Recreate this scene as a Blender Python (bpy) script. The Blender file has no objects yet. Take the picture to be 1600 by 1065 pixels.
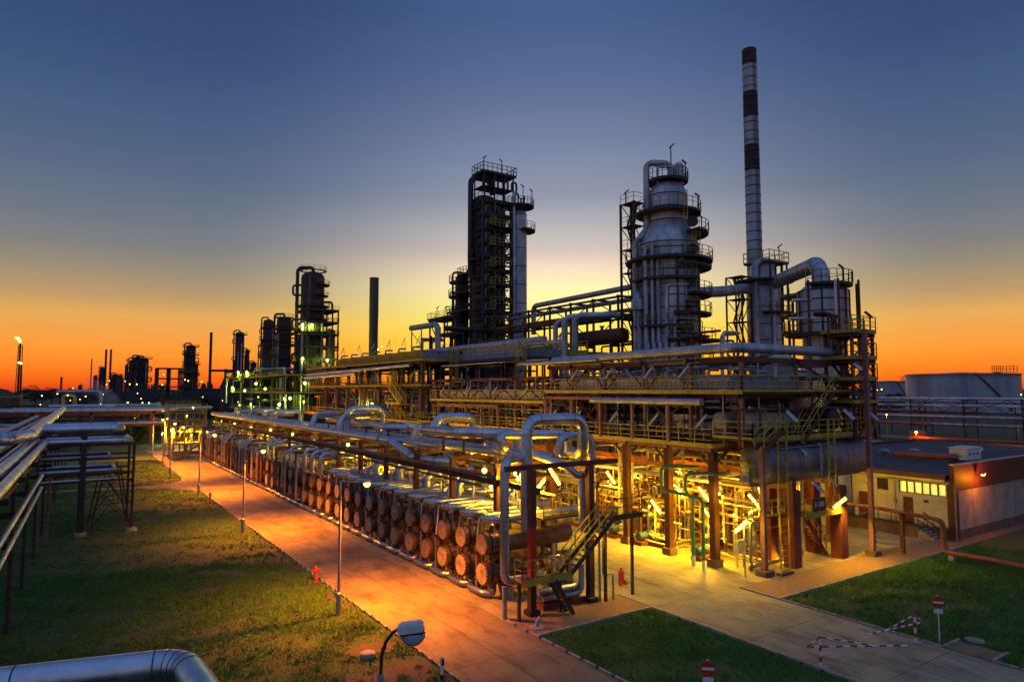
import bpy, math, random
import numpy as np
from mathutils import Vector, Matrix
R = math.radians
scene = bpy.context.scene
random.seed(7)

# ------------------------------------------------------------------ camera
cam_d = bpy.data.cameras.new('camera')
cam_d.sensor_width = 36.0
cam_d.lens = 36.0 * 1040 / 1600
cam_d.clip_start = 0.1
cam_d.clip_end = 9000
cam = bpy.data.objects.new('camera', cam_d)
scene.collection.objects.link(cam)
cam.location = (0, 0, 12.0)
cam.rotation_euler = (R(90) + math.atan(77.5 / 1040), 0, -R(33.9))
scene.camera = cam

# ------------------------------------------------------------------ sky, sun, exposure
scene.view_settings.view_transform = 'Standard'
scene.view_settings.look = 'None'
scene.view_settings.exposure = 0.0
scene.view_settings.gamma = 1.0
scene.cycles.use_denoising = True
scene.cycles.max_bounces = 6
scene.cycles.diffuse_bounces = 3
scene.cycles.glossy_bounces = 3
scene.cycles.transmission_bounces = 3
scene.cycles.volume_bounces = 1
scene.cycles.caustics_reflective = False
scene.cycles.caustics_refractive = False
scene.cycles.sample_clamp_indirect = 3.0
scene.cycles.use_light_tree = True

SUN_AZ = R(38.0)      # clockwise from +Y: behind the big columns
SUN_EL = R(1.0)


def lin(c):
    return tuple((x / 255 / 12.92) if x / 255 <= .04045 else ((x / 255 + .055) / 1.055) ** 2.4 for x in c) + (1,)


world = bpy.data.worlds.new('World')
scene.world = world
world.use_nodes = True
nt = world.node_tree
nt.nodes.clear()


def WN(t, **k):
    n = nt.nodes.new(t)
    for a, b in k.items():
        setattr(n, a, b)
    return n


def wmath(op, a, b=None, c=None):
    n = WN('ShaderNodeMath', operation=op)
    for i, x in enumerate((a, b, c)):
        if x is None:
            continue
        if hasattr(x, 'is_linked'):
            nt.links.new(x, n.inputs[i])
        else:
            n.inputs[i].default_value = x
    return n.outputs[0]


tc = WN('ShaderNodeTexCoord')
sep = WN('ShaderNodeSeparateXYZ')
nt.links.new(tc.outputs['Generated'], sep.inputs[0])
zc = wmath('MAXIMUM', sep.outputs['Z'], 0.0)
fac = wmath('SQRT', zc)
hl = wmath('SQRT', wmath('ADD', wmath('MULTIPLY', sep.outputs['X'], sep.outputs['X']), wmath('MULTIPLY', sep.outputs['Y'], sep.outputs['Y'])))
dt = wmath('DIVIDE', wmath('ADD', wmath('MULTIPLY', sep.outputs['X'], math.sin(SUN_AZ)), wmath('MULTIPLY', sep.outputs['Y'], math.cos(SUN_AZ))), wmath('MAXIMUM', hl, 1e-4))
ang = wmath('ARCCOSINE', wmath('MINIMUM', dt, 0.99999))


def ramp(stops):
    n = WN('ShaderNodeValToRGB')
    nt.links.new(fac, n.inputs[0])
    cr = n.color_ramp
    cr.interpolation = 'EASE'
    while len(cr.elements) < len(stops):
        cr.elements.new(0.5)
    for e, (p, c) in zip(cr.elements, stops):
        e.position = p
        e.color = lin(c)
    cr.interpolation = 'LINEAR'
    return n.outputs[0]


near = ramp([(0, (255, 105, 20)), (.1, (255, 150, 26)), (.196, (255, 190, 35)), (.277, (255, 222, 58)), (.325, (255, 238, 108)), (.37, (255, 245, 162)),
             (.40, (255, 236, 184)), (.43, (236, 215, 190)), (.454, (206, 193, 186)), (.49, (176, 177, 180)), (.53, (140, 148, 168)), (.57, (124, 136, 164)),
             (.604, (107, 123, 157)), (.66, (82, 103, 146)), (.71, (64, 90, 136)), (1, (92, 120, 182))])
away = ramp([(0, (205, 60, 22)), (.08, (235, 80, 22)), (.15, (250, 115, 28)), (.23, (252, 150, 48)), (.314, (226, 166, 86)), (.35, (186, 150, 100)),
             (.397, (148, 135, 116)), (.436, (121, 122, 124)), (.48, (102, 112, 130)), (.546, (77, 97, 129)), (.60, (63, 87, 126)), (.65, (51, 75, 118)), (.72, (40, 64, 108)), (1, (90, 118, 180))])
back = ramp([(0, (104, 94, 104)), (.2, (122, 112, 126)), (.4, (116, 122, 150)), (.6, (104, 128, 172)), (1, (98, 126, 186))])


def smooth(a0, a1):
    n = WN('ShaderNodeMapRange', interpolation_type='SMOOTHSTEP')
    nt.links.new(ang, n.inputs[0])
    n.inputs[1].default_value = a0
    n.inputs[2].default_value = a1
    return n.outputs[0]


def mixc(f, a, b, mode='MIX'):
    n = WN('ShaderNodeMix', data_type='RGBA', blend_type=mode)
    if hasattr(f, 'is_linked'):
        nt.links.new(f, n.inputs[0])
    else:
        n.inputs[0].default_value = f
    nt.links.new(a, n.inputs[6])
    nt.links.new(b, n.inputs[7])
    return n.outputs[2]


col = mixc(smooth(R(1), R(30)), near, away)
col = mixc(smooth(R(55), R(120)), col, back)
cmap = WN('ShaderNodeMapping')
cmap.inputs['Scale'].default_value = (2.2, 2.2, 26)
nt.links.new(tc.outputs['Generated'], cmap.inputs[0])
cnz = WN('ShaderNodeTexNoise')
cnz.inputs['Scale'].default_value = 1.6
cnz.inputs['Detail'].default_value = 5
nt.links.new(cmap.outputs[0], cnz.inputs[0])
cval = wmath('MULTIPLY_ADD', cnz.outputs[0], .09, .965)
cm = WN('ShaderNodeMix', data_type='RGBA', blend_type='MULTIPLY')
cm.inputs[0].default_value = 1
nt.links.new(col, cm.inputs[6])
nt.links.new(cval, cm.inputs[7])
col = cm.outputs[2]
sky = WN('ShaderNodeTexSky', sky_type='NISHITA')
sky.sun_disc = False
sky.sun_elevation = SUN_EL
sky.sun_rotation = SUN_AZ
bg1 = WN('ShaderNodeBackground')
nt.links.new(col, bg1.inputs[0])
bg1.inputs[1].default_value = 1.0
bg2 = WN('ShaderNodeBackground')
nt.links.new(sky.outputs[0], bg2.inputs[0])
bg2.inputs[1].default_value = 0.012
add = WN('ShaderNodeAddShader')
nt.links.new(bg1.outputs[0], add.inputs[0])
nt.links.new(bg2.outputs[0], add.inputs[1])
wo = WN('ShaderNodeOutputWorld')
nt.links.new(add.outputs[0], wo.inputs[0])

sun_d = bpy.data.lights.new('sun', 'SUN')
sun_d.energy = 0.12
sun_d.angle = R(3)
sun_d.color = (1, .55, .22)
sun = bpy.data.objects.new('sun', sun_d)
scene.collection.objects.link(sun)
d = Vector((math.sin(SUN_AZ) * math.cos(SUN_EL), math.cos(SUN_AZ) * math.cos(SUN_EL), math.sin(SUN_EL)))
sun.rotation_euler = d.to_track_quat('Z', 'Y').to_euler()
sun.location = (200, 260, 80)

# ------------------------------------------------------------------ materials
MATS = {}


def mat(name, base, rough=.6, metal=0.0, var=.25, scale=3.0, bump=0.0, bscale=30.0, emit=None, estr=0, base2=None, streak=False, rvar=.12, tint=0.0, panels=None):
    m = bpy.data.materials.new(name)
    m.use_nodes = True
    t = m.node_tree
    b = t.nodes['Principled BSDF']
    L = t.links
    b.inputs['Metallic'].default_value = metal
    b.inputs['Roughness'].default_value = rough
    b.inputs['Base Color'].default_value = (*base, 1)
    if emit:
        b.inputs['Emission Color'].default_value = (*emit, 1)
        b.inputs['Emission Strength'].default_value = estr
    else:
        co = t.nodes.new('ShaderNodeTexCoord')
        mp = t.nodes.new('ShaderNodeMapping')
        L.new(co.outputs['Object'], mp.inputs[0])
        if streak:
            mp.inputs['Scale'].default_value = (1, 1, .12)
        nz = t.nodes.new('ShaderNodeTexNoise')
        nz.inputs['Scale'].default_value = scale
        nz.inputs['Detail'].default_value = 6
        nz.inputs['Roughness'].default_value = .65
        L.new(mp.outputs[0], nz.inputs[0])
        rp = t.nodes.new('ShaderNodeValToRGB')
        c2 = base2 or tuple(x * (1 - var * 1.3) for x in base)
        rp.color_ramp.elements[0].position = .32
        rp.color_ramp.elements[0].color = (*c2, 1)
        rp.color_ramp.elements[1].position = .66
        rp.color_ramp.elements[1].color = (*[min(1, x * (1 + var * .5)) for x in base], 1)
        L.new(nz.outputs[0], rp.inputs[0])
        L.new(rp.outputs[0], b.inputs['Base Color'])
        if panels:
            sx_ = t.nodes.new('ShaderNodeSeparateXYZ')
            L.new(co.outputs['Object'], sx_.inputs[0])
            at = t.nodes.new('ShaderNodeMath')
            at.operation = 'ARCTAN2'
            L.new(sx_.outputs[1], at.inputs[0])
            L.new(sx_.outputs[0], at.inputs[1])
            cb = t.nodes.new('ShaderNodeCombineXYZ')
            L.new(at.outputs[0], cb.inputs[0])
            L.new(sx_.outputs[2], cb.inputs[1])
            bk = t.nodes.new('ShaderNodeTexBrick')
            bk.inputs['Scale'].default_value = 1
            bk.inputs['Brick Width'].default_value = panels[0]
            bk.inputs['Row Height'].default_value = panels[1]
            bk.inputs['Mortar Size'].default_value = .012
            bk.inputs['Color1'].default_value = (1, 1, 1, 1)
            bk.inputs['Color2'].default_value = (.72, .72, .74, 1)
            bk.inputs['Mortar'].default_value = (.42, .40, .40, 1)
            L.new(cb.outputs[0], bk.inputs[0])
            mx = t.nodes.new('ShaderNodeMix')
            mx.data_type = 'RGBA'
            mx.blend_type = 'MULTIPLY'
            mx.inputs[0].default_value = 1
            L.new(rp.outputs[0], mx.inputs[6])
            L.new(bk.outputs[0], mx.inputs[7])
            L.new(mx.outputs[2], b.inputs['Base Color'])
        if tint:
            oi = t.nodes.new('ShaderNodeObjectInfo')
            tr = t.nodes.new('ShaderNodeMapRange')
            tr.inputs[3].default_value = 1 - tint
            tr.inputs[4].default_value = 1 + tint * .5
            L.new(oi.outputs['Random'], tr.inputs[0])
            mx = t.nodes.new('ShaderNodeMix')
            mx.data_type = 'RGBA'
            mx.blend_type = 'MULTIPLY'
            mx.inputs[0].default_value = 1
            L.new(rp.outputs[0], mx.inputs[6])
            L.new(tr.outputs[0], mx.inputs[7])
            L.new(mx.outputs[2], b.inputs['Base Color'])
            oa = t.nodes.new('ShaderNodeVectorMath')
            oa.operation = 'ADD'
            om = t.nodes.new('ShaderNodeMath')
            om.operation = 'MULTIPLY'
            om.inputs[1].default_value = 37
            L.new(oi.outputs['Random'], om.inputs[0])
            L.new(co.outputs['Object'], oa.inputs[0])
            L.new(om.outputs[0], oa.inputs[1])
            L.new(oa.outputs[0], mp.inputs[0])
        mr = t.nodes.new('ShaderNodeMapRange')
        mr.inputs[3].default_value = max(.05, rough - rvar)
        mr.inputs[4].default_value = min(1, rough + rvar)
        L.new(nz.outputs[0], mr.inputs[0])
        L.new(mr.outputs[0], b.inputs['Roughness'])
        if bump:
            n2 = t.nodes.new('ShaderNodeTexNoise')
            n2.inputs['Scale'].default_value = bscale
            n2.inputs['Detail'].default_value = 4
            L.new(co.outputs['Object'], n2.inputs[0])
            bp = t.nodes.new('ShaderNodeBump')
            bp.inputs['Strength'].default_value = bump
            bp.inputs['Distance'].default_value = .05
            L.new(n2.outputs[0], bp.inputs['Height'])
            L.new(bp.outputs[0], b.inputs['Normal'])
    MATS[name] = m
    return m


mat('cladding', (.60, .62, .66), .36, 1.0, .22, 1.3, .12, 6)
mat('cladding_dull', (.48, .48, .50), .5, .6, .3, 1.0, .12, 5, streak=True)
mat('tower_cladding', (.58, .59, .63), .46, .4, .45, .7, .14, 3, streak=True, panels=(.62, 1.15))
mat('seam', (.10, .10, .11), .6, .6)
mat('shell_brown', (.19, .115, .08), .5, .45, .45, 1.6, .15, 8, tint=.35)
mat('channel_face', (.32, .24, .165), .62, .1, .45, 2.2, .12, 10, tint=.4)
mat('red_oxide', (.13, .034, .022), .6, .05, .3, 1.5, .1, 12)
mat('pink_primer', (.30, .13, .10), .6, .05, .3, 1.2, .1, 12)
mat('dark_steel', (.055, .040, .036), .6, .3, .35, 1.5)
mat('dark_iron', (.025, .022, .022), .65, .3, .3, 2)
mat('yellow_paint', (.62, .43, .03), .55, 0, .3, 2.0)
mat('yellow_dull', (.44, .31, .03), .6, 0, .3, 2.0)
mat('green_paint', (.02, .16, .07), .45, 0, .25, 2.0)
mat('red_paint', (.48, .03, .015), .5, 0, .3, 1.5)
mat('white_paint', (.72, .70, .68), .55, 0, .15, 2)
mat('grey_paint', (.30, .31, .33), .55, .1, .25, 1.2)
mat('galvanised', (.38, .39, .41), .5, .8, .25, 3)
mat('fireproofing', (.085, .024, .014), .85, 0, .3, 1.2, .35, 9)
mat('pier_red', (.20, .045, .022), .85, 0, .35, 1.0, .3, 9)
mat('concrete', (.33, .31, .28), .85, 0, .3, .7, .3, 12)
mat('rust_pipe', (.40, .11, .035), .5, .1, .3, 1.5)
mat('drum_grey', (.20, .21, .24), .5, .4, .4, .8, .15, 3, streak=True)
mat('cream_paint', (.52, .45, .33), .6, 0, .2, 1.5)
mat('black_plate', (.02, .02, .022), .5)
mat('blue_paint', (.03, .07, .2), .5)
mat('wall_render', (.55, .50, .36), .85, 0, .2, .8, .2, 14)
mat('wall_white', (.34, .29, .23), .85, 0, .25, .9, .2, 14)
mat('fascia_red', (.09, .016, .012), .6, 0, .25, 1.5)
mat('door_brown', (.13, .035, .02), .5, 0, .25, 3)
mat('plinth_brown', (.14, .09, .06), .9, 0, .3, 1.2, .3, 12)
mat('roof_felt', (.045, .05, .065), .9, 0, .3, 1.5, .4, 10)
mat('tank_white', (.42, .44, .48), .6, .1, .35, .10, streak=True)
mat('kerb_stone', (.30, .28, .25), .9, 0, .3, 1.5, .3, 12)
mat('brick_paving', (.22, .13, .08), .9, 0, .35, 6, .5, 20)
mat('stack_concrete', (.50, .50, .52), .8, 0, .4, .5, streak=True)
mat('stack_red', (.075, .014, .010), .75, 0, .45, .6, streak=True)
mat('stack_dark', (.10, .085, .075), .85, 0, .4, .4, streak=True)
mat('far_steel', (.05, .045, .05), .7, .2, .3, .3)
mat('bark', (.05, .035, .02), .9, 0, .3, 3)
mat('leaf', (.045, .075, .02), .8, 0, .5, .8)
mat('grass_blade', (.060, .18, .012), .8, 0, .5, .8, base2=(.068, .135, .014))
mat('lens_clear', (.55, .56, .6), .25, .1, .1)
mat('glass_dark', (.06, .055, .045), .12, 0, .2)
mat('lit_tube', (1, .8, .4), emit=(1, .72, .10), estr=4.2)
mat('lit_bulb', (1, .8, .4), emit=(1, .72, .16), estr=5)
mat('lit_sodium', (1, .6, .2), emit=(1, .42, .05), estr=14)
mat('lit_white', (1, .9, .7), emit=(1, .78, .36), estr=8)
mat('lit_green', (.9, 1, .6), emit=(.55, 1, .16), estr=9)
mat('lit_window', (.9, .9, .3), emit=(.72, .80, .10), estr=1.0)
lw = MATS['lit_window'].node_tree
lco = lw.nodes.new('ShaderNodeTexCoord')
lmp = lw.nodes.new('ShaderNodeMapping')
lmp.inputs['Scale'].default_value = (1, 1.7, .5)
lw.links.new(lco.outputs['Object'], lmp.inputs[0])
lnz = lw.nodes.new('ShaderNodeTexNoise')
lnz.inputs['Scale'].default_value = 1.4
lw.links.new(lmp.outputs[0], lnz.inputs[0])
lrp = lw.nodes.new('ShaderNodeValToRGB')
lrp.color_ramp.elements[0].position = .35
lrp.color_ramp.elements[0].color = (.34, .40, .06, 1)
lrp.color_ramp.elements[1].position = .62
lrp.color_ramp.elements[1].color = (.95, .95, .16, 1)
lw.links.new(lnz.outputs[0], lrp.inputs[0])
lw.links.new(lrp.outputs[0], lw.nodes['Principled BSDF'].inputs['Emission Color'])
mat('flame', (1, .7, .3), emit=(1, .55, .16), estr=3.5)


def grid_mat(name, base, base2, sx, sy, joint=(.05, .045, .04), mortar=.022, rough=.82, offs=(0, 0)):
    """concrete slabs: stains + joints on a rectangular grid in object space"""
    m = mat(name, base, rough, 0, .3, .35, .35, 25, base2=base2)
    t = m.node_tree
    L = t.links
    b = t.nodes['Principled BSDF']
    src = b.inputs['Base Color'].links[0].from_socket
    co = [n for n in t.nodes if n.bl_idname == 'ShaderNodeTexCoord'][0]
    mp = t.nodes.new('ShaderNodeMapping')
    mp.inputs['Location'].default_value = (offs[0], offs[1], 0)
    L.new(co.outputs['Object'], mp.inputs[0])
    br = t.nodes.new('ShaderNodeTexBrick')
    br.offset = 0
    br.squash = 1
    br.inputs['Scale'].default_value = 1
    br.inputs['Brick Width'].default_value = sx
    br.inputs['Row Height'].default_value = sy
    br.inputs['Mortar Size'].default_value = mortar
    br.inputs['Mortar Smooth'].default_value = .4
    br.inputs['Color1'].default_value = (1, 1, 1, 1)
    br.inputs['Color2'].default_value = (.91, .91, .91, 1)
    br.inputs['Mortar'].default_value = (.16, .14, .12, 1)
    L.new(mp.outputs[0], br.inputs[0])
    # broad dark oil stains
    n3 = t.nodes.new('ShaderNodeTexNoise')
    n3.inputs['Scale'].default_value = .9
    n3.inputs['Detail'].default_value = 7
    n3.inputs['Roughness'].default_value = .7
    mp3 = t.nodes.new('ShaderNodeMapping')
    mp3.inputs['Scale'].default_value = (1.2, .35, 1)
    L.new(co.outputs['Object'], mp3.inputs[0])
    L.new(mp3.outputs[0], n3.inputs[0])
    r3 = t.nodes.new('ShaderNodeValToRGB')
    r3.color_ramp.elements[0].position = .33
    r3.color_ramp.elements[0].color = (.46, .42, .38, 1)
    r3.color_ramp.elements[1].position = .5
    r3.color_ramp.elements[1].color = (1, 1, 1, 1)
    L.new(n3.outputs[0], r3.inputs[0])
    prev = src
    for o in (br.outputs[0], r3.outputs[0]):
        mx = t.nodes.new('ShaderNodeMix')
        mx.data_type = 'RGBA'
        mx.blend_type = 'MULTIPLY'
        mx.inputs[0].default_value = 1
        L.new(prev, mx.inputs[6])
        L.new(o, mx.inputs[7])
        prev = mx.outputs[2]
    L.new(prev, b.inputs['Base Color'])
    return m


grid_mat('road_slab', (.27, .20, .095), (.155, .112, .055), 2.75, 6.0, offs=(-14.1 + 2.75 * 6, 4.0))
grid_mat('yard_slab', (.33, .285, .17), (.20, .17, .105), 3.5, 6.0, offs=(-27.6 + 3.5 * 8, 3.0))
mat('lawn_soil', (.030, .075, .008), .95, 0, .4, .9, .6, 14, base2=(.036, .046, .010))
mat('soil', (.085, .058, .036), .95, 0, .4, .5, .7, 8)
mat('terrain', (.030, .036, .014), .95, 0, .4, .05, .3, 2)
M = MATS

# ------------------------------------------------------------------ mesh builder


class MB:
    def __init__(s):
        s.v, s.f, s.mi, s.sm, s.mats = [], [], [], [], []

    def m(s, n):
        if n not in s.mats:
            s.mats.append(n)
        return s.mats.index(n)

    def face(s, idx, m, sm=False):
        s.f.append(tuple(idx))
        s.mi.append(s.m(m))
        s.sm.append(sm)

    def box(s, x0, x1, y0, y1, z0, z1, m):
        b = len(s.v)
        s.v += [(x0, y0, z0), (x1, y0, z0), (x1, y1, z0), (x0, y1, z0), (x0, y0, z1), (x1, y0, z1), (x1, y1, z1), (x0, y1, z1)]
        for q in ((3, 2, 1, 0), (4, 5, 6, 7), (0, 1, 5, 4), (1, 2, 6, 5), (2, 3, 7, 6), (3, 0, 4, 7)):
            s.face([b + i for i in q], m)
        return s

    def bar(s, p, q, w, h, m, up=None):
        p, q = Vector(p), Vector(q)
        a = q - p
        if a.length < 1e-6:
            return s
        a.normalize()
        u = Vector(up) if up else (Vector((0, 0, 1)) if abs(a.z) < .95 else Vector((0, 1, 0)))
        sd = a.cross(u).normalized()
        u = sd.cross(a).normalized()
        b = len(s.v)
        for c in (p, q):
            for i, j in ((-1, -1), (1, -1), (1, 1), (-1, 1)):
                s.v.append(tuple(c + sd * (i * w / 2) + u * (j * h / 2)))
        for f in ((0, 1, 2, 3), (7, 6, 5, 4), (0, 4, 5, 1), (1, 5, 6, 2), (2, 6, 7, 3), (3, 7, 4, 0)):
            s.face([b + i for i in f], m)
        return s

    def ring_sweep(s, pts, rad, m, n=10, caps=True):
        """sweep circle along a polyline; rad number or list"""
        P = [Vector(p) for p in pts]
        k = len(P)
        rr = rad if isinstance(rad, (list, tuple)) else [rad] * k
        T = []
        for i in range(k):
            a = P[min(i + 1, k - 1)] - P[max(i - 1, 0)]
            if a.length < 1e-9:
                a = Vector((0, 0, 1))
            T.append(a.normalized())
        t = T[0]
        u = Vector((0, 0, 1)) if abs(t.z) < .9 else Vector((1, 0, 0))
        nrm = (u - t * u.dot(t)).normalized()
        b = len(s.v)
        ends = []
        for i in range(k):
            nrm = (nrm - T[i] * nrm.dot(T[i]))
            nrm.normalize()
            bn = T[i].cross(nrm)
            rg = [tuple(P[i] + (nrm * math.cos(2 * math.pi * j / n) + bn * math.sin(2 * math.pi * j / n)) * rr[i]) for j in range(n)]
            s.v += rg
            if i in (0, k - 1):
                ends.append(rg)
        for i in range(k - 1):
            for j in range(n):
                a0, a1 = b + i * n + j, b + i * n + (j + 1) % n
                s.face((a0, a1, a1 + n, a0 + n), m, True)
        if caps:
            for e, rg in enumerate(ends):
                c = len(s.v)
                s.v += rg
                q = list(range(c, c + n))
                s.face(q[::-1] if e == 0 else q, m)
        return s

    def tube(s, pts, r, m, n=10, R_=None, seams=0, caps=True, sm='seam', ends=False):
        """pipe along corner points with rounded elbows; seams = spacing of cladding joints"""
        P = [Vector(p) for p in pts]
        R_ = R_ if R_ is not None else 2.2 * r
        out = [P[0]]
        elbows = []
        for i in range(1, len(P) - 1):
            a, b_ = P[i - 1] - P[i], P[i + 1] - P[i]
            la, lb = a.length, b_.length
            if la < 1e-6 or lb < 1e-6:
                continue
            a.normalize()
            b_.normalize()
            an = a.angle(b_)
            if an > math.pi - .02:
                continue
            dd = min(R_ / math.tan(an / 2), la * .49, lb * .49)
            rr = dd * math.tan(an / 2)
            c = P[i] + (a + b_).normalized() * (rr / math.sin(an / 2))
            p0, p1 = P[i] + a * dd, P[i] + b_ * dd
            v0, v1 = p0 - c, p1 - c
            tot = math.pi - an
            kk = max(3, int(tot / (math.pi / 2) * 6))
            ax = v0.cross(v1).normalized()
            arc = [c + Matrix.Rotation(tot * j / kk, 3, ax) @ v0 for j in range(kk + 1)]
            elbows.append(arc)
            out += arc
        out.append(P[-1])
        s.ring_sweep(out, r, m, n, caps)
        if seams:
            w = max(.012, r * .04)
            seams *= 1.7
            for i in range(len(out) - 1):
                seg = out[i + 1] - out[i]
                if seg.length > seams * .7:
                    k = max(1, int(seg.length / seams))
                    dr = seg.normalized()
                    for j in range(k + 1):
                        c = out[i] + seg * ((j + .02) / (k + .04))
                        s.ring_sweep([c - dr * w, c + dr * w], r * 1.012 + .003, sm, n, True)
            for arc in elbows:
                for j in range(1, len(arc) - 1):
                    dr = (arc[j + 1] - arc[j - 1]).normalized()
                    s.ring_sweep([arc[j] - dr * w * .6, arc[j] + dr * w * .6], r * 1.01 + .003, sm, n, True)
        return s

    def lathe(s, prof, o, m, n=24, axis=(0, 0, 1), cap0=True, cap1=True):
        """prof: (radius, height) along axis from o"""
        a = Vector(axis).normalized()
        u = Vector((1, 0, 0)) if abs(a.x) < .9 else Vector((0, 1, 0))
        u = (u - a * u.dot(a)).normalized()
        w = a.cross(u)
        o = Vector(o)
        # duplicate rings at hard corners keeps shading crisp
        for i in range(len(prof) - 1):
            b = len(s.v)
            for (r_, h) in prof[i:i + 2]:
                for j in range(n):
                    an = 2 * math.pi * j / n
                    s.v.append(tuple(o + a * h + (u * math.cos(an) + w * math.sin(an)) * r_))
            for j in range(n):
                s.face((b + j, b + (j + 1) % n, b + n + (j + 1) % n, b + n + j), m, True)
        for e, on in ((0, cap0), (-1, cap1)):
            r_, h = prof[e]
            if on and r_ > 1e-4:
                b = len(s.v)
                for j in range(n):
                    an = 2 * math.pi * j / n
                    s.v.append(tuple(o + a * h + (u * math.cos(an) + w * math.sin(an)) * r_))
                q = list(range(b, b + n))
                s.face(q[::-1] if e == 0 else q, m)
        return s

    def dome(s, o, r, h, m, n=24, axis=(0, 0, 1), k=6):
        s.ring_sweep_profile([(r * math.cos(math.pi / 2 * i / k), h * math.sin(math.pi / 2 * i / k)) for i in range(k + 1)], o, m, n, axis)
        return s

    def ring_sweep_profile(s, prof, o, m, n, axis):
        a = Vector(axis).normalized()
        u = Vector((1, 0, 0)) if abs(a.x) < .9 else Vector((0, 1, 0))
        u = (u - a * u.dot(a)).normalized()
        w = a.cross(u)
        o = Vector(o)
        b = len(s.v)
        for (r_, h) in prof:
            for j in range(n):
                an = 2 * math.pi * j / n
                s.v.append(tuple(o + a * h + (u * math.cos(an) + w * math.sin(an)) * max(r_, 1e-4)))
        for i in range(len(prof) - 1):
            for j in range(n):
                s.face((b + i * n + j, b + i * n + (j + 1) % n, b + (i + 1) * n + (j + 1) % n, b + (i + 1) * n + j), m, True)

    def rail(s, pts, m='yellow_paint', h=1.1, w=.05, sp=1.5, closed=False, toe=True, mids=(.55,)):
        P = [Vector(p) for p in pts]
        if closed:
            P.append(P[0])
        up = Vector((0, 0, 1))
        for a, b in zip(P, P[1:]):
            L = (b - a).length
            if L < .05:
                continue
            s.bar(a + up * h, b + up * h, w, w, m)
            for q in mids:
                s.bar(a + up * h * q, b + up * h * q, w * .8, w * .8, m)
            if toe:
                s.bar(a + up * .09, b + up * .09, .02, .16, m)
            k = max(1, round(L / sp))
            for j in range(k + 1):
                c = a + (b - a) * (j / k)
                s.bar(c + up * .01, c + up * (h - .01), w, w, m)
        return s

    def ladder(s, x, y, z0, z1, m='yellow_paint', dx=0.0, dy=.4, cage=False):
        p = Vector((x, y, 0))
        e = Vector((dx, dy, 0)) / 2
        for k in (-1, 1):
            c = p + e * k
            s.bar((c.x, c.y, z0), (c.x, c.y, z1), .05, .05, m)
        z = z0 + .2
        while z < z1:
            s.bar((x - e.x, y - e.y, z), (x + e.x, y + e.y, z), .03, .03, m)
            z += .35
        return s

    def stair(s, p, q, wid, m, mr='yellow_paint', steps=None):
        """flight from p (low) to q (high); width across"""
        p, q = Vector(p), Vector(q)
        hor = Vector((q.x - p.x, q.y - p.y, 0)).normalized()
        sd = Vector((-hor.y, hor.x, 0)) * (wid / 2)
        for k in (-1, 1):
            s.bar(p + sd * k, q + sd * k, .06, .24, m)
        n = steps or max(3, int((q.z - p.z) / .22))
        for i in range(1, n):
            c = p + (q - p) * (i / n)
            s.bar(c - sd * .94, c + sd * .94, .24, .04, m)
        return s

    def stair_rail(s, p, q, wid, mr='yellow_paint', h=1.05):
        p, q = Vector(p), Vector(q)
        hor = Vector((q.x - p.x, q.y - p.y, 0)).normalized()
        sd = Vector((-hor.y, hor.x, 0)) * (wid / 2)
        up = Vector((0, 0, 1))
        for k in (-1, 1):
            for f in (1, .55):
                s.bar(p + sd * k + up * h * f, q + sd * k + up * h * f, .06, .06, mr)
            n = max(2, int((q - p).length / 1.2))
            for i in range(n + 1):
                c = p + sd * k + (q - p) * (i / n)
                s.bar(c + up * .1, c + up * (h - .02), .05, .05, mr)
        return s

    SPLIT = {'landing', 'support', 'nozzle', 'valve', 'saddle', 'plinth', 'leg', 'manway', 'outlet', 'drop', 'roof_vent', 'post', 'railing', 'balcony', 'wheel', 'vent', 'ladder', 'head', 'roof_vessel', 'footing', 'stair', 'deck'}

    def pieces(s):
        # groups of faces whose boxes touch
        n = len(s.v)
        par = list(range(n))

        def fd(i):
            while par[i] != i:
                par[i] = par[par[i]]
                i = par[i]
            return i
        for f in s.f:
            a = fd(f[0])
            for i in f[1:]:
                par[fd(i)] = a
        isl = {}
        for i in range(n):
            isl.setdefault(fd(i), []).append(i)
        keys = list(isl)
        if len(keys) > 900:
            return [s]
        V = np.array(s.v)
        lo = np.array([V[isl[k]].min(0) for k in keys]) - .03
        hi = np.array([V[isl[k]].max(0) for k in keys]) + .03
        g = list(range(len(keys)))

        def fg(i):
            while g[i] != i:
                g[i] = g[g[i]]
                i = g[i]
            return i
        for i in range(len(keys)):
            hit = np.nonzero(((lo[i] <= hi) & (lo <= hi[i])).all(1))[0]
            for j in hit:
                g[fg(int(j))] = fg(i)
        grp = {k: fg(i) for i, k in enumerate(keys)}
        if len(set(grp.values())) == 1:
            return [s]
        out = {}
        for f, mi, sm in zip(s.f, s.mi, s.sm):
            q = grp[fd(f[0])]
            b, mp = out.setdefault(q, (MB(), {}))
            idx = []
            for i in f:
                if i not in mp:
                    mp[i] = len(b.v)
                    b.v.append(s.v[i])
                idx.append(mp[i])
            b.face(idx, s.mats[mi], sm)
        return [b for b, _ in out.values()]

    def build(s, name, parent=None, label=None, whole=False):
        if not whole and parent is not None and name in s.SPLIT:
            ps = s.pieces()
            if 1 < len(ps) <= 40:
                return [p.build(name, parent, label, True) for p in ps][0]
        me = bpy.data.meshes.new(name)
        off = Vector((0, 0, 0))
        p = parent
        while p is not None:
            off += p.location
            p = p.parent
        vs = np.array(s.v, dtype=np.float64) - np.array(off)
        me.from_pydata(vs.tolist(), [], s.f)
        for n in s.mats:
            me.materials.append(M[n])
        me.polygons.foreach_set('material_index', s.mi)
        me.polygons.foreach_set('use_smooth', s.sm)
        me.update()
        o = bpy.data.objects.new(name, me)
        scene.collection.objects.link(o)
        if parent is not None:
            o.parent = parent
        if label:
            o['label'] = label
        return o


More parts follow.
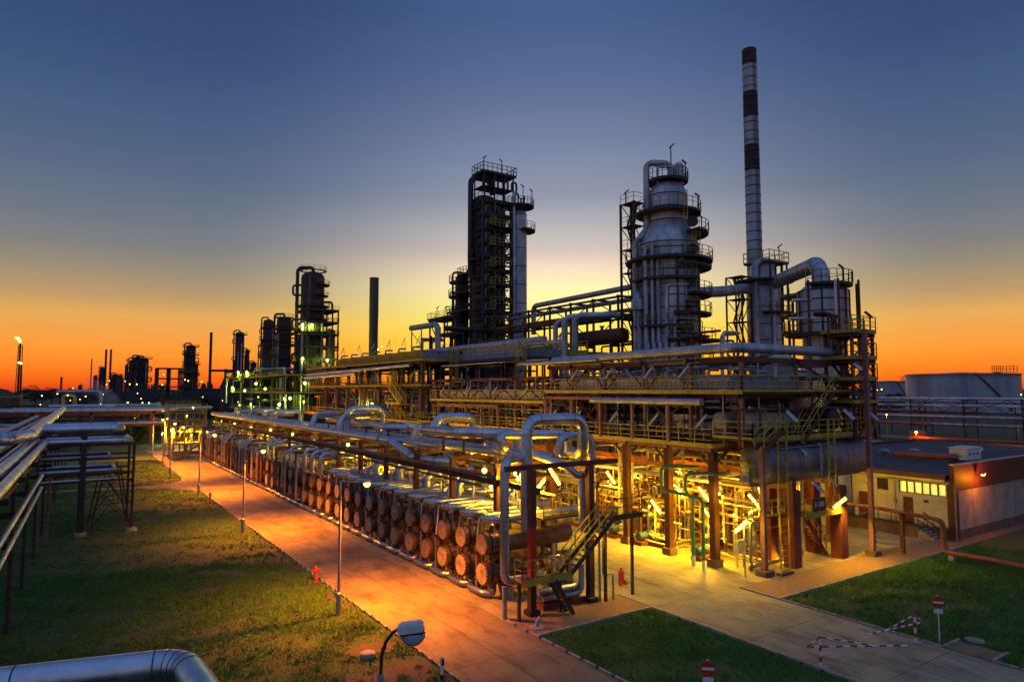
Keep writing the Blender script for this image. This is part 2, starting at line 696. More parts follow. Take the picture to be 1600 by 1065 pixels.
def tag(o, label=None, cat=None, group=None, kind=None):
    if label:
        o['label'] = label
    if cat:
        o['category'] = cat
    if group:
        o['group'] = group
    if kind:
        o['kind'] = kind
    return o


def thing(name, label, cat, loc=(0, 0, 0), group=None):
    o = bpy.data.objects.new(name, None)
    o.empty_display_size = .3
    o.location = loc
    scene.collection.objects.link(o)
    return tag(o, label, cat, group)


def copy_tree(o, loc=None, parent=None, kids=None):
    c = o.copy()
    scene.collection.objects.link(c)
    if parent is not None:
        c.parent = parent
    if loc is not None:
        c.location = loc
    for ch in (kids[o.name] if kids and o.name in kids else list(o.children)):
        copy_tree(ch, None, c)
    return c


LAMP_GAIN = 2.2


def lamp(parent, loc, power, color, name='bulb_light', radius=.12, kind='POINT', rot=None, spot=None):
    d = bpy.data.lights.new(name, kind)
    d.energy = power * LAMP_GAIN
    d.color = color
    if kind != 'SUN':
        d.shadow_soft_size = radius
    if spot:
        d.spot_size = spot
        d.spot_blend = .8
    o = bpy.data.objects.new(name, d)
    scene.collection.objects.link(o)
    o.parent = parent
    o.location = Vector(loc) - parent.location
    if rot:
        o.rotation_euler = rot
    return o


ORD = ['', 'first', 'second', 'third', 'fourth', 'fifth', 'sixth', 'seventh', 'eighth', 'ninth', 'tenth', 'eleventh', 'twelfth', 'thirteenth',
       'fourteenth', 'fifteenth', 'sixteenth', 'seventeenth', 'eighteenth', 'nineteenth']
TENS = ['', '', 'twenty', 'thirty', 'forty', 'fifty']


def nth(n):
    if n < 20:
        return ORD[n]
    if n % 10 == 0:
        return TENS[n // 10][:-1] + 'ieth'
    return TENS[n // 10] + '-' + ORD[n % 10]


def solo(mb, name, label, cat, group=None, kind=None):
    return tag(mb.build(name), label, cat, group, kind)


def text_part(txt, size, parent, loc, rot, m, name='lettering', ext=.004):
    cu = bpy.data.curves.new(name, 'FONT')
    cu.body = txt
    cu.size = size
    cu.align_x = 'CENTER'
    cu.align_y = 'CENTER'
    cu.extrude = ext
    o = bpy.data.objects.new(name, cu)
    scene.collection.objects.link(o)
    dg = bpy.context.evaluated_depsgraph_get()
    me = bpy.data.meshes.new_from_object(o.evaluated_get(dg))
    bpy.data.objects.remove(o)
    me.materials.clear()
    me.materials.append(M[m])
    o = bpy.data.objects.new(name, me)
    scene.collection.objects.link(o)
    o.parent = parent
    off = Vector((0, 0, 0))
    p = parent
    while p is not None:
        off += p.location
        p = p.parent
    o.location = Vector(loc) - off
    o.rotation_euler = rot
    return o


def flat(pts, z, m):
    b = MB()
    k = len(b.v)
    b.v += [(x, y, z) for x, y in pts]
    b.face(list(range(k, k + len(pts))), m)
    return b


# ------------------------------------------------------------------ ground
o = solo(flat([(-4500, -300), (4500, -300), (4500, 6500), (-4500, 6500)], -.05, 'terrain'), 'terrain', None, None, kind='structure')
o = solo(flat([(-70, 2), (14.0, 2), (14.0, 150), (-70, 150)], 0, 'lawn_soil'), 'lawn', None, None, kind='structure')
o = solo(flat([(19.75, 2), (27.5, 2), (27.5, 27.1), (19.75, 27.1)], 0, 'lawn_soil'), 'lawn', None, None, kind='structure')
o = solo(flat([(34.75, -10), (150, -10), (150, 24.0), (34.75, 24.0)], 0, 'lawn_soil'), 'lawn', None, None, kind='structure')
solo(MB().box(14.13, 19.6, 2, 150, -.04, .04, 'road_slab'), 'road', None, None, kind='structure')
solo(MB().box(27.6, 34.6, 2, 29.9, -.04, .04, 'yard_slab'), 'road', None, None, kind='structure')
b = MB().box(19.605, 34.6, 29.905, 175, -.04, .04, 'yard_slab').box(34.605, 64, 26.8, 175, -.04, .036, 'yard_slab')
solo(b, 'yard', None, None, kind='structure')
b = MB().box(19.75, 27.59, 27.12, 29.9, -.04, .03, 'brick_paving').box(34.7, 95, 24.1, 26.79, -.04, .03, 'brick_paving')
solo(b, 'pavement', None, None, kind='structure')
# curved footpath joining the road
pts = [(14.12, 86.5), (13.3, 89.6), (11.2, 92.2), (7, 94.6), (-30, 102.5), (-30, 104.6), (5, 97.0), (9.5, 96.2), (12.2, 97.4), (13.6, 99.8), (14.12, 103.5)]
b = MB()
b.v += [(x, y, .035) for x, y in pts] + [(x, y, -.02) for x, y in pts]
n = len(pts)
b.face(list(range(n))[::-1] if False else list(range(n)), 'road_slab')
for i in range(n):
    b.face((i, (i + 1) % n, n + (i + 1) % n, n + i), 'road_slab')
solo(b, 'path', None, None, kind='structure')
# kerbs
b = MB()


def kerb(b, x0, y0, x1, y1):
    L = math.hypot(x1 - x0, y1 - y0)
    k = max(1, int(L / 1.0))
    for i in range(k):
        f0, f1 = i / k + .004, (i + 1) / k - .004
        b.bar((x0 + (x1 - x0) * f0, y0 + (y1 - y0) * f0, .04), (x0 + (x1 - x0) * f1, y0 + (y1 - y0) * f1, .04), .12, .16 + random.uniform(-.01, .012), 'kerb_stone')


kerb(b, 19.68, 2, 19.68, 29.9)
kerb(b, 27.55, 2, 27.55, 27.1)
kerb(b, 34.66, 15.4, 34.66, 26.7)
kerb(b, 34.66, 2, 34.66, 13.4)
kerb(b, 19.7, 27.1, 27.5, 27.1)
kerb(b, 34.7, 24.05, 58, 24.05)
kerb(b, 14.07, 2, 14.07, 86.0)
kerb(b, 34.7, 15.4, 36.3, 15.4)
kerb(b, 34.7, 13.4, 36.3, 13.4)
solo(b, 'kerb', None, None, kind='structure')
solo(MB().box(34.73, 36.24, 13.47, 15.33, -.03, .03, 'road_slab'), 'pavement', None, None, kind='structure')


# bare soil patches in the grass (outline by noise) -------------------------------------------------
def blob(cx, cy, rx, ry, seed, z=.006):
    rnd = random.Random(seed)
    ph = [rnd.uniform(0, 6.28) for _ in range(4)]
    pts = []
    for i in range(48):
        a = i / 48 * 2 * math.pi
        k = 1 + .22 * math.sin(2 * a + ph[0]) + .14 * math.sin(5 * a + ph[1]) + .09 * math.sin(11 * a + ph[2]) + .06 * math.sin(17 * a + ph[3])
        pts.append((cx + rx * k * math.cos(a), cy + ry * k * math.sin(a)))
    return pts


SOIL = [blob(11.2, 26.6, 2.3, 1.7, 1), blob(7.6, 26.2, 2.0, .7, 2), blob(12.4, 30.2, 1.0, .9, 8), blob(8.0, 44.6, .5, .9, 3), blob(8.6, 51.5, .4, 1.2, 4), blob(13.5, 50, .3, 3, 6), blob(13.6, 38, .28, 2.6, 7)]
sb = MB()
for i, pts in enumerate(SOIL):
    k = len(sb.v)
    sb.v += [(min(x, 13.98), y, .006 + i * .001) for x, y in pts] if pts[0][0] < 16 else [(x, y, .006) for x, y in pts]
    sb.face(list(range(k, k + len(pts))), 'soil')
solo(sb, 'ground', None, None, kind='structure')


def in_poly(px, py, poly):
    c = np.zeros(len(px), bool)
    n = len(poly)
    for i in range(n):
        x1, y1 = poly[i]
        x2, y2 = poly[(i + 1) % n]
        k = ((y1 > py) != (y2 > py))
        with np.errstate(divide='ignore', invalid='ignore'):
            c ^= k & (px < (x2 - x1) * (py - y1) / (y2 - y1) + x1)
    return c


def grass(name, label, x0, x1, y0, y1, dens, seed, hmax, keep=None, widen=1.0):
    rg = np.random.default_rng(seed)
    n = int((x1 - x0) * (y1 - y0) * dens)
    x = rg.uniform(x0, x1, n)
    y = rg.uniform(y0, y1, n)
    f = np.sin(x * 1.3 + np.sin(y * .9) * 2) + np.sin(y * 1.7 + np.sin(x * .6) * 2.2) + np.sin(x * .31 + y * .27) * 1.2
    ok = rg.uniform(0, 1, n) < np.clip(.62 + f * .2, .1, 1)
    for p in SOIL:
        ok &= ~(in_poly(x, y, p) & (rg.uniform(0, 1, n) < (.9 if p[0][1] < 31 else .66)))
    ok &= ~in_poly(x, y, pts_path)
    ok &= ~((x > 34.7) & (x < 36.35) & (y > 13.35) & (y < 15.45))
    x, y, f = x[ok], y[ok], f[ok]
    nc = int((x1 - x0) * (y1 - y0) * min(1.6, dens / 160))
    cx_, cy_ = rg.uniform(x0 + .3, x1 - .3, nc), rg.uniform(y0 + .3, y1 - .3, nc)
    kc = ~in_poly(cx_, cy_, pts_path)
    kc &= ~((cx_ > 34.6) & (cx_ < 36.6) & (cy_ > 13.2) & (cy_ < 15.6))
    cx_, cy_ = cx_[kc], cy_[kc]
    rad = np.repeat(rg.uniform(.05, .28, len(cx_)), 18)
    an_ = rg.uniform(0, 6.283, len(rad))
    wx = np.repeat(cx_, 18) + rad * np.sqrt(rg.uniform(0, 1, len(rad))) * np.cos(an_)
    wy = np.repeat(cy_, 18) + rad * np.sqrt(rg.uniform(0, 1, len(rad))) * np.sin(an_)
    wf = np.repeat(rg.uniform(2.5, 9, len(cx_)), 18)
    x, y, f = np.concatenate([x, wx]), np.concatenate([y, wy]), np.concatenate([f, wf])
    n = len(x)
    h = hmax * (.45 + .55 * rg.uniform(0, 1, n)) * np.clip(.8 + f * .16, .4, 2.1)
    a = rg.uniform(0, 2 * np.pi, n)
    w = .012 * widen * rg.uniform(.7, 1.5, n)
    ln = h * rg.uniform(.4, 1.3, n)
    b_ = rg.uniform(0, 2 * np.pi, n)
    v = np.zeros((n, 3, 3))
    v[:, 0] = np.stack([x - np.cos(a) * w, y - np.sin(a) * w, np.full(n, .0)], 1)
    v[:, 1] = np.stack([x + np.cos(a) * w, y + np.sin(a) * w, np.full(n, .0)], 1)
    v[:, 2] = np.stack([x + np.cos(b_) * ln, y + np.sin(b_) * ln, h], 1)
    me = bpy.data.meshes.new(name)
    me.vertices.add(n * 3)
    me.vertices.foreach_set('co', v.reshape(-1))
    me.loops.add(n * 3)
    me.loops.foreach_set('vertex_index', np.arange(n * 3, dtype=np.int32))
    me.polygons.add(n)
    me.polygons.foreach_set('loop_start', np.arange(0, n * 3, 3, dtype=np.int32))
    me.polygons.foreach_set('loop_total', np.full(n, 3, dtype=np.int32))
    me.materials.append(M['grass_blade'])
    me.update(calc_edges=True)
    o = bpy.data.objects.new(name, me)
    scene.collection.objects.link(o)
    tag(o, label, 'grass', kind='stuff')


pts_path = pts if False else [(14.12, 86.5), (13.3, 89.6), (11.2, 92.2), (7, 94.6), (-30, 102.5), (-30, 104.6), (5, 97.0), (9.5, 96.2), (12.2, 97.4), (13.6, 99.8), (14.12, 103.5)]
grass('lawn_grass', 'near part of the rough green lawn left of the orange lit road', -6, 13.95, 22, 52, 420, 11, .17, widen=1.3)
grass('lawn_grass', 'far part of the lawn on both sides of the curved footpath', -6, 13.95, 52, 132, 90, 12, .15, widen=1.9)
grass('lawn_grass', 'dark grass on the small island between the two roads', 19.8, 27.45, 13, 27.0, 420, 13, .16, widen=1.3)
grass('lawn_grass', 'rough tufted grass behind the red and white barriers', 34.8, 60, 6, 23.95, 320, 14, .24, widen=1.5)

# ------------------------------------------------------------------ street lamps
AMBER = (1, .235, .003)


def street_lamp(i, x, y, h, label, power):
    t = thing('street_lamp', label, 'street lamp', (x, y, 0), 'amber street lamps along the road edge')
    MB().lathe([(.15, 0), (.15, 1.1), (.13, 1.16), (.085, 1.2), (.055, h)], (x, y, 0), 'galvanised', 12).box(x - .19, x - .12, y - .12, y + .12, .95, 1.2, 'grey_paint').build('pole', t)
    MB().tube([(x, y, h - .05), (x, y, h + .15), (x + 1.25, y, h - .02)], .045, 'galvanised', 8, R_=.3).build('arm', t)
    hd = MB()
    hd.bar((x + 1.1, y, h + .02), (x + 1.75, y, h - .02), .26, .13, 'grey_paint')
    hd.bar((x + 1.2, y, h + .09), (x + 1.6, y, h + .07), .16, .05, 'grey_paint')
    o = hd.build('lamp_head', t)
    MB().dome((x + 1.5, y, h - .07), .19, .24, 'lit_sodium', 14, (0, 0, -1)).build('lens', o)
    lamp(t, (x + 1.5, y, h - .38), power, AMBER, radius=.15, kind='SPOT', spot=R(148))


SL = [(12.75, 35.7, 6.95, 'tall grey street lamp nearest the camera on the lawn, lit amber'),
      (13.1, 60.4, 6.9, 'lit amber street lamp behind the nearest tall one, beside the road'),
      (13.5, 85.2, 6.9, 'lit amber street lamp just before the curved footpath'),
      (13.0, 106.2, 6.9, 'lit amber street lamp just beyond the curved footpath'),
      (13.4, 118.0, 6.9, 'second lit street lamp beyond the curved footpath'),
      (13.6, 135.3, 6.9, 'farthest lit street lamp, at the end of the far lawn')]
for i, (x, y, h, l) in enumerate(SL):
    street_lamp(i, x, y, h, l, 8200 if i < 4 else 6200)

# the unlit lamp close to the camera
t = thing('street_lamp', 'unlit street lamp with curved neck and glass bowl at the bottom of the picture', 'street lamp', (5.5, 12.9, 0))
MB().lathe([(.14, 0), (.14, 5.2), (.13, 5.65), (.045, 6.36)], (5.5, 12.9, 0), 'grey_paint', 16).build('pole', t)
c = Vector((5.5, 12.9, 0))
dv = Vector((.83, -.558, 0))
neck = [c + Vector((0, 0, 6.32)), c + Vector((0, 0, 6.72)) + dv * .02, c + Vector((0, 0, 6.98)) + dv * .10, c + Vector((0, 0, 7.17)) + dv * .24, c + Vector((0, 0, 7.24)) + dv * .40]
MB().ring_sweep(neck, .035, 'dark_steel', 10).build('neck', t)
hd = MB()
a, e = c + dv * .34 + Vector((0, 0, 7.22)), c + dv * .84 + Vector((0, 0, 7.28))
hd.bar(a, e, .26, .15, 'white_paint')
hd.bar(a + dv * .05 + Vector((0, 0, .09)), e - dv * .04 + Vector((0, 0, .09)), .18, .05, 'white_paint')
hd.bar(a + dv * .06 - Vector((0, 0, .085)), e + dv * .02 - Vector((0, 0, .085)), .29, .03, 'dark_iron')
o = hd.build('lamp_head', t)
mid = c + dv * .64 + Vector((0, 0, 7.155))
g = MB()
k0 = len(g.v)
g.ring_sweep_profile([(.22 * math.cos(math.pi / 2 * i / 7), .26 * math.sin(math.pi / 2 * i / 7)) for i in range(8)], mid, 'lens_clear', 20, (0, 0, -1))
g.v = [tuple(mid + Vector((0, 0, (Vector(p) - mid).z)) + dv * ((Vector(p) - mid).dot(dv)) * 1.15 + Vector((.558, .83, 0)) * ((Vector(p) - mid).dot(Vector((.558, .83, 0)))) * .66) for p in g.v]
g.build('glass_bowl', o)

# ------------------------------------------------------------------ small things on the ground
t = thing('marker_post', 'white marker post with a black foot standing at the road edge near the camera', 'post', (13.55, 25.4, 0))
MB().lathe([(.075, 0), (.075, .25)], (13.55, 25.4, 0), 'dark_iron', 12).build('foot', t)
MB().lathe([(.07, .25), (.07, .93), (.05, .97)], (13.55, 25.4, 0), 'white_paint', 12).build('post', t)
MB().box(13.50, 13.60, 25.30, 25.327, .62, .88, 'dark_iron').build('reflector', t)


def hydrant(x, y, label):
    t = thing('fire_hydrant', label, 'hydrant', (x, y, 0), 'red hydrants on the lawn edge')
    MB().lathe([(.16, 0), (.16, .05), (.09, .07), (.085, .62), (.12, .66), (.12, .80), (.07, .9), (.03, .98)], (x, y, 0), 'red_paint', 14).build('barrel', t)
    MB().lathe([(.06, -.2), (.06, .2)], (x, y, .72), 'red_paint', 10, (1, 0, 0)).build('outlet', t)


hydrant(13.7, 42.6, 'red fire hydrant at the lawn edge behind the nearest tall lamp')
hydrant(13.75, 79.5, 'small red fire hydrant at the lawn edge before the footpath')


def manhole(x, y, r, h, label):
    t = thing('manhole', label, 'manhole', (x, y, 0))
    MB().lathe([(r, 0), (r, h), (r * .82, h + .01)], (x, y, 0), 'concrete', 20, cap1=False).build('ring', t)
    MB().lathe([(r * .82, h - .03), (r * .82, h + .03)], (x, y, 0), 'kerb_stone', 20).build('cover', t)


manhole(11.9, 29.4, .33, .22, 'raised concrete manhole in bare soil beside the near lamp')
t = thing('standpipe', 'small capped standpipe on a round concrete disc in the grass by the exchangers', 'standpipe', (20.4, 28.1, 0))
MB().lathe([(.38, 0), (.36, .10)], (20.4, 28.1, 0), 'concrete', 20).build('base', t)
MB().tube([(20.4, 28.1, .1), (20.4, 28.1, .34), (20.62, 28.1, .5)], .09, 'grey_paint', 10, R_=.1).build('pipe', t)
manhole(36.9, 15.0, .42, .06, 'flat round concrete cover in grass beside the no entry sign')


def barrier(x, y, dx, dy, label, g, lb=5.2):
    """striped boom on a post: tail triangle, boom horizontal"""
    t = thing('barrier', label, 'barrier', (x, y, 0), 'red and white road barriers')
    p = MB()
    for k in range(5):
        p.lathe([(.06, k * .24), (.06, (k + 1) * .24)], (x, y, 0), 'white_paint' if k % 2 == 0 else 'red_paint', 10, cap0=(k == 0), cap1=(k == 4))
    p.box(x - .25, x + .25, y - .25, y + .25, 0, .07, 'concrete')
    p.build('post', t)
    D = Vector((dx, dy, 0)).normalized()
    c = Vector((x, y, .88))
    bm_ = MB()
    n = 14
    for k in range(n):
        a, e = -.6 + (lb + .6) * k / n, -.6 + (lb + .6) * (k + 1) / n
        bm_.ring_sweep([c + D * a, c + D * e], .04, 'red_paint' if k % 2 == 0 else 'white_paint', 8)
    bm_.build('boom', t)
    st = MB()
    top = c + Vector((0, 0, .42))
    for tgt, n in ((c - D * .6, 3), (c + D * lb * .62, 8)):
        for k in range(n):
            a, e = top + (tgt - top) * (k / n), top + (tgt - top) * ((k + 1) / n)
            st.ring_sweep([a, e], .032, 'red_paint' if k % 2 == 0 else 'white_paint', 8)
    st.bar(c, top, .05, .05, 'red_paint')
    st.build('stay', t)


barrier(27.85, 17.35, 3.4, -2.1, 'red and white barrier boom standing on the near side of the slab road', 0, 3.9)
barrier(34.3, 16.45, -1, .16, 'red and white barrier boom reaching over the road from the far kerb', 0, 3.3)



def no_entry(x, y, h, az, label, plate=True):
    t = thing('no_entry_sign', label, 'road sign', (x, y, 0), 'no entry signs')
    MB().lathe([(.03, 0), (.03, h)], (x, y, 0), 'white_paint', 8).build('pole', t)
    ax = Vector((math.sin(az), math.cos(az), 0))
    c = Vector((x, y, h - .32)) + ax * .04
    s_ = MB().lathe([(.28, 0), (.28, .025)], c, 'red_paint', 28, ax).build('disc', t)
    sd = Vector((ax.y, -ax.x, 0))
    MB().bar(c + ax * .028 - sd * .22, c + ax * .028 + sd * .22, .012, .09, 'white_paint').build('bar', s_)
    if plate:
        MB().bar(Vector((x, y, h - .74)) + ax * .04 - sd * .19, Vector((x, y, h - .74)) + ax * .04 + sd * .19, .02, .2, 'white_paint').build('plate', t)


no_entry(35.3, 15.84, 2.2, R(230), 'no entry sign with small white plate on pole in the right lawn')
no_entry(20.1, 17.0, 2.15, R(222), 'no entry sign in dark grass at the bottom edge of the picture')

# ------------------------------------------------------------------ exchanger row
X0, Y0, DY, NST = 20.35, 33.4, 2.45, 39


def make_exchanger(lower):
    t = thing('heat_exchanger', 'x', 'heat exchanger', (0, 0, 0), 'stacked heat exchangers in the long row')
    # local: axis along +x from face at x=0; centre z=0; local base at centre
    MB().lathe([(.60, .34), (.60, 6.2)], (0, 0, 0), 'shell_brown', 24, (1, 0, 0), cap0=False).dome((6.2, 0, 0), .60, .3, 'shell_brown', 24, (1, 0, 0)).build('shell', t)
    MB().lathe([(.64, 0.03), (.66, .06), (.66, .30), (.64, .33)], (0, 0, 0), 'shell_brown', 26, (1, 0, 0)).build('channel', t)
    cv = MB().lathe([(.58, -.02), (.60, 0.0), (.60, .03)], (0, 0, 0), 'channel_face', 26, (1, 0, 0)).box(-.035, -.02, -.14, .14, .1, .24, 'galvanised')
    bb = cv
    for k in range(18):
        a = R(k * 20)
        bb.lathe([(.03, -.05), (.03, .06)], (.02, .625 * math.cos(a), .625 * math.sin(a)), 'dark_iron', 6, (1, 0, 0))
    bb.build('channel_cover', t)
    f = MB()
    for x in (.36, .98, 1.06):
        f.lathe([(.67, x), (.67, x + .045)], (0, 0, 0), 'dark_steel', 24, (1, 0, 0))
    f.build('flange', t)
    n = MB()
    n.lathe([(.17, .55), (.17, .66), (.23, .68), (.23, .75), (.17, .77), (.17, .98)], (.72, 0, 0), 'shell_brown', 14)
    n.lathe([(.15, .55), (.15, .98)], (4.4, 0, 0), 'shell_brown', 12)
    n.build('nozzle', t)
    s = MB()
    for x in (1.6, 5.0):
        s.box(x - .1, x + .1, -.5, .5, -.86, -.42, 'red_oxide')
    s.build('saddle', t)
    if lower:
        s = MB()
        for x in (1.6, 5.0):
            s.box(x - .2, x + .2, -.6, .6, -1.5, -.86, 'concrete')
        s.build('plinth', t)
        MB().lathe([(.17, -.95), (.17, -.55)], (.72, 0, 0), 'shell_brown', 14).build('nozzle', t)
    return t


ex_lo, ex_up = make_exchanger(True), make_exchanger(False)
for i in range(NST):
    y = Y0 + DY * i
    for lower, src, z in ((True, ex_lo, 1.52), (False, ex_up, 3.2)):
        o = src if i == 0 else copy_tree(src)
        o.location = (X0 + random.uniform(-.03, .03), y, z)
        lv = 'lower' if lower else 'upper'
        if i == 0:
            o['label'] = f'{lv} brown exchanger in the stack nearest the camera, beside the stairs'
        else:
            o['label'] = f'{lv} brown exchanger of the {nth(i + 1)} stack counted from the stairs'

# return pipes below the shells: U pieces running along the row
def lower_return(i):
    y = i and 0
    t = thing('return_pipe', 'x', 'pipe', (X0 + .72, 0, 0), 'polished return pipes below the exchangers')
    MB().tube([(X0 + .72, 0, .62), (X0 + .72, 0, .33), (X0 + .3, .35, .33), (X0 + .3, DY - .55, .33), (X0 + .72, DY - .25, .33), (X0 + .72, DY - .25, .62)], .2, 'cladding', 12, R_=.34, seams=1.0).build('pipe', t)
    return t


rp = lower_return(0)
for i in range(NST - 1):
    o = rp if i == 0 else copy_tree(rp)
    o.location = (X0 + .72, Y0 + DY * i, 0)
    o['label'] = f'shiny low pipe joining the {nth(i + 1)} exchanger stack from the stairs to the next'

# flat silver return bends on top of the first twelve stacks
def make_bend():
    t = thing('return_bend', 'x', 'pipe', (0, 0, 0), 'flat silver return bends on the near exchanger stacks')
    MB().tube([(6.6, -.62, 4.62), (.25, -.62, 4.62), (.25, .62, 4.62), (3.6, .62, 4.62)], .23, 'cladding', 14, R_=.6, seams=1.3).build('bend', t)
    MB().tube([(.72, .3, 4.4), (.72, .1, 4.1)], .15, 'cladding', 12, R_=.2).tube([(3.6, .62, 4.62), (4.4, .3, 4.5), (4.4, .0, 4.1)], .2, 'cladding', 12, R_=.3).build('drop', t)
    s = MB()
    for yy in (-.62, .62):
        s.bar((2.4, yy, 3.75), (2.4, yy, 4.36), .08, .08, 'dark_steel')
        s.bar((.45, yy, 3.2), (.45, yy, 4.36), .06, .06, 'galvanised')
    s.build('support', t)
    return t


rb = make_bend()
for i in range(12):
    o = rb if i == 0 else copy_tree(rb)
    o.location = (X0, Y0 + DY * i, 0)
    o['label'] = 'flat silver return bend on the exchanger stack nearest the stairs' if i == 0 else f'flat silver return bend on top of the {nth(i + 1)} exchanger stack'


def make_hood():
    t = thing('vapour_pipe', 'x', 'pipe', (0, 0, 0), 'silver elbows rising behind the return bends')
    MB().tube([(2.6, 0, 4.7), (2.6, 0, 5.75), (6.6, 0, 5.75)], .33, 'cladding', 14, R_=.75, seams=1.2).tube([(2.1, .5, 4.7), (2.1, .5, 5.3), (6.4, .5, 5.3)], .16, 'cladding_dull', 10, R_=.3).build('pipe', t)
    return t


hd_ = make_hood()
for j, i in enumerate((3, 5, 7, 9)):
    o = hd_ if j == 0 else copy_tree(hd_)
    o.location = (X0, Y0 + DY * i, 0)
    o['label'] = f'thick silver elbow above the {nth(i + 1)} exchanger stack, under the rack'

# upright loops on the middle stacks, thin riser groups on the far ones
def make_loop():
    t = thing('pipe_loop', 'x', 'pipe', (0, 0, 0), 'upright silver loops in front of the middle stacks')
    MB().tube([(.9, -.5, 3.9), (-.1, -.5, 3.9), (-.1, -.5, 6.1), (5.5, -.5, 6.1)], .19, 'cladding', 12, R_=.6, seams=1.1).build('pipe', t)
    MB().tube([(.9, .5, 3.9), (.1, .5, 3.9), (.1, .5, 5.5), (4.5, .5, 5.5)], .16, 'cladding', 12, R_=.5, seams=1.1).build('pipe', t)
    return t


lp_ = make_loop()
for j, i in enumerate((12, 13, 14, 16, 19, 20)):
    o = lp_ if j == 0 else copy_tree(lp_)
    o.location = (X0, Y0 + DY * i, 0)
    o['label'] = f'tall silver pipe loop standing on the {nth(i + 1)} exchanger stack'


def make_risers(seed):
    rq = random.Random(seed)
    t = thing('riser_pipes', 'x', 'pipe', (0, 0, 0), 'thin pipe risers in front of the far stacks')
    for k in range(2):
        yy, zt = -.65 + 1.1 * k + rq.uniform(-.2, .2), rq.uniform(4.2, 5.7)
        xx = rq.uniform(-.3, .05)
        MB().tube([(xx + .5, yy, .9), (xx, yy, .9), (xx, yy, zt), (1.8, yy, zt)], rq.choice((.09, .12, .16)), rq.choice(('cladding', 'shell_brown', 'cladding_dull')), 10, R_=.3, seams=1.4).build('riser', t)
    v = MB()
    yy = rq.uniform(-.5, .5)
    v.lathe([(.2, -.05), (.2, .05)], (-.42, yy, 1.3), 'dark_steel', 12, (1, 0, 0))
    v.box(-.4, -.1, yy - .15, yy + .15, 1.1, 1.5, 'shell_brown')
    v.build('valve', t)
    MB().tube([(.9, -.4, 3.9), (.9, -.4, 5.0), (.9, .7, 5.0), (.9, .7, 3.9)], .2, 'cladding', 10, R_=.4, seams=1.2).build('top_bend', t)
    return t


rs_ = [make_risers(q) for q in range(5)]
rs_idx = [15, 17, 18] + list(range(21, NST))
for j, i in enumerate(rs_idx):
    o = rs_[j] if j < 5 else copy_tree(rs_[(j * 3) % 5])
    o.location = (X0, Y0 + DY * i, 0)
    o['label'] = f'thin metal risers in front of the {nth(i + 1)} exchanger stack'

# ------------------------------------------------------------------ rack over the exchanger row
t = thing('pipe_rack', 'long dark red steel pipe rack standing over the row of exchangers', 'pipe rack', (23.5, 30, 0))
RX0, RX1 = 22.1, 26.4
ys = [34.5 + 5.6 * i for i in range(17)]
for i, y in enumerate(ys):
    for x in (RX0, RX1):
        MB().bar((x, y, 0), (x, y, 7.45), .30, .34, 'red_oxide', up=(0, 1, 0)).build('column', t)
    bm_ = MB()
    for z in (6.45, 7.45):
        bm_.bar((RX0 - .2, y, z), (RX1 + .3, y, z), .24, .28, 'red_oxide')
    bm_.build('cross_beam', t)
for x in (RX0 - .02, RX1):
    MB().bar((x, 30.2, 6.45), (x, 126.5, 6.45), .22, .34, 'dark_steel').build('long_beam', t)
MB().bar((RX1 + .0, 30.2, 7.32), (RX1, 126.5, 7.32), .2, .26, 'red_oxide').build('long_beam', t)
for (x, y) in ((21.35, 29.85), (25.45, 29.85)):
    c = MB().bar((x, y, 0), (x, y, 2.0), .36, .36, 'dark_steel', up=(0, 1, 0))
    c.bar((x, y, 2.0), (x, y, 4.6), .362, .362, 'red_paint' if x < 23 else 'red_oxide', up=(0, 1, 0)).bar((x, y, 4.6), (x, y, 7.7), .36, .36, 'red_oxide', up=(0, 1, 0))
    c.box(x - .32, x + .32, y - .32, y + .32, 0, .3, 'dark_iron').build('column', t)
MB().bar((19.6, 29.85, 7.85), (27.6, 29.85, 7.85), .22, .26, 'red_oxide').build('cross_beam', t)


def pipe(name, label, pts, r, m='cladding', n=12, R_=None, seams=1.6, group=None, cat='pipe'):
    return solo(MB().tube(pts, r, m, n, R_=R_, seams=seams), name, label, cat, group)


G = 'silver pipes on the exchanger rack'
pipe('rack_pipe', 'long silver pipe along the road side of the exchanger rack top', [(22.1, 52.5, 7.95), (22.1, 128, 7.95)], .34, group=G)
pipe('rack_pipe', 'silver pipe dropping from rack top toward the road near the middle', [(22.1, 52.3, 7.95), (22.1, 50.5, 7.95), (22.5, 47.5, 6.95), (22.5, 43.0, 6.95), (23.6, 42.5, 6.95), (23.6, 42.5, 4.2)], .30, R_=.5, group=G)
pipe('rack_pipe', 'second silver pipe along the middle of the exchanger rack top', [(23.1, 44, 7.9), (23.1, 128, 7.9)], .27, group=G)
pipe('rack_pipe', 'third silver pipe along the exchanger rack, ending at a tall bend', [(24.1, 35.5, 7.9), (24.1, 128, 7.9)], .30, group=G)
pipe('rack_pipe', 'innermost silver pipe along the far side of the exchanger rack', [(25.4, 33, 7.9), (25.4, 128, 7.9)], .25, group=G)
pipe('rack_pipe', 'thin dark pipe slung under the road side edge of the rack', [(21.8, 34, 6.8), (21.8, 126, 6.8)], .11, 'shell_brown', group=G)
pipe('rack_pipe', 'thin brown pipe carried just below the rack top beam', [(21.85, 36, 6.1), (21.85, 126, 6.1)], .08, 'shell_brown', group=G)
G2 = 'upright expansion loops on the exchanger rack'


def goal(x0, x1, y, zt, z0, r, label, m='cladding'):
    pipe('expansion_loop', label, [(x0, y, z0), (x0, y, zt), (x1, y, zt), (x1, y, z0)], r, m, 14, R_=.75 if r > .3 else .55, seams=1.3, group=G2)


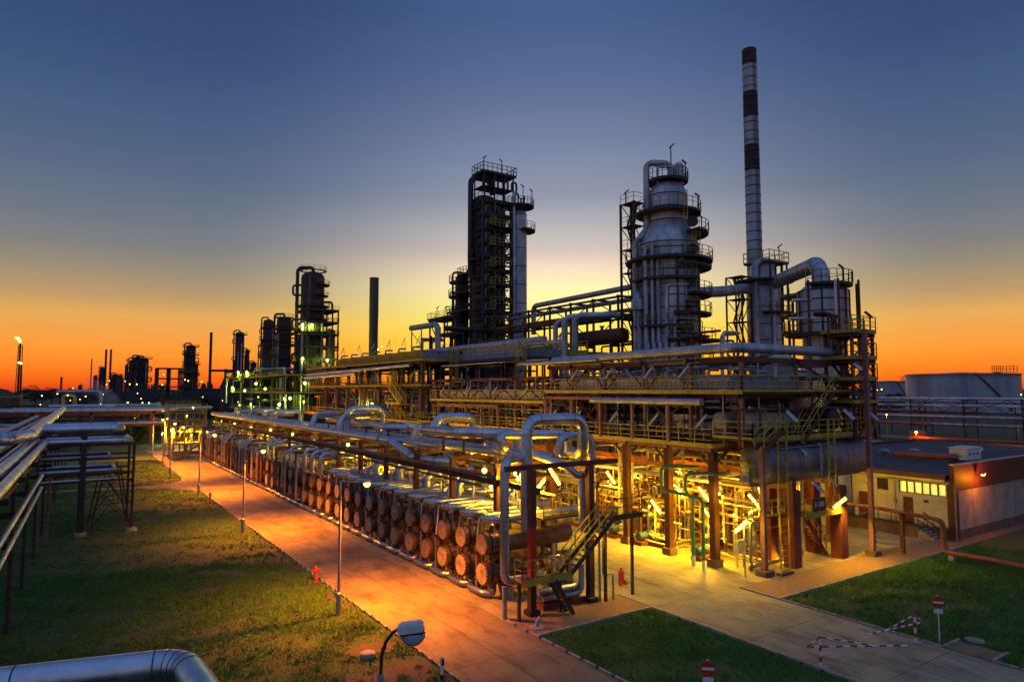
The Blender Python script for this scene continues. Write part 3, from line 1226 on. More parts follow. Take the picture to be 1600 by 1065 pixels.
# big upright loop at the near end
pipe('expansion_loop', 'largest silver pipe loop standing highest above the stairs end of the rack', [(21.75, 30.9, 4.2), (21.75, 30.9, 10.35), (25.9, 30.9, 10.35), (25.9, 30.9, 8.15), (26.6, 33, 8.15)], .34, 'cladding', 16, R_=.8, seams=1.1, group=G2)
pipe('expansion_loop', 'silver pipe coming off the rack end and dropping to the ground by the stairs', [(22.4, 33.5, 8.35), (22.4, 31.6, 8.25), (19.75, 30.1, 8.25), (19.75, 30.1, 1.95), (22.6, 30.3, 1.75), (22.9, 31.5, 1.7)], .25, 'cladding', 14, R_=.5, seams=1.3, group=G2)
solo(MB().lathe([(.24, 0), (.24, .05), (.13, .06), (.13, 1.7)], (19.75, 30.1, 0), 'grey_paint', 14), 'pipe_support', 'plain grey post holding the down pipe at the corner of the stairs', 'support')
pipe('expansion_loop', 'silver hairpin loop lying left of the largest loop, over the rack', [(24.8, 40, 8.3), (22.6, 34.2, 8.35), (22.2, 34.6, 9.3), (26.2, 32.8, 9.3), (26.2, 32.8, 8.2)], .29, 'cladding', 14, R_=.5, seams=1.2, group=G2)
pipe('expansion_loop', 'silver bend between the two legs of the largest loop', [(24.9, 31.9, 8.1), (24.9, 31.9, 9.25), (27.0, 31.5, 9.25), (27.0, 31.5, 5.2)], .27, 'cladding', 14, R_=.55, seams=1.2, group=G2)
pipe('expansion_loop', 'silver pipe stepping down under the end beam beside the red column', [(23.8, 33.5, 8.2), (24.5, 30.7, 7.6), (25.0, 30.5, 7.1), (25.4, 30.4, 7.1), (25.4, 30.4, 4.0)], .24, 'cladding', 12, R_=.4, seams=1.2, group=G2)
pipe('expansion_loop', 'thick silver flat loop raised over the rack in front of the brown posts', [(25.6, 55, 8.9), (23.1, 46.2, 9.0), (23.1, 41.5, 9.05), (26.0, 38.0, 9.05), (26.0, 38.0, 7.9)], .36, 'cladding', 14, R_=.6, seams=1.1, group=G2)
goal(23.3, 26.6, 45.0, 10.0, 8.6, .33, 'broad silver goalpost loop behind the thick flat loop on the rack')
pipe('expansion_loop', 'silver elbow rising from the rack pipe just left of the thick flat loop', [(23.1, 48.0, 7.9), (23.1, 48.0, 9.0), (26.2, 49.0, 9.0)], .30, 'cladding', 14, R_=.6, seams=1.1, group=G2)
pipe('expansion_loop', 'long flat silver bend lying raised over the rack middle', [(25.6, 76, 8.7), (24.2, 60, 8.8), (23.6, 54.5, 8.8), (25.6, 52.5, 8.8), (25.6, 52.5, 7.9)], .34, 'cladding', 14, R_=.7, seams=1.2, group=G2)
goal(23.4, 27.2, 64, 10.2, 8.2, .31, 'tallest silver goalpost loop at the middle of the rack')
pipe('expansion_loop', 'silver knee pipe crossing the rack beside the tallest goalpost loop', [(22.4, 63.2, 7.9), (22.4, 63.2, 9.4), (26.5, 66, 9.4), (26.5, 72, 9.4)], .33, 'cladding', 14, R_=.7, seams=1.2, group=G2)
pipe('expansion_loop', 'silver knee pipe left of the goalpost loop, second from the middle', [(22.4, 71.5, 7.9), (22.4, 71.5, 9.3), (26.6, 74.5, 9.3), (26.6, 80, 9.3)], .31, 'cladding', 14, R_=.7, seams=1.2, group=G2)
goal(22.3, 25.8, 88, 9.3, 7.9, .26, 'low silver goalpost loop on the far half of the rack')
goal(22.3, 25.8, 100, 9.2, 7.9, .24, 'low silver goalpost loop farther along the rack, fourth from the stairs')
pipe('expansion_loop', 'flat silver bend across the far third of the rack', [(25.8, 110, 8.9), (22.7, 94, 8.9), (22.7, 91, 8.9), (25.6, 90, 8.9)], .30, 'cladding', 12, R_=.6, seams=1.5, group=G2)
pipe('expansion_loop', 'farthest flat silver bend on the rack, near its end', [(25.8, 127, 8.8), (22.8, 112, 8.8), (22.8, 108, 8.8), (25.6, 106, 8.8)], .30, 'cladding', 12, R_=.6, seams=1.5, group=G2)
for i, y in enumerate((40.5, 43.5, 53.5, 58.5, 69, 95, 111)):
    b = MB()
    b.bar((23.2, y, 7.6), (23.2, y, 8.7), .12, .12, 'dark_steel', up=(0, 1, 0)).bar((25.9, y, 7.6), (25.9, y, 8.7), .12, .12, 'dark_steel', up=(0, 1, 0)).bar((23.0, y, 8.62), (26.2, y, 8.62), .14, .14, 'dark_steel')
    solo(b, 'pipe_support', f'dark steel goalpost holding raised pipes on the rack, {nth(i + 1)} from the stairs', 'support', 'dark goalpost supports on the exchanger rack')

# lit clutter under the rack: valve manifolds between the shells
def make_manifold(seed):
    rnd = random.Random(seed)
    t = thing('valve_manifold', 'x', 'manifold', (0, 0, 0), 'small valve manifolds under the exchanger rack')
    for k in range(5):
        x = rnd.uniform(.2, 3.6)
        yy = -2.2 + k * .95 + rnd.uniform(-.2, .2)
        z0, z1 = rnd.uniform(3.7, 4.4), rnd.uniform(5.2, 6.3)
        MB().tube([(x, yy, z0), (x, yy, z1), (x + rnd.choice((-1, 1)) * rnd.uniform(.5, 1.2), yy, z1)], rnd.choice((.05, .07, .1)), rnd.choice(('cladding', 'cream_paint', 'cladding_dull')), 8, R_=.18).build('pipe', t)
    for k in range(3):
        z = 4.2 + k * .75 + rnd.uniform(-.15, .15)
        x = .5 + k * 1.2
        MB().tube([(x, -2.6, z), (x, 2.6, z)], rnd.choice((.06, .09, .12)), rnd.choice(('cladding', 'cream_paint')), 8).build('header', t)
    v = MB()
    for k in range(6):
        x, yy, z = rnd.uniform(.2, 3.6), rnd.uniform(-2.4, 2.4), rnd.uniform(4.2, 6.0)
        v.lathe([(.18, -.02), (.18, .02)], (x, yy, z), 'red_oxide', 12, (1, 0, 0)).lathe([(.1, -.12), (.1, .12)], (x + .2, yy, z), 'grey_paint', 8).bar((x, yy, z), (x + .2, yy, z), .04, .04, 'grey_paint')
    v.build('valve', t)
    MB().rail([(3.9, -2.7, 3.9), (3.9, 2.7, 3.9)], 'yellow_paint', 1.1, .05, 1.35).build('railing', t)
    return t


protos = [make_manifold(s) for s in (1, 2, 3, 4)]
for i in range(17):
    o = protos[i] if i < 4 else copy_tree(protos[i % 4])
    o.location = (RX0 + .3, 35.5 + 5.5 * i, 0)
    o['label'] = f'lamplit valve cluster in the {nth(i + 1)} bay of the exchanger rack from the stairs'

# ------------------------------------------------------------------ stairs at the near end
t = thing('access_stair', 'steel stair with yellow handrails climbing along the near end of the exchangers', 'stairs', (23, 29.2, 0))
dk = MB().box(20.0, 23.2, 28.75, 29.55, 2.02, 2.10, 'dark_steel').box(19.98, 23.2, 28.70, 28.76, 1.92, 2.2, 'yellow_dull')
dk.build('landing', t)
MB().rail([(20.0, 29.5, 2.1), (20.0, 28.78, 2.1), (23.1, 28.78, 2.1)], 'yellow_dull', 1.1, .05, .8).build('railing', t)
MB().stair((23.1, 29.2, 2.05), (26.3, 29.2, 4.7), .85, 'dark_steel').build('flight', t)
MB().stair_rail((23.1, 29.2, 2.1), (26.3, 29.2, 4.75), .85, 'yellow_paint').build('handrail', t)
MB().box(26.3, 28.6, 28.75, 29.65, 4.62, 4.72, 'dark_steel').box(23, 26.29, 31, 33.4, 4.62, 4.7, 'dark_steel').build('upper_landing', t)
MB().rail([(26.3, 28.78, 4.72), (28.55, 28.78, 4.72), (28.55, 29.6, 4.72)], 'dark_steel', 1.1, .05, .9).rail([(23.0, 31, 4.7), (26.2, 31, 4.7)], 'yellow_paint', 1.1, .05, .7).build('railing', t)
MB().stair((23.2, 28.9, .05), (22.0, 28.9, 2.0), .6, 'dark_steel').build('flight', t)
for (x, y, z) in ((20.2, 29.4, 2.0), (22.9, 29.4, 2.0), (26.2, 29.4, 4.6), (28.3, 29.4, 4.6)):
    MB().bar((x, y, 0), (x, y, z), .14, .14, 'dark_steel', up=(0, 1, 0)).build('leg', t)
pipe('drain_pipe', 'thin grey pipe ending in a low tee on the slab right of the stairs', [(26.1, 29.5, 4.4), (26.1, 29.5, 1.5), (26.7, 29.3, 1.5), (26.7, 29.3, .04)], .05, 'galvanised', 8, seams=0)
pipe('drain_pipe', 'pair of grey pipes running up the steel leg right of the stairs', [(25.85, 29.5, .04), (25.85, 29.5, 5.0), (25.85, 31, 5.0)], .07, 'galvanised', 8, seams=0)
pipe('header_pipe', 'wide dull pipe lying under the stairs on the slab', [(22.3, 30.2, .6), (24.9, 30.0, .6), (24.9, 30.0, 2.2)], .16, 'cladding_dull', 12)
pipe('header_pipe', 'silver pipe running along below the stair landing', [(21.8, 29.9, 1.1), (24.4, 29.7, 1.1), (24.6, 32, 1.1)], .19, 'cladding', 12)


def pump(loc, label, rot=0, group='pump sets on the slab', s=1.0):
    t = thing('pump', label, 'pump', loc, group)
    b = MB()
    x, y, z = loc
    MB().box(x - 1.0, x + 1.0, y - .42, y + .42, z, z + .28, 'pier_red').build('base', t)
    MB().lathe([(.2, -.95), (.3, -.93), (.3, -.15), (.22, -.1)], (x, y, z + .66), 'blue_paint', 16, (1, 0, 0)).build('motor', t)
    MB().lathe([(.09, -.1), (.09, .25)], (x, y, z + .66), 'grey_paint', 10, (1, 0, 0)).lathe([(.2, .25), (.36, .32), (.36, .6), (.22, .66)], (x, y, z + .66), 'grey_paint', 18, (1, 0, 0)).build('casing', t)
    MB().tube([(x + .46, y, z + .9), (x + .46, y, z + 2.4), (x + .46, y + .9, z + 2.4)], .11, 'cladding', 10).tube([(x + .6, y, z + .66), (x + 1.3, y, z + .66), (x + 1.3, y, z + 2.9)], .13, 'cladding', 10).build('piping', t)
    v = MB().lathe([(.22, -.02), (.22, .02)], (x + .46, y - .36, z + 1.6), 'red_oxide', 14, (0, 1, 0)).bar((x + .46, y - .36, z + 1.6), (x + .46, y, z + 1.6), .05, .05, 'grey_paint').box(x + .28, x + .64, y - .14, y + .14, z + 1.42, z + 1.78, 'grey_paint')
    v.build('valve', t)
    if rot:
        t.rotation_euler = (0, 0, rot)
    return t


pump((23.2, 30.4, .04), 'pump in shadow beneath the stair landing', 0)
pump((24.6, 30.9, .04), 'pump half hidden under the stair flight', R(90))
# extinguishers
t = thing('fire_extinguisher', 'bright red wheeled extinguisher standing on the yellow lit slab by the stairs', 'fire extinguisher', (29.1, 31.2, .04))
MB().lathe([(.17, 0.1), (.17, .82), (.08, .95), (.08, 1.05)], (29.1, 31.2, .04), 'red_paint', 16).build('cylinder', t)
MB().lathe([(.16, -.03), (.16, .03)], (29.3, 31.05, .2), 'red_paint', 14, (1, 0, .2)).lathe([(.16, -.03), (.16, .03)], (28.9, 31.05, .2), 'red_paint', 14, (1, 0, -.2)).build('wheel', t)

# ------------------------------------------------------------------ main process unit: steel structures
def structure(name, label, x0, x1, y0, y1, xs, ys_, z0, levels, colmat, colw, beammat, deckmat='dark_steel', railm='yellow_paint', rail_sides='wsn', braces=(), base=False, holes=()):
    t = thing(name, label, 'steel structure', ((x0 + x1) / 2, (y0 + y1) / 2, z0))
    zt = levels[-1][0]
    for x in xs:
        for y in ys_:
            c = MB()
            c.bar((x, y, z0), (x, y, zt), colw, colw, colmat, up=(0, 1, 0))
            if base:
                c.box(x - colw * .8, x + colw * .8, y - colw * .8, y + colw * .8, z0, z0 + .55, 'plinth_brown')
            c.build('column', t)
    for z, deck, rl in levels:
        for y in ys_:
            MB().bar((x0, y, z - .22), (x1, y, z - .22), colw * .5, .36, beammat).build('beam', t)
        for x in xs:
            MB().bar((x, y0, z - .24), (x, y1, z - .24), colw * .45, .34, beammat).build('beam', t)
        if deck:
            b = MB().box(x0, x1, y0, y1, z - .03, z + .03, deckmat)
            b.box(x0 - .03, x0, y0, y1, z - .14, z + .12, railm if rl else beammat)
            b.box(x0 - .03, x1, y0 - .03, y0 - .001, z - .14, z + .12, railm if rl else beammat)
            b.build('deck', t)
        if rl:
            m = MB()
            if 'w' in rl:
                m.rail([(x0, y0, z), (x0, y1, z)], railm, 1.15, .055, 1.5, mids=(.35, .68))
            if 's' in rl:
                m.rail([(x0, y0, z), (x1, y0, z)], railm, 1.15, .055, 1.5, mids=(.35, .68))
            if 'n' in rl:
                m.rail([(x0, y1, z), (x1, y1, z)], railm, 1.15, .055, 1.5)
            if 'e' in rl:
                m.rail([(x1, y0, z), (x1, y1, z)], railm, 1.15, .055, 1.5)
            m.build('railing', t)
    for (p, q) in braces:
        MB().bar(p, q, .14, .14, beammat).build('brace', t)
    return t


UX = 37.4
# ground storey with stout fireproofed columns and the long main deck
ysA = [30.8, 34.9, 39.3, 44.2, 49.4, 54.8, 60.2, 65.8]
sA = structure('process_structure', 'main process deck on stout brown columns over the yellow lit slab', 37.0, 52, 30.5, 68, [UX, 44.6, 51.4], ysA, 0, [(8.2, True, 'ws')], 'fireproofing', .48, 'pink_primer', base=True)
for y in ysA:
    b = MB()
    b.bar((UX + .3, y, 6.9), (UX + 1.7, y, 7.9), .14, .14, 'red_oxide').bar((UX, y + .3, 6.9), (UX, y + 1.6, 7.9), .14, .14, 'red_oxide')
    b.build('brace', sA)
for y in (33, 37, 42, 47):
    MB().bar((37.2, y, 7.75), (51.6, y, 7.75), .16, .3, 'red_oxide').build('beam', sA)
MB().bar((39, 30.8, 6.3), (39, 60, 6.3), .3, .3, 'rust_pipe').bar((41.5, 30.8, 6.3), (41.5, 60, 6.3), .3, .3, 'rust_pipe').build('beam', sA)
# slim south columns
for (x, y, m) in ((38.25, 27.5, 'pink_primer'), (49.6, 26.5, 'pink_primer')):
    zt = 8.55 if x < 40 else 16.6
    MB().bar((x, y, 0), (x, y, zt), .30, .30, m, up=(0, 1, 0)).box(x - .45, x + .45, y - .4, y + .4, 0, .38, 'plinth_brown').build('column', sA)
MB().bar((37.4, 27.42, 8.62), (51.9, 27.42, 8.62), .2, .2, 'pink_primer').build('beam', sA)
MB().box(37.0, 52, 27.25, 30.45, 8.72, 8.79, 'dark_steel').box(36.97, 52, 27.2, 27.249, 8.66, 8.9, 'yellow_dull').build('deck', sA)
MB().rail([(37, 30.4, 8.8), (37, 27.25, 8.8), (52, 27.25, 8.8)], 'yellow_paint', 1.15, .055, 1.2, mids=(.35, .68)).build('railing', sA)

sB = structure('process_structure', 'upper steel storeys at the right corner of the process unit, yellow handrails', 37.3, 50.5, 28.2, 50, [37.8, 44, 50.2], [28.6, 33, 37.6, 42.2, 46.4, 49.6], 8.24, [(11.9, True, 'ws'), (14.35, False, None)], 'pink_primer', .24, 'red_oxide', railm='yellow_paint',
               braces=[((37.8, 42.2, 8.3), (37.8, 46.4, 11.6)), ((37.8, 46.4, 8.3), (37.8, 42.2, 11.6)), ((37.8, 33, 8.3), (37.8, 37.6, 11.6)), ((37.8, 37.6, 8.3), (37.8, 33, 11.6)), ((44, 28.6, 8.3), (50.2, 28.6, 11.6)), ((44, 28.6, 14.2), (50.2, 28.6, 11.9))])
MB().bar((36.2, 28.0, 10.75), (51.3, 27.6, 10.75), .14, .14, 'red_oxide').build('beam', sB)
for x in (36.4, 38.6, 41.2, 44.0, 47.0, 50.8, 51.3):
    MB().bar((x, 27.8, 8.3), (x, 27.8, 10.7), .12, .12, 'red_oxide', up=(0, 1, 0)).build('column', sB)
MB().box(37.35, 52.2, 27.4, 28.15, 11.87, 11.93, 'dark_steel').build('deck', sB)
MB().stair((42.2, 27.5, 8.25), (46.2, 27.5, 11.85), .8, 'dark_steel').stair_rail((42.2, 27.5, 8.3), (46.2, 27.5, 11.9), .8, 'yellow_dull').build('stair', sB)
MB().stair((37.2, 26.9, 8.2), (39.4, 26.9, 9.4), .7, 'dark_steel').stair_rail((37.2, 26.9, 8.2), (39.4, 26.9, 9.4), .7, 'yellow_dull').build('stair', sB)

sC = structure('process_structure', 'middle stretch of the process unit carrying cream air coolers over pink posts', 37.3, 50.5, 50.2, 73.5, [37.8, 44, 50.2], [51, 55.6, 60.4, 65, 69.4, 73.2], 8.24, [(10.9, True, 'w'), (13.4, False, None)], 'pink_primer', .26, 'red_oxide', railm='yellow_paint',
               braces=[((37.8, 51, 8.3), (37.8, 55.6, 10.6)), ((37.8, 65, 8.3), (37.8, 69.4, 10.6))])
sC2 = structure('process_structure', 'deck with yellow ladders under the grey cooler box, left of centre', 41.5, 50.5, 58.5, 76, [42, 50], [59, 64.6, 70.2, 75.6], 13.4, [(15.6, True, None)], 'red_oxide', .26, 'red_oxide', railm='yellow_dull')
b = MB()
for y in (59.2, 60.6, 74.2, 75.7):
    b.ladder(41.3, y, 11, 17.6, 'yellow_paint')
    b.bar((41.3, y - .5, 11), (41.3, y - .5, 17.6), .09, .09, 'yellow_dull', up=(0, 1, 0))
b.build('ladder', sC2)
# left block: tall brown legs, yellow deck at 12.7, coolers on top
ysD = [76.6, 82.5, 85.2, 90.5, 95.2, 97.4, 103, 107.6, 113.2]
sD = structure('process_structure', 'left block of the process unit on tall brown legs with a long yellow railed deck', 37.2, 51, 75.8, 124, [37.8, 43, 50.4], ysD, 0, [(8.0, True, 'w'), (12.7, True, 'w'), (15.9, True, 'w')], 'red_oxide', .42, 'red_oxide', railm='yellow_dull')
for i in range(len(ysD) - 1):
    y0, y1 = ysD[i], ysD[i + 1]
    if y1 - y0 > 4:
        MB().bar((37.9, y0 + .2, 8.2), (37.9, y1 - .2, 12.4), .16, .16, 'pink_primer').build('brace', sD)
for y in ysD:
    MB().bar((37.55, y, 8.0), (37.55, y, 12.4), .1, .44, 'pink_primer', up=(1, 0, 0)).build('column', sD)
b = MB()
b.box(36.0, 37.15, 79.2, 84.2, 10.2, 10.3, 'yellow_paint')
b.build('landing', sD)
MB().stair((36.4, 79.4, 10.3), (36.4, 83.6, 12.7), .9, 'yellow_paint').stair_rail((36.4, 79.4, 10.3), (36.4, 83.6, 12.75), .9).rail([(36, 79.2, 10.3), (36, 84.2, 10.3)], sp=.7).stair_rail((36.8, 84.2, 10.3), (36.8, 80.5, 8.0), .7).build('stair', sD)
MB().rail([(37.0, 83.0, 12.7), (37.0, 86.0, 12.7)], 'yellow_paint', 1.9, .07, .5).build('railing', sD)
# deck rail strip linking the blocks at 8.2
t = thing('walkway', 'yellow railed walkway joining the middle stretch to the tall brown legs', 'walkway', (37.3, 72, 8.1))
MB().box(36.7, 38.2, 68.05, 75.75, 8.1, 8.2, 'dark_steel').build('deck', t)
MB().rail([(36.72, 68.05, 8.2), (36.72, 75.7, 8.2)], 'yellow_dull', 1.15, .05).build('railing', t)

# air coolers ------------------------------------------------------------------------------------
def cooler(x0, x1, y0, y1, z, label, face='cream_paint', h=.95, fans=True):
    t = thing('air_cooler', label, 'air cooler', ((x0 + x1) / 2, (y0 + y1) / 2, z), 'finned air coolers along the process deck')
    MB().box(x0 + .35, x1, y0, y1, z + .1, z + h * .72, 'grey_paint').build('fin_bundle', t)
    b = MB().box(x0, x0 + .34, y0 + .05, y1 - .05, z + .12, z + h, face)
    n = max(3, int((y1 - y0) / .42))
    for k in range(n):
        yy = y0 + .2 + (y1 - y0 - .4) * k / (n - 1)
        for zz in (.35, .62):
            b.box(x0 - .03, x0, yy - .05, yy + .05, z + h * zz, z + h * zz + .09, 'dark_steel')
    b.build('header_box', t)
    if fans:
        f = MB()
        r = min((y1 - y0) * .42, 1.7)
        for cx in (x0 + 1.9, x0 + 5.2):
            if cx + r < x1:
                f.lathe([(r, 0), (r * 1.05, .45)], (cx, (y0 + y1) / 2, z + h * .72), 'grey_paint', 20, cap0=False, cap1=False)
                f.lathe([(r * .99, .1), (r * .99, .14)], (cx, (y0 + y1) / 2, z + h * .72), 'dark_iron', 20)
        f.build('fan_ring', t)
    l = MB()
    for yy in (y0 + .3, y1 - .3):
        for xx in (x0 + .5, x1 - .5):
            l.bar((xx, yy, z - .0), (xx, yy, z + .12), .14, .14, 'red_oxide', up=(0, 1, 0))
    l.tube([(x0 + .15, (y0 + y1) / 2, z + h), (x0 + .15, (y0 + y1) / 2, z + h + .55), (x0 + 1.2, (y0 + y1) / 2, z + h + .55)], .12, 'cladding_dull', 8)
    l.build('leg', t)


for i in range(4):
    cooler(37.9, 44, 33.8 + 3.72 * i, 33.8 + 3.72 * (i + 1) - .1, 12.0, f'{["right-hand", "second", "third", "left-hand"][i]} cream fronted cooler on the upper deck of the right corner')
cooler(37.9, 46, 29.5, 33.6, 12.0, 'plain grey sided cooler box at the right end of the upper deck', face='grey_paint')
for i in range(5):
    cooler(37.8, 43, 51 + 4.2 * i, 51 + 4.2 * (i + 1) - .1, 11.0, f'cream cooler on the middle stretch, {nth(i + 1)} from its right end')
for i in range(4):
    cooler(42.2, 49, 60.8 + 3.35 * i, 60.8 + 3.35 * (i + 1) - .02, 15.7, f'grey box cooler left of centre, {nth(i + 1)} from its right end', face='grey_paint', h=1.5, fans=False)
for i in range(7):
    cooler(37.6, 46, 77.2 + 4.5 * i, 77.2 + 4.5 * (i + 1) - .1, 16.0, f'cooler with brown header on the roof of the left block, {nth(i + 1)} from the right', face='yellow_dull', h=1.15)

# long roof pipes
GR = 'large dull pipes along the roof of the process unit'
pipe('roof_pipe', 'fat grey pipe along the roof edge at the right corner of the unit', [(38.0, 49.5, 14.75), (38.0, 29.2, 14.95), (48.8, 28.9, 14.95)], .36, 'cladding_dull', 14, group=GR, seams=5)
pipe('roof_pipe', 'bright silver lagged pipe end piece beside the fat grey roof pipe', [(37.7, 55, 14.6), (37.7, 43, 14.62)], .2, 'cladding', 12, group=GR)
pipe('roof_pipe', 'long grey pipe above the grey box cooler, sloping into view', [(42.5, 104, 17.35), (42.5, 57, 17.45)], .42, 'cladding_dull', 14, group=GR)
pipe('roof_pipe', 'grey pipe elbow turning down right of the grey box cooler', [(42, 60, 17.0), (42, 53.0, 17.0), (42, 53.0, 13.6)], .26, 'cladding_dull', 12, group=GR)
pipe('roof_pipe', 'silver pipe run under the roof coolers of the left block', [(37.3, 123, 14.9), (37.3, 79, 15.3)], .26, 'cladding', 12, group=GR)
pipe('roof_pipe', 'second silver pipe along the far end of the left block', [(37.1, 124, 14.3), (37.1, 98, 14.6)], .30, 'cladding', 12, group=GR)
pipe('deck_pipe', 'grey pipe carried on pink posts along the main deck', [(36.9, 43, 11.2), (36.9, 31.2, 11.2)], .24, 'cladding_dull', 12)
for i, (ya, yb, z, lb) in enumerate(((34.4, 49.4, 11.35, 'right'), (57.6, 70.6, 10.4, 'middle'))):
    t = thing('pipe_support', f'pink painted steel goalpost frame standing along the main deck, {lb} one', 'support', (36.9, (ya + yb) / 2, 8.24))
    MB().bar((36.95, ya, z), (36.95, yb, z), .2, .24, 'pink_primer').build('beam', t)
    for k in range(5):
        y = ya + (yb - ya) * k / 4
        MB().bar((36.95, y, 8.24), (36.95, y, z - .13), .22, .22, 'pink_primer', up=(0, 1, 0)).build('post', t)

# clutter on the upper decks ----------------------------------------------------------------------
def vessel(label, c, r, L, ax, m='cream_paint', name='horizontal_vessel', head=.3):
    t = thing(name, label, 'vessel', c)
    a = Vector(ax).normalized()
    o = Vector(c)
    MB().lathe([(r, -L / 2), (r, L / 2)], o, m, 24, a, False, False).build('shell', t)
    MB().dome(o + a * L / 2, r, r * head * 1.6, m, 24, a).dome(o - a * L / 2, r, r * head * 1.6, m, 24, -a).build('head', t)
    s = MB()
    for k in (-.3, .3):
        p = o + a * L * k
        s.bar((p.x, p.y, p.z - r * 1.35), (p.x, p.y, p.z - r * .7), .25 if abs(a.x) > .5 else r * 1.5, r * 1.5 if abs(a.x) > .5 else .25, 'red_oxide', up=(0, 1, 0))
    s.build('saddle', t)
    n = MB().lathe([(r * .22, r * .8), (r * .22, r * 1.35), (r * .34, r * 1.36), (r * .34, r * 1.5)], o, 'grey_paint', 12)
    n.build('nozzle', t)
    return t


vessel('cream ended horizontal drum behind red posts on the corner deck, left one', (41.2, 31.3, 9.85), .66, 4.6, (1, 0, 0))
vessel('cream ended horizontal drum behind red posts on the corner deck, right one', (41.6, 29.55, 9.8), .68, 4.6, (1, 0, 0))
vessel('dark horizontal drum deep in the right end of the corner deck', (47.2, 29.4, 9.9), .8, 3.2, (0, 1, 0), 'dark_steel')
vessel('brown horizontal drum on the upper deck behind the hook pipes', (52, 58.5, 18.2), .9, 7, (0, 1, 0), 'red_oxide')

rnd = random.Random(21)


def tangle(n, xr, yr, zr, mats, rr, label, group, name='process_pipe', axes='xyz', ln=(2, 8)):
    for i in range(n):
        p = Vector((rnd.uniform(*xr), rnd.uniform(*yr), rnd.uniform(*zr)))
        pts = [p.copy()]
        la = None
        for k in range(rnd.randint(2, 5)):
            ch = [a for a in 'yzx' if a != la and a in axes]
            a = rnd.choice(ch)
            la = a
            j = 'xyz'.index(a)
            r = (xr, yr, zr)[j]
            L = rnd.uniform(*ln)
            v = p[j] + (L if rnd.random() < .5 else -L)
            v = max(r[0], min(r[1], v))
            if abs(v - p[j]) < .6:
                v = r[0] if p[j] > (r[0] + r[1]) / 2 else r[1]
            p[j] = v
            pts.append(p.copy())
        r = rnd.choice(rr)
        mm = rnd.choice(mats)
        b = MB().tube(pts, r, mm, 8 if r < .1 else 10, seams=1.6 if mm.startswith('clad') and r > .09 else 0)
        q = pts[len(pts) // 2]
        b.lathe([(r * 2.2, -.04), (r * 2.2, .04)], q, mm, 10, (pts[1] - pts[0]))
        solo(b, name, label, 'pipe', group)


bays = [('in the corner bay', (28.5, 35)), ('in the second bay', (35, 39.5)), ('in the third bay', (39.5, 47)), ('in the deepest bays', (47, 66))]
for lb, yr in bays:
    tangle(11, (38.2, 44), yr, (.4, 7.2), ['cream_paint', 'cladding', 'cladding_dull', 'yellow_dull'], [.05, .07, .09, .12], f'pipe in the lamplit tangle under the process deck, {lb}', f'lamplit pipes {lb}')
    for k, x in enumerate((38.6, 40.2, 41.8, 43.2)):
        pipe('header_pipe', f'long yellow lit header under the process deck, {nth(k + 1)} from the front, {lb}', [(x, yr[0], 5.55 + .18 * k), (x, yr[1] - .05, 5.55 + .18 * k)], (.16, .1, .2, .13)[k], ('cream_paint', 'cladding', 'cream_paint', 'cladding_dull')[k], 10, group='straight headers under the process deck', seams=0)
for lb, yr, zr in (('the right corner', (29, 49), (8.6, 11.5)), ('the middle stretch', (51, 73), (8.6, 10.6)), ('the left block', (77, 122), (8.6, 12.2))):
    tangle(14, (38.5, 48), yr, zr, ['dark_steel', 'cladding_dull', 'red_oxide'], [.06, .1, .15, .2], f'pipe half lost in the dark on the main deck of {lb}', f'dark pipes on {lb}')
for lb, yr, zr in (('the right corner', (29, 49), (12.9, 14.2)), ('the middle stretch', (51, 73), (12, 15)), ('the left block', (77, 122), (13, 15.5))):
    tangle(12, (38.5, 49), yr, zr, ['cladding_dull', 'cladding_dull', 'dark_steel'], [.07, .1, .14], f'grey pipe among the coolers on top of {lb}', f'pipes among the coolers on {lb}')
for lb, yr, zs in (('the right corner', (28.6, 49.5), ((8.9, 11.5), (12.9, 14.3))), ('the middle stretch', (50.5, 73), ((8.7, 10.6), (11.9, 13.3))), ('the left block', (76.5, 120), ((8.6, 12.3), (13.2, 15.6)))):
    for zr in zs:
        tangle(16, (37.5, 39.6), yr, zr, ['galvanised', 'dark_steel', 'cladding_dull', 'yellow_dull'], [.03, .045, .06], f'thin pipe on the face of {lb}, {"lower" if zr == zs[0] else "upper"} storey', f'thin pipes on the {"lower" if zr == zs[0] else "upper"} face of {lb}', ln=(1.2, 5))
for i, y in enumerate((33, 37.6, 42.2, 46.4)):
    MB().bar((37.75, y, 12.1), (37.75, y + 2.2, 14.1), .09, .09, 'red_oxide').bar((37.75, y + 4.3, 12.1), (37.75, y + 2.2, 14.1), .09, .09, 'red_oxide').build('brace', sB)
for i, y in enumerate((51, 55.6, 60.4, 65, 69.4)):
    MB().bar((37.75, y, 11.0), (37.75, y + 4.2, 13.2), .1, .1, 'red_oxide').bar((37.75, y + 4.2, 11.0), (37.75, y, 13.2), .1, .1, 'red_oxide').build('brace', sC)
for i in range(26):
    y = 30 + i * 1.75
    MB().bar((37.62, y, 8.3), (37.62, y, 11.8 if y < 50 else 10.7), .07, .07, ('galvanised', 'red_oxide', 'dark_steel')[i % 3], up=(0, 1, 0)).build('standpipe', sB if y < 50 else sC)
tangle(16, (50, 56), (40, 72), (9, 17.5), ['cladding_dull', 'dark_steel', 'red_oxide'], [.12, .18, .25], 'pipe in the dark mass in front of the big ringed column', 'pipes before the big ringed column')
tangle(14, (50, 56), (74, 110), (9, 21), ['dark_steel', 'cladding_dull', 'red_oxide'], [.12, .18, .25], 'pipe in the dark mass before the tall steel framed tower', 'pipes before the steel framed tower')
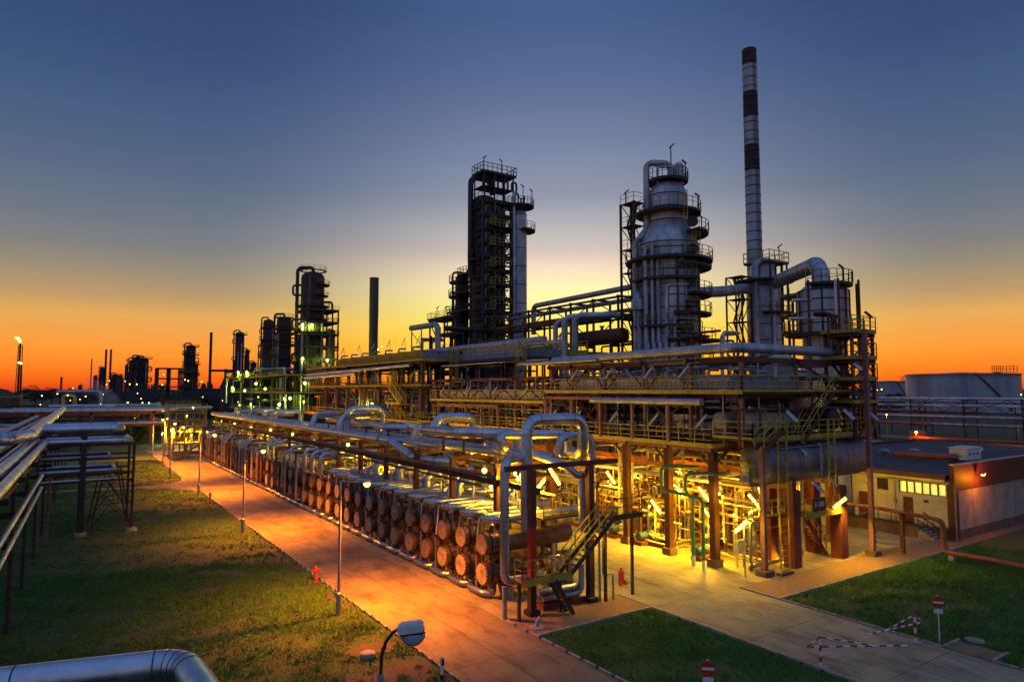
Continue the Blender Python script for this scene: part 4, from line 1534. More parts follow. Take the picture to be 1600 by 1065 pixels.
for i in range(10):
    y = 33.6 + i * 1.5
    pipe('cooler_outlet', f'small hooked outlet pipe over the corner coolers, {nth(i + 1)} from the right', [(39.4, y, 13.0), (39.4, y, 13.75), (39.4, y + .55, 13.75), (39.4, y + .55, 13.2)], .09, 'cladding_dull', 8, seams=0, group='hooked outlets on the coolers')

for i, (x, y, r) in enumerate(((38.5, 32.6, 0), (38.6, 36.9, 90), (38.5, 41.5, 0), (42.4, 30.9, 90), (38.5, 38.3, 0), (38.4, 46.6, 90), (42.6, 34.2, 0), (39.8, 51.5, 0), (39.2, 57, 90), (42.5, 44, 0))):
    pump((x, y, .04), f'pump on the yellow slab under the process deck, {nth(i + 1)} along from the corner column', R(r))

# packed pipework skids standing on the slab under the deck
def make_skid(seed):
    rq = random.Random(seed)
    t = thing('pipe_skid', 'x', 'pipework', (0, 0, 0), 'packed pipework skids under the process deck')
    ms = ['cream_paint', 'cladding', 'galvanised', 'cladding_dull', 'cream_paint', 'rust_pipe']
    for k in range(9):
        x, y = rq.uniform(0, 2.6), -1.15 + 2.3 * k / 8
        zt = rq.uniform(1.6, 5.6)
        e = rq.choice((-1, 1))
        r = rq.choice((.03, .045, .06, .09))
        MB().tube([(x, y, .04), (x, y, zt), (x + e * rq.uniform(.3, .9), y, zt), (x + e * .9, y, zt + rq.uniform(.4, 1.4))], r, rq.choice(ms), 8, R_=.15).build('riser', t)
    for k in range(6):
        z = .45 + k * .85 + rq.uniform(-.2, .2)
        x = rq.uniform(.1, 2.4)
        MB().tube([(x, -1.25, z), (x, 1.25, z)], rq.choice((.04, .06, .09, .13)), rq.choice(ms), 8).build('header', t)
    for k in range(9):
        x, y, z = rq.uniform(-.1, 1.8), rq.uniform(-1.1, 1.1), rq.uniform(.6, 4.4)
        v = MB().lathe([(.15, -.02), (.17, 0), (.15, .02)], (x - .22, y, z), rq.choice(('red_oxide', 'cream_paint', 'dark_iron')), 12, (1, 0, 0)).bar((x - .22, y, z), (x, y, z), .035, .035, 'galvanised')
        v.lathe([(.1, -.1), (.13, -.06), (.13, .06), (.1, .1)], (x, y, z), 'grey_paint', 10)
        v.build('valve', t, whole=True)
    b = MB()
    for y in (-1.2, 1.2):
        b.bar((-.1, y, .04), (-.1, y, 4.6), .09, .09, 'red_oxide', up=(0, 1, 0)).bar((2.6, y, .04), (2.6, y, 4.6), .09, .09, 'red_oxide', up=(0, 1, 0)).bar((-.1, y, 2.4), (2.6, y, 2.4), .08, .1, 'red_oxide').bar((-.1, y, 4.55), (2.6, y, 4.55), .08, .1, 'red_oxide')
    b.bar((-.1, -1.2, 2.4), (-.1, 1.2, 2.4), .08, .1, 'red_oxide').bar((-.1, -1.2, 4.55), (-.1, 1.2, 4.55), .08, .1, 'red_oxide').bar((-.1, -1.2, .4), (-.1, 1.2, 2.3), .05, .05, 'red_oxide')
    b.build('frame', t)
    MB().rail([(-.12, -1.2, 2.45), (-.12, 1.2, 2.45)], 'yellow_paint', 1.05, .04, .8).build('railing', t)
    return t


sk = [make_skid(q) for q in range(5)]
spots = [(39.3, 33.2), (39.3, 37.1), (39.3, 41.0), (39.3, 43.4), (39.3, 46.2), (39.3, 48.8), (39.3, 52.2), (39.3, 57.5), (39.3, 63), (42.5, 33.5), (42.5, 36.4), (42.5, 39.3), (42.5, 42.2), (42.5, 45.1), (42.5, 48.0), (42.5, 51), (46, 33.0), (46, 36.0), (46, 39.0), (46, 42.5), (46, 46)]
for j, (x, y) in enumerate(spots):
    o = sk[j] if j < 5 else copy_tree(sk[(j * 2 + 1) % 5])
    o.location = (x, y, 0)
    o['label'] = f'packed frame of small pipes and valves under the deck, {["front", "middle", "rear"][0 if j < 9 else (1 if j < 16 else 2)]} row, {nth((j if j < 9 else (j - 9 if j < 16 else j - 16)) + 1)} from the corner'


def make_drain(seed):
    rq = random.Random(seed)
    t = thing('drain_set', 'x', 'pipework', (0, 0, 0), 'small drain pipe sets between exchanger stacks')
    for k in range(3):
        yy = rq.uniform(-.35, .35)
        MB().tube([(.15 + .45 * k, yy, .1), (.15 + .45 * k, yy, rq.uniform(2.2, 4.3)), (.5 + .45 * k, yy + .3, 4.4)], rq.choice((.035, .05, .07)), rq.choice(('galvanised', 'shell_brown', 'cladding')), 8, R_=.12).build('pipe', t)
    v = MB()
    zz = rq.uniform(.8, 2.6)
    v.lathe([(.12, -.02), (.12, .02)], (-.02, 0, zz), 'dark_iron', 10, (1, 0, 0)).bar((-.02, 0, zz), (.2, 0, zz), .03, .03, 'galvanised').box(.1, .3, -.1, .1, zz - .12, zz + .12, 'shell_brown')
    v.build('valve', t, whole=True)
    MB().bar((.55, -.02, .1), (.55, -.02, 4.4), .1, .1, 'red_oxide', up=(0, 1, 0)).build('post', t)
    return t


ds = [make_drain(q + 50) for q in range(4)]
for i in range(NST - 1):
    o = ds[i] if i < 4 else copy_tree(ds[(i * 3 + 1) % 4])
    o.location = (X0 + .25, Y0 + DY * (i + .5), 0)
    o['label'] = f'thin drain pipes and post just beyond the {nth(i + 1)} exchanger stack from the stairs'

# green pipes
GG = 'green pipes at the corner of the process unit'
for (x, y, yb, zt, lb) in ((36.35, 31.75, 34.6, 6.5, 'left'), (35.85, 30.45, 31.9, 6.3, 'right')):
    t = thing('green_pipe', f'tall green pipe rising from the yellow slab and looping back, {lb} one', 'pipe', (x, y, .04), GG)
    MB().tube([(x, y, .5), (x, y, 4.75), (x, yb, 4.85), (x, yb, zt), (x + 1.5, yb - 2.2, zt + .1)], .12, 'green_paint', 12, R_=.4).build('pipe', t)
    MB().lathe([(.125, .04), (.125, .75)], (x, y, 0), 'white_paint', 12).build('sleeve', t)
    MB().lathe([(.2, 0), (.2, .05)], (x, y, 4.55), 'green_paint', 12).build('flange', t)

# ------------------------------------------------------------------ big dark drum on red piers
t = thing('horizontal_drum', 'large dark grey lagged drum lying on square red piers at the right corner', 'vessel', (44.6, 29.2, 5.5))
cx = 28.65
DR, DZ = 1.5, 7.08
MB().lathe([(DR, 0), (DR, 11.4)], (39.6, cx, DZ), 'drum_grey', 44, (1, 0, 0), False, False).build('shell', t)
MB().dome((51.0, cx, DZ), DR, .8, 'drum_grey', 44, (1, 0, 0)).dome((39.6, cx, DZ), DR, .8, 'drum_grey', 44, (-1, 0, 0)).build('head', t)
b = MB()
for x in (39.62, 42.0, 45.0, 48.0, 50.95):
    b.lathe([(DR + .012, -.04), (DR + .012, .04)], (x, cx, DZ), 'seam', 44, (1, 0, 0))
b.build('band', t)
b = MB()
for x in (41.7, 46.9):
    b.box(x - .22, x + .22, cx - 1.15, cx + 1.15, 5.2, 5.95, 'red_oxide')
b.build('saddle', t)
MB().lathe([(.32, 0), (.32, .35), (.42, .36), (.42, .46)], (38.2, cx - .2, 6.2), 'cream_paint', 18, (-1, 0, 0)).build('manway', t)
MB().tube([(44.2, cx - .6, 8.5), (44.2, cx - 1.62, 8.3), (44.2, cx - 1.62, 5.6)], .07, 'galvanised', 8, R_=.2).tube([(40, cx - 1.3, 8.1), (45.6, cx - 1.3, 8.2)], .05, 'galvanised', 8).build('piping', t)
for (x, y, lb) in ((41.7, 27.75, 'front left'), (41.9, 29.7, 'rear left'), (46.9, 27.45, 'front right'), (47.1, 29.6, 'rear right')):
    solo(MB().box(x - .42, x + .42, y - .42, y + .42, 0.03, 5.2, 'pier_red'), 'pier', f'square red pier under the dark drum, {lb} one', 'pier', 'red piers under the drum')
t = thing('access_platform', 'railed platform with black equipment sign between the red piers', 'platform', (42.5, 27.6, 3.4))
MB().box(37.8, 41.25, 27.95, 28.9, 3.5, 3.58, 'dark_steel').box(42.15, 46.45, 27.0, 29.6, 3.42, 3.5, 'dark_steel').box(42.14, 46.46, 26.94, 26.995, 3.3, 3.55, 'yellow_dull').build('deck', t)
MB().rail([(37.8, 27.97, 3.58), (41.2, 27.97, 3.58)], 'yellow_paint', 1.1, .05, .7).rail([(42.2, 27.02, 3.5), (46.4, 27.02, 3.5)], 'yellow_dull', 1.1, .05, .8).build('railing', t)
MB().stair((46.9, 28.85, .04), (44.0, 28.85, 3.45), .8, 'pier_red').stair_rail((46.9, 28.85, .1), (44.0, 28.85, 3.5), .8, 'yellow_dull').build('stair', t)
MB().box(37.5, 38.75, 27.9, 30.2, 5.75, 5.83, 'dark_steel').rail([(37.5, 30.2, 5.83), (37.5, 27.92, 5.83), (38.7, 27.92, 5.83)], 'yellow_dull', 1.1, .05, .8).build('upper_deck', t)
b = MB()
for x in (39.2, 40.15):
    b.bar((x, 26.95, .1), (x, 26.95, 9.6), .09, .09, 'yellow_dull', up=(0, 1, 0))
for k in range(22):
    b.bar((39.2, 26.95, .4 + k * .4), (40.15, 26.95, .4 + k * .4), .03, .03, 'yellow_dull')
b.box(39.0, 40.4, 26.82, 27.2, .04, .16, 'plinth_brown')
b.build('ladder', t)
b = MB()
for x in (45.05, 45.85):
    b.bar((x, 26.95, 5.3), (x, 26.95, 9.9), .09, .09, 'yellow_paint', up=(0, 1, 0))
for k in range(10):
    b.bar((45.05, 26.95, 5.6 + k * .4), (45.85, 26.95, 5.6 + k * .4), .03, .03, 'yellow_paint')
b.build('ladder', t)
sg = MB().box(42.9, 44.4, 26.9, 26.935, 3.72, 4.62, 'black_plate').build('sign_plate', t)
text_part('E-308', .48, sg, (43.65, 26.893, 4.17), (R(90), 0, 0), 'white_paint', 'sign_text')

# lean posts in the yard before the corner
for i, (x, y, h, lb) in enumerate(((36.9, 28.0, 3.3, 'thin yard post with a bent top arm in front of the corner column'),)):
    b = MB().tube([(x, y, .04), (x, y, h), (x + 1.3, y + .05, h + .1)], .05, 'galvanised', 8, R_=.2)
    solo(b, 'pipe_post', lb, 'post')
t = thing('control_box', 'grey junction cabinet on a stand in the yellow lit yard by the corner', 'cabinet', (38.6, 29.6, .04))
MB().box(38.2, 39.0, 29.5, 29.8, 1.0, 1.9, 'grey_paint').build('cabinet', t)
MB().bar((38.3, 29.65, .04), (38.3, 29.65, 1.0), .06, .06, 'grey_paint', up=(0, 1, 0)).bar((38.9, 29.65, .04), (38.9, 29.65, 1.0), .06, .06, 'grey_paint', up=(0, 1, 0)).build('stand', t)
t = thing('valve_set', 'dark valve stack on a pipe beside the right-hand slim column', 'valve', (50.4, 26.9, .04))
MB().tube([(50.4, 26.9, .04), (50.4, 26.9, 4.9), (50.4, 27.4, 5.2)], .07, 'galvanised', 8).tube([(50.2, 26.8, 3.1), (48, 26.6, 3.1), (48, 26.6, 4.2)], .06, 'galvanised', 8).build('pipe', t)
b = MB()
for k in range(4):
    b.lathe([(.2, -.03), (.2, .03)], (50.2, 26.75, .8 + k * .35), 'dark_steel', 12, (0, 1, 0)).box(50.25, 50.8, 26.8, 27, .72 + k * .35, .88 + k * .35, 'grey_paint')
b.build('valve', t)

# stair tower at the far right corner -------------------------------------------------------------
t = structure('stair_tower', 'slim red steel stair tower with landings against the sunset, right end', 48.6, 52.0, 26.9, 29.4, [48.9, 51.8], [27.1, 29.2], 8.3, [(11.2, True, 'e'), (12.9, True, 'se'), (14.5, True, 'se'), (16.5, True, 'se')], 'red_oxide', .2, 'red_oxide', railm='yellow_dull')
b = MB()
for z0, z1, k in ((8.3, 11.2, 0), (11.2, 12.9, 1), (12.9, 14.5, 0), (14.5, 16.5, 1)):
    xa, xb = (49.2, 51.5) if k else (51.5, 49.2)
    b.stair((xa, 28.9, z0), (xb, 28.9, z1), .7, 'red_oxide').stair_rail((xa, 28.9, z0), (xb, 28.9, z1), .7, 'yellow_dull')
b.build('stair', t)
for z0, z1 in ((8.4, 11.0), (11.3, 12.7), (13.0, 14.3), (14.6, 16.3)):
    MB().bar((48.9, 26.95, z0), (51.8, 26.95, z1), .1, .1, 'red_oxide').bar((51.85, 27.1, z0), (51.85, 29.2, z1), .1, .1, 'red_oxide').bar((51.8, 26.95, z0), (50.3, 26.95, z1), .07, .07, 'red_oxide').build('brace', t)
for x_ in (50.3,):
    MB().bar((x_, 27.0, 8.3), (x_, 27.0, 16.4), .13, .13, 'red_oxide', up=(0, 1, 0)).build('column', t)
for z_ in (9.7, 13.7, 15.6):
    MB().bar((48.9, 27.0, z_), (51.9, 27.0, z_), .1, .12, 'red_oxide').build('beam', t)
t = thing('furnace_pipes', 'row of hairpin pipes on top of the red stair tower', 'pipe', (49, 28.4, 16.5))
for k in range(4):
    MB().tube([(48.6 + .5 * k, 28.7, 14.7), (48.6 + .5 * k, 28.7, 18.0 - .06 * k), (48.1, 29.6, 18.0 - .06 * k)], .1, 'red_oxide', 8, R_=.25).build('pipe', t)

# ------------------------------------------------------------------ columns, stacks and towers
def ring_deck(b, c, r0, r1, a0, a1, z, m='dark_steel', railm='yellow_dull', h=1.1, th=.26, rail=True, n=None):
    """annular platform sector (degrees), with railing on the outer edge"""
    full = a1 - a0 >= 359
    n = n or max(4, int((a1 - a0) / 15))
    A = [R(a0 + (a1 - a0) * i / n) for i in range(n + 1)]
    for i in range(n):
        q = []
        for a in (A[i], A[i + 1]):
            for r in (r0, r1):
                q.append((c[0] + r * math.cos(a), c[1] + r * math.sin(a)))
        k = len(b.v)
        for zz in (z - th, z):
            b.v += [(*q[0], zz), (*q[1], zz), (*q[3], zz), (*q[2], zz)]
        for f in ((3, 2, 1, 0), (4, 5, 6, 7), (1, 2, 6, 5), (3, 0, 4, 7), (0, 1, 5, 4), (2, 3, 7, 6)):
            b.face([k + x for x in f], m)
    if rail:
        b.rail([(c[0] + r1 * math.cos(a), c[1] + r1 * math.sin(a), z) for a in A], railm, h, .055, 1.2, toe=False)
    return b


def hoops(b, c, r, zs, m='seam', w=.075, n=40):
    for z in zs:
        b.lathe([(r + .012, z - w), (r + .012, z + w)], (c[0], c[1], 0), m, n, cap0=False, cap1=False)
    return b


# big ringed column
vc = (55.35, 51.1)
t = thing('distillation_tower', 'fat grey stepped column with ring platforms and dome, right of centre', 'tower', (vc[0], vc[1], 0))
b = MB().lathe([(3.35, 0), (3.35, 28.0)], (*vc, 0), 'tower_cladding', 48, cap0=False, cap1=False).lathe([(3.35, 28.0), (2.15, 30.6)], (*vc, 0), 'tower_cladding', 48, cap0=False, cap1=False).lathe([(2.15, 30.6), (2.15, 33.6)], (*vc, 0), 'tower_cladding', 40, cap0=False, cap1=False)
b.dome((*vc, 33.6), 2.15, 1.9, 'tower_cladding', 40)
b.build('shell', t)
b = MB()
hoops(b, vc, 3.35, [14, 16, 18.1, 19.4, 20.9, 22.2, 23.4, 24.2, 25.0, 27.4, 28.0], n=48)
hoops(b, vc, 2.15, [30.7, 32.2, 33.6])
for k in range(10):
    a = R(150 + k * 36)
    b.bar((vc[0] + 3.36 * math.cos(a), vc[1] + 3.36 * math.sin(a), 12), (vc[0] + 3.36 * math.cos(a), vc[1] + 3.36 * math.sin(a), 28), .05, .05, 'seam')
b.build('band', t)
for z, r0, r1, a0, a1 in ((35.45, .4, 2.3, 0, 360), (31.75, 2.15, 3.6, 0, 360), (29.4, 2.3, 4.4, -90, 10), (26.3, 3.35, 4.75, 0, 360), (25.55, 3.35, 4.6, -120, 0), (22.5, 3.35, 4.6, -100, -10), (20.4, 3.35, 4.5, -130, -20), (17.5, 3.35, 4.9, -140, -10)):
    ring_deck(MB(), vc, r0, r1, a0, a1, z).build('platform', t)
b = MB()
W = Vector((-.80, .60, 0))     # image-left direction
Wv = Vector((-.60, -.80, 0))   # towards the camera
o = Vector((vc[0], vc[1], 0))


def vp(l, f, z):
    return o + W * l + Wv * f + Vector((0, 0, z))


b.tube([vp(-.4, 0, 34.8), vp(-.4, 0, 37.5), vp(2.35, .3, 37.5), vp(2.35, .3, 30.0), vp(3.75, .8, 28.2), vp(3.75, .8, 12)], .36, 'tower_cladding', 14, R_=.8, seams=1.6)
b.build('overhead_pipe', t)
b = MB().lathe([(.55, 0), (.55, 2.2), (.3, 2.6)], vp(-1.3, .2, 34.9), 'tower_cladding', 18).tube([vp(-.5, .9, 35), vp(-.5, .9, 36.8), vp(1.2, .9, 36.8), vp(1.2, .9, 34.9)], .14, 'cladding_dull', 10)
b.build('vent_drum', t)
for (l, f, z1, r) in ((2.95, 2.55, 27.2, .26), (2.3, 2.95, 27.5, .2), (1.75, 3.2, 26.0, .2), (3.6, 2.0, 21.3, .28)):
    MB().tube([vp(l, f, 16.2), vp(l, f, z1), vp(l - .6, f - .6, z1 + .3)], r, 'tower_cladding', 12, seams=2.2).build('riser', t)
MB().tube([vp(.95, 3.6, 16.4), vp(.95, 3.6, 23.2), vp(-2.2, 3.2, 23.3), vp(-2.4, 2.6, 25)], .19, 'tower_cladding', 12, seams=2.0).build('riser', t)
MB().tube([vp(.15, 3.72, 17.4), vp(.15, 3.72, 19.6), vp(-2.0, 3.3, 19.6)], .15, 'tower_cladding', 12).build('riser', t)
MB().lathe([(.75, 20.7), (.75, 21.6), (.3, 22.6)], vp(3.7, 1.9, 0), 'tower_cladding', 16).build('riser', t)
b = MB()
for k in range(5):
    q = vp(3.1 - k * .62, 4.6, 0)
    b.tube([(q.x, q.y, 15.0), (q.x, q.y, 16.9), (q.x + .9, q.y + 1.0, 16.95)], .17, 'cladding_dull', 10, R_=.35)
b.build('outlet', t)
for z, r1, a0, a1 in ((24.1, 4.3, 150, 265), (19.0, 4.3, 160, 250), (15.2, 4.6, 100, 330)):
    ring_deck(MB(), vc, 3.35, r1, a0, a1, z).build('platform', t)
for k in range(9):
    a = R(178 + k * 15)
    c_ = (vc[0] + 3.55 * math.cos(a), vc[1] + 3.55 * math.sin(a))
    z1_ = (27.6, 21.5, 25.2, 19.5, 26.6)[k % 5]
    MB().tube([(c_[0], c_[1], 12 + k % 3), (c_[0], c_[1], z1_), (vc[0], vc[1], z1_ + .3)], (.06, .09, .05)[k % 3], ('galvanised', 'dark_steel', 'cladding_dull')[k % 3], 8, R_=.15).build('thin_riser', t)
b = MB()
for (l, f, z0, z1) in ((-1.3, 3.3, 30, 33.5), (-2.2, 3.0, 17.5, 29.4), (-2.7, 2.6, 26.3, 29.4)):
    q = vp(l, f, 0)
    b.ladder(q.x, q.y, z0, z1, 'yellow_paint', dx=.32, dy=-.24)
b.build('ladder', t)
b = MB()
for (l, f, z) in ((-2.0, 2.75, 30.0), (-1.9, 2.95, 27.0), (-2.0, 2.9, 23.6), (-1.9, 2.9, 21.3), (-1.2, 3.2, 18.6)):
    b.lathe([(.48, 0), (.48, .5), (.6, .5), (.6, .62)], vp(l, f, z), 'dark_steel', 18, Wv)
b.build('manway', t)
q = vp(.35, 3.42, 0)
sg = MB().bar(q + W * .55 + Vector((0, 0, 18.2)), q - W * .55 + Vector((0, 0, 18.2)), .04, .5, 'black_plate').build('sign_plate', t)
text_part('T-20', .4, sg, q + Wv * .03 + Vector((0, 0, 18.2)), (R(90), 0, -R(36.9)), 'white_paint', 'sign_text')


def lattice_tower(name, label, cx, cy, w, d_, z0, z1, lv, cat='steel tower', m='dark_steel', bands=True, rail=True, colw=.22):
    t = thing(name, label, cat, (cx, cy, z0))
    xs, ys_ = (cx - w / 2, cx + w / 2), (cy - d_ / 2, cy + d_ / 2)
    for x in xs:
        for y in ys_:
            MB().bar((x, y, z0), (x, y, z1), colw, colw, m, up=(0, 1, 0)).build('column', t)
    n = int((z1 - z0) / lv)
    dk, st, br = MB(), MB(), MB()
    for k in range(n + 1):
        z = z0 + k * (z1 - z0) / n
        dk.box(xs[0], xs[1], ys_[0], ys_[1], z - .09, z, m)
        if rail and k:
            dk.rail([(xs[0], ys_[0], z), (xs[1], ys_[0], z)], 'yellow_dull', 1.1, .05, 1.3, toe=False).rail([(xs[0], ys_[0], z), (xs[0], ys_[1], z)], 'yellow_dull', 1.1, .05, 1.3, toe=False)
        if k < n:
            zz = z0 + (k + 1) * (z1 - z0) / n
            a, e = (xs[0] + .3, xs[1] - .3) if k % 2 else (xs[1] - .3, xs[0] + .3)
            st.stair((a, cy, z), (e, cy, zz), .7, m)
            br.bar((xs[0], ys_[0], z), (xs[1], ys_[0], zz), .08, .08, m) if k % 2 else br.bar((xs[1], ys_[0], z), (xs[0], ys_[0], zz), .08, .08, m)
            br.bar((xs[0], ys_[0], z), (xs[0], ys_[1], zz), .08, .08, m)
    dk.build('landing', t)
    st.build('stair', t)
    br.build('brace', t)
    return t


lattice_tower('stair_tower', 'open steel stair tower standing left of the fat ringed column', 54.9, 56.2, 1.7, 2.2, 12, 34.0, 2.6)
# pipe bridge between the two column groups
t = thing('pipe_bridge', 'braced steel pipe bridge against the yellow sky between the two big towers', 'pipe bridge', (56, 70, 12))
for y in (58.5, 63, 67.5, 72, 77, 82, 86):
    for x in (54.6, 57.4):
        MB().bar((x, y, 12), (x, y, 23.4), .22, .22, 'red_oxide', up=(0, 1, 0)).build('column', t)
    MB().bar((54.4, y, 23.3), (57.6, y, 23.3), .2, .26, 'red_oxide').bar((54.4, y, 20.9), (57.6, y, 20.9), .2, .26, 'red_oxide').build('beam', t)
for x in (54.6, 57.4):
    for z in (18.0, 20.9, 23.2):
        MB().bar((x, 58, z), (x, 86.5, z), .18, .26, 'red_oxide').build('beam', t)
b = MB()
for i, y in enumerate((58.5, 63, 67.5, 72, 77)):
    b.bar((54.6, y, 18 if i % 2 else 20.9), (54.6, y + 4.5, 20.9 if i % 2 else 18), .1, .1, 'red_oxide').bar((54.6, y, 23.2 if i % 2 else 20.9), (54.6, y + 4.5, 20.9 if i % 2 else 23.2), .1, .1, 'red_oxide')
b.build('brace', t)
MB().box(54.8, 57.2, 58, 80, 21.1, 21.2, 'yellow_dull').build('deck', t)
GB = 'pipes on the braced bridge'
pipe('bridge_pipe', 'topmost fat pipe on the braced bridge against the yellow sky', [(55.6, 52.5, 24.35), (55.6, 77.2, 24.1), (55.6, 77.2, 20)], .36, 'cladding_dull', 14, group=GB, seams=3)
pipe('bridge_pipe', 'second pipe on the braced bridge, just under the topmost', [(57.0, 54, 23.1), (57.0, 86, 23.0)], .30, 'cladding_dull', 12, group=GB, seams=3)
pipe('bridge_pipe', 'third pipe on the braced bridge, running on the lower beams', [(55.2, 56, 21.5), (55.2, 90, 21.5)], .26, 'rust_pipe', 12, group=GB, seams=3)
for i, (y, r, z) in enumerate(((64.8, .33, 20.6), (63.0, .40, 20.9), (61.0, .40, 20.9))):
    pipe('hook_pipe', f'fat grey hook shaped pipe standing over the yellow balcony, {["left", "middle", "right"][i]} of three', [(50, y, 12), (50, y, z), (54.5, y - 3.4, z)], r, 'tower_cladding', 14, R_=.95, seams=2.5, group='three hook pipes')
pipe('hook_pipe', 'thin grey pipe between the hook shaped pipes', [(50, 63.9, 12), (50, 63.9, 19), (53, 63, 19)], .14, 'tower_cladding', 10, R_=.4)
t = thing('balcony', 'yellow railed balcony below the three hook pipes', 'platform', (49.6, 63, 16.3))
MB().box(48.9, 52, 57.5, 68, 16.25, 16.4, 'yellow_dull').box(48.86, 48.899, 57.5, 68, 16.1, 16.6, 'yellow_paint').build('deck', t)
MB().rail([(48.9, 57.5, 16.4), (48.9, 68, 16.4)], 'yellow_paint', 1.2, .08, 1.2, mids=(.35, .68)).build('railing', t)
for y in (58, 62.8, 67.6):
    MB().bar((49.2, y, 8), (49.2, y, 16.2), .2, .2, 'red_oxide', up=(0, 1, 0)).build('post', t)

# striped chimney
cc = (82.1, 59.3)
t = thing('chimney', 'tall slim chimney with dark red and pale bands, highest thing in view', 'chimney', (*cc, 0))
bands = [(0, 43.85, 'stack_concrete'), (43.85, 47.7, 'stack_red'), (47.7, 51.85, 'stack_concrete'), (51.85, 55.7, 'stack_red'), (55.7, 59.8, 'stack_concrete'), (59.8, 62.2, 'stack_red')]


def cr(z):
    return 1.16 - .0024 * z


for z0, z1, m in bands:
    b = MB().lathe([(cr(z0), z0), (cr(z1), z1)], (*cc, 0), m, 36, cap0=False, cap1=False)
    z = 20.0
    while z < 62:
        if z0 <= z < z1:
            b.lathe([(cr(z) + .035, z - .07), (cr(z) + .035, z + .07)], (*cc, 0), 'seam', 32)
        z += 1.35
    b.build('shaft', t)
MB().lathe([(1.0, 62.2), (.8, 62.2), (.8, 60)], (*cc, 0), 'dark_iron', 28, cap0=False).build('mouth', t)
MB().ladder(cc[0] - .45, cc[1] - 1.12, 5, 61, 'dark_steel', dx=.36, dy=-.1).build('ladder', t)
# stack base column with its platform
sc = (70.0, 49.4)
t = thing('flue_tower', 'grey cylinder with square railed top deck in front of the striped chimney', 'tower', (*sc, 0))
MB().lathe([(2.05, 0), (2.05, 24.6), (1.5, 26.0), (1.5, 27.2)], (*sc, 0), 'tower_cladding', 36).build('shell', t)
b = MB()
hoops(b, sc, 2.05, [16, 18, 19.9, 22, 24.5], n=36)
b.build('band', t)
b = MB().box(sc[0] - 1.6, sc[0] + 2.2, sc[1] - 2.0, sc[1] + 1.6, 27.2, 27.35, 'dark_steel').rail([(sc[0] - 1.6, sc[1] - 2.0, 27.35), (sc[0] + 2.2, sc[1] - 2.0, 27.35), (sc[0] + 2.2, sc[1] + 1.6, 27.35), (sc[0] - 1.6, sc[1] + 1.6, 27.35)], 'yellow_dull', 1.3, .07, 1.0, closed=True)
b.build('platform', t)
ring_deck(MB(), sc, 2.05, 3.4, 0, 360, 25.2, rail=False).build('platform', t)
ring_deck(MB(), sc, 2.05, 3.3, -150, 30, 21.3).build('platform', t)
b = MB().tube([(sc[0] - 1.9, sc[1] - .2, 16), (sc[0] - 1.9, sc[1] - .2, 27.4), (sc[0] - .6, sc[1] - 1.2, 27.4)], .46, 'tower_cladding', 14, R_=1.0, seams=3)
b.tube([(sc[0] - 1.1, sc[1] - 2.0, 15), (sc[0] - 1.1, sc[1] - 2.0, 26)], .22, 'cladding_dull', 10).tube([(sc[0] + .3, sc[1] - 2.3, 20), (sc[0] + .3, sc[1] - 2.3, 27)], .16, 'dark_steel', 10)
b.build('riser', t)
for k in range(4):
    MB().bar((sc[0] - 1.4 + k * 1.1, sc[1] - 1.9, 25.2), (sc[0] - 1.4 + k * 1.1, sc[1] - 1.9, 27.2), .16, .16, 'dark_steel', up=(0, 1, 0)).build('post', t)
lattice_tower('stair_tower', 'thin open stair tower left of the chimney base', 66.8, 50.6, 1.8, 2.2, 12, 25.6, 2.7, m='red_oxide', rail=False, colw=.16)
pipe('duct', 'ribbed grey duct leading from the fat ringed column to the chimney base', [(58.0, 49.9, 22.9), (61.5, 49.0, 23.2), (68.2, 49.6, 24.3)], .62, 'cladding_dull', 18, R_=1.5, seams=.9)
pipe('duct', 'ribbed duct climbing from the chimney base and bending down into the heater', [(70.6, 48.6, 24.9), (64.0, 41.0, 24.4), (59.4, 35.8, 24.15), (59.4, 35.6, 21.0)], .78, 'cladding_dull', 20, R_=1.5, seams=.9)
# heater
hc = (58.75, 35.2)
t = thing('fired_heater', 'grey panelled round heater with framed platforms, right of the chimney', 'heater', (*hc, 0))
MB().lathe([(2.25, 17.3), (2.25, 21.2), (1.1, 22.2)], (*hc, 0), 'cladding_dull', 12, cap0=False).lathe([(1.85, 0), (1.85, 17.3)], (*hc, 0), 'tower_cladding', 24, cap0=False).build('shell', t)
b = MB()
for k in range(12):
    a = R(k * 30)
    b.bar((hc[0] + 2.26 * math.cos(a), hc[1] + 2.26 * math.sin(a), 17.3), (hc[0] + 2.26 * math.cos(a), hc[1] + 2.26 * math.sin(a), 21.3), .12, .12, 'dark_steel')
for z in (18.2, 19.3, 20.4, 21.25):
    b.lathe([(2.3, z - .05), (2.3, z + .05)], (*hc, 0), 'dark_steel', 12, cap0=False, cap1=False)
b.build('frame', t)
ring_deck(MB(), hc, 2.2, 3.4, 0, 360, 17.3).build('platform', t)
ring_deck(MB(), hc, 1.2, 2.6, -180, 60, 21.9).build('platform', t)
b = MB()
for k in range(8):
    a = R(k * 45 + 10)
    b.bar((hc[0] + 3.2 * math.cos(a), hc[1] + 3.2 * math.sin(a), 8), (hc[0] + 3.2 * math.cos(a), hc[1] + 3.2 * math.sin(a), 22), .16, .16, 'red_oxide')
b.build('column', t)
MB().tube([(hc[0] - 1.6, hc[1] - 2.2, 22), (hc[0] - 1.6, hc[1] - 2.2, 18)], .12, 'cladding', 10).tube([(hc[0] - 3.3, hc[1] + 1.0, 20.3), (hc[0] - 1.7, hc[1] - .6, 20.3)], .16, 'cladding', 10).tube([(hc[0] - 3.5, hc[1] + 1.2, 18.6), (hc[0] - 1.7, hc[1] - .8, 18.6)], .16, 'cladding', 10).build('piping', t)
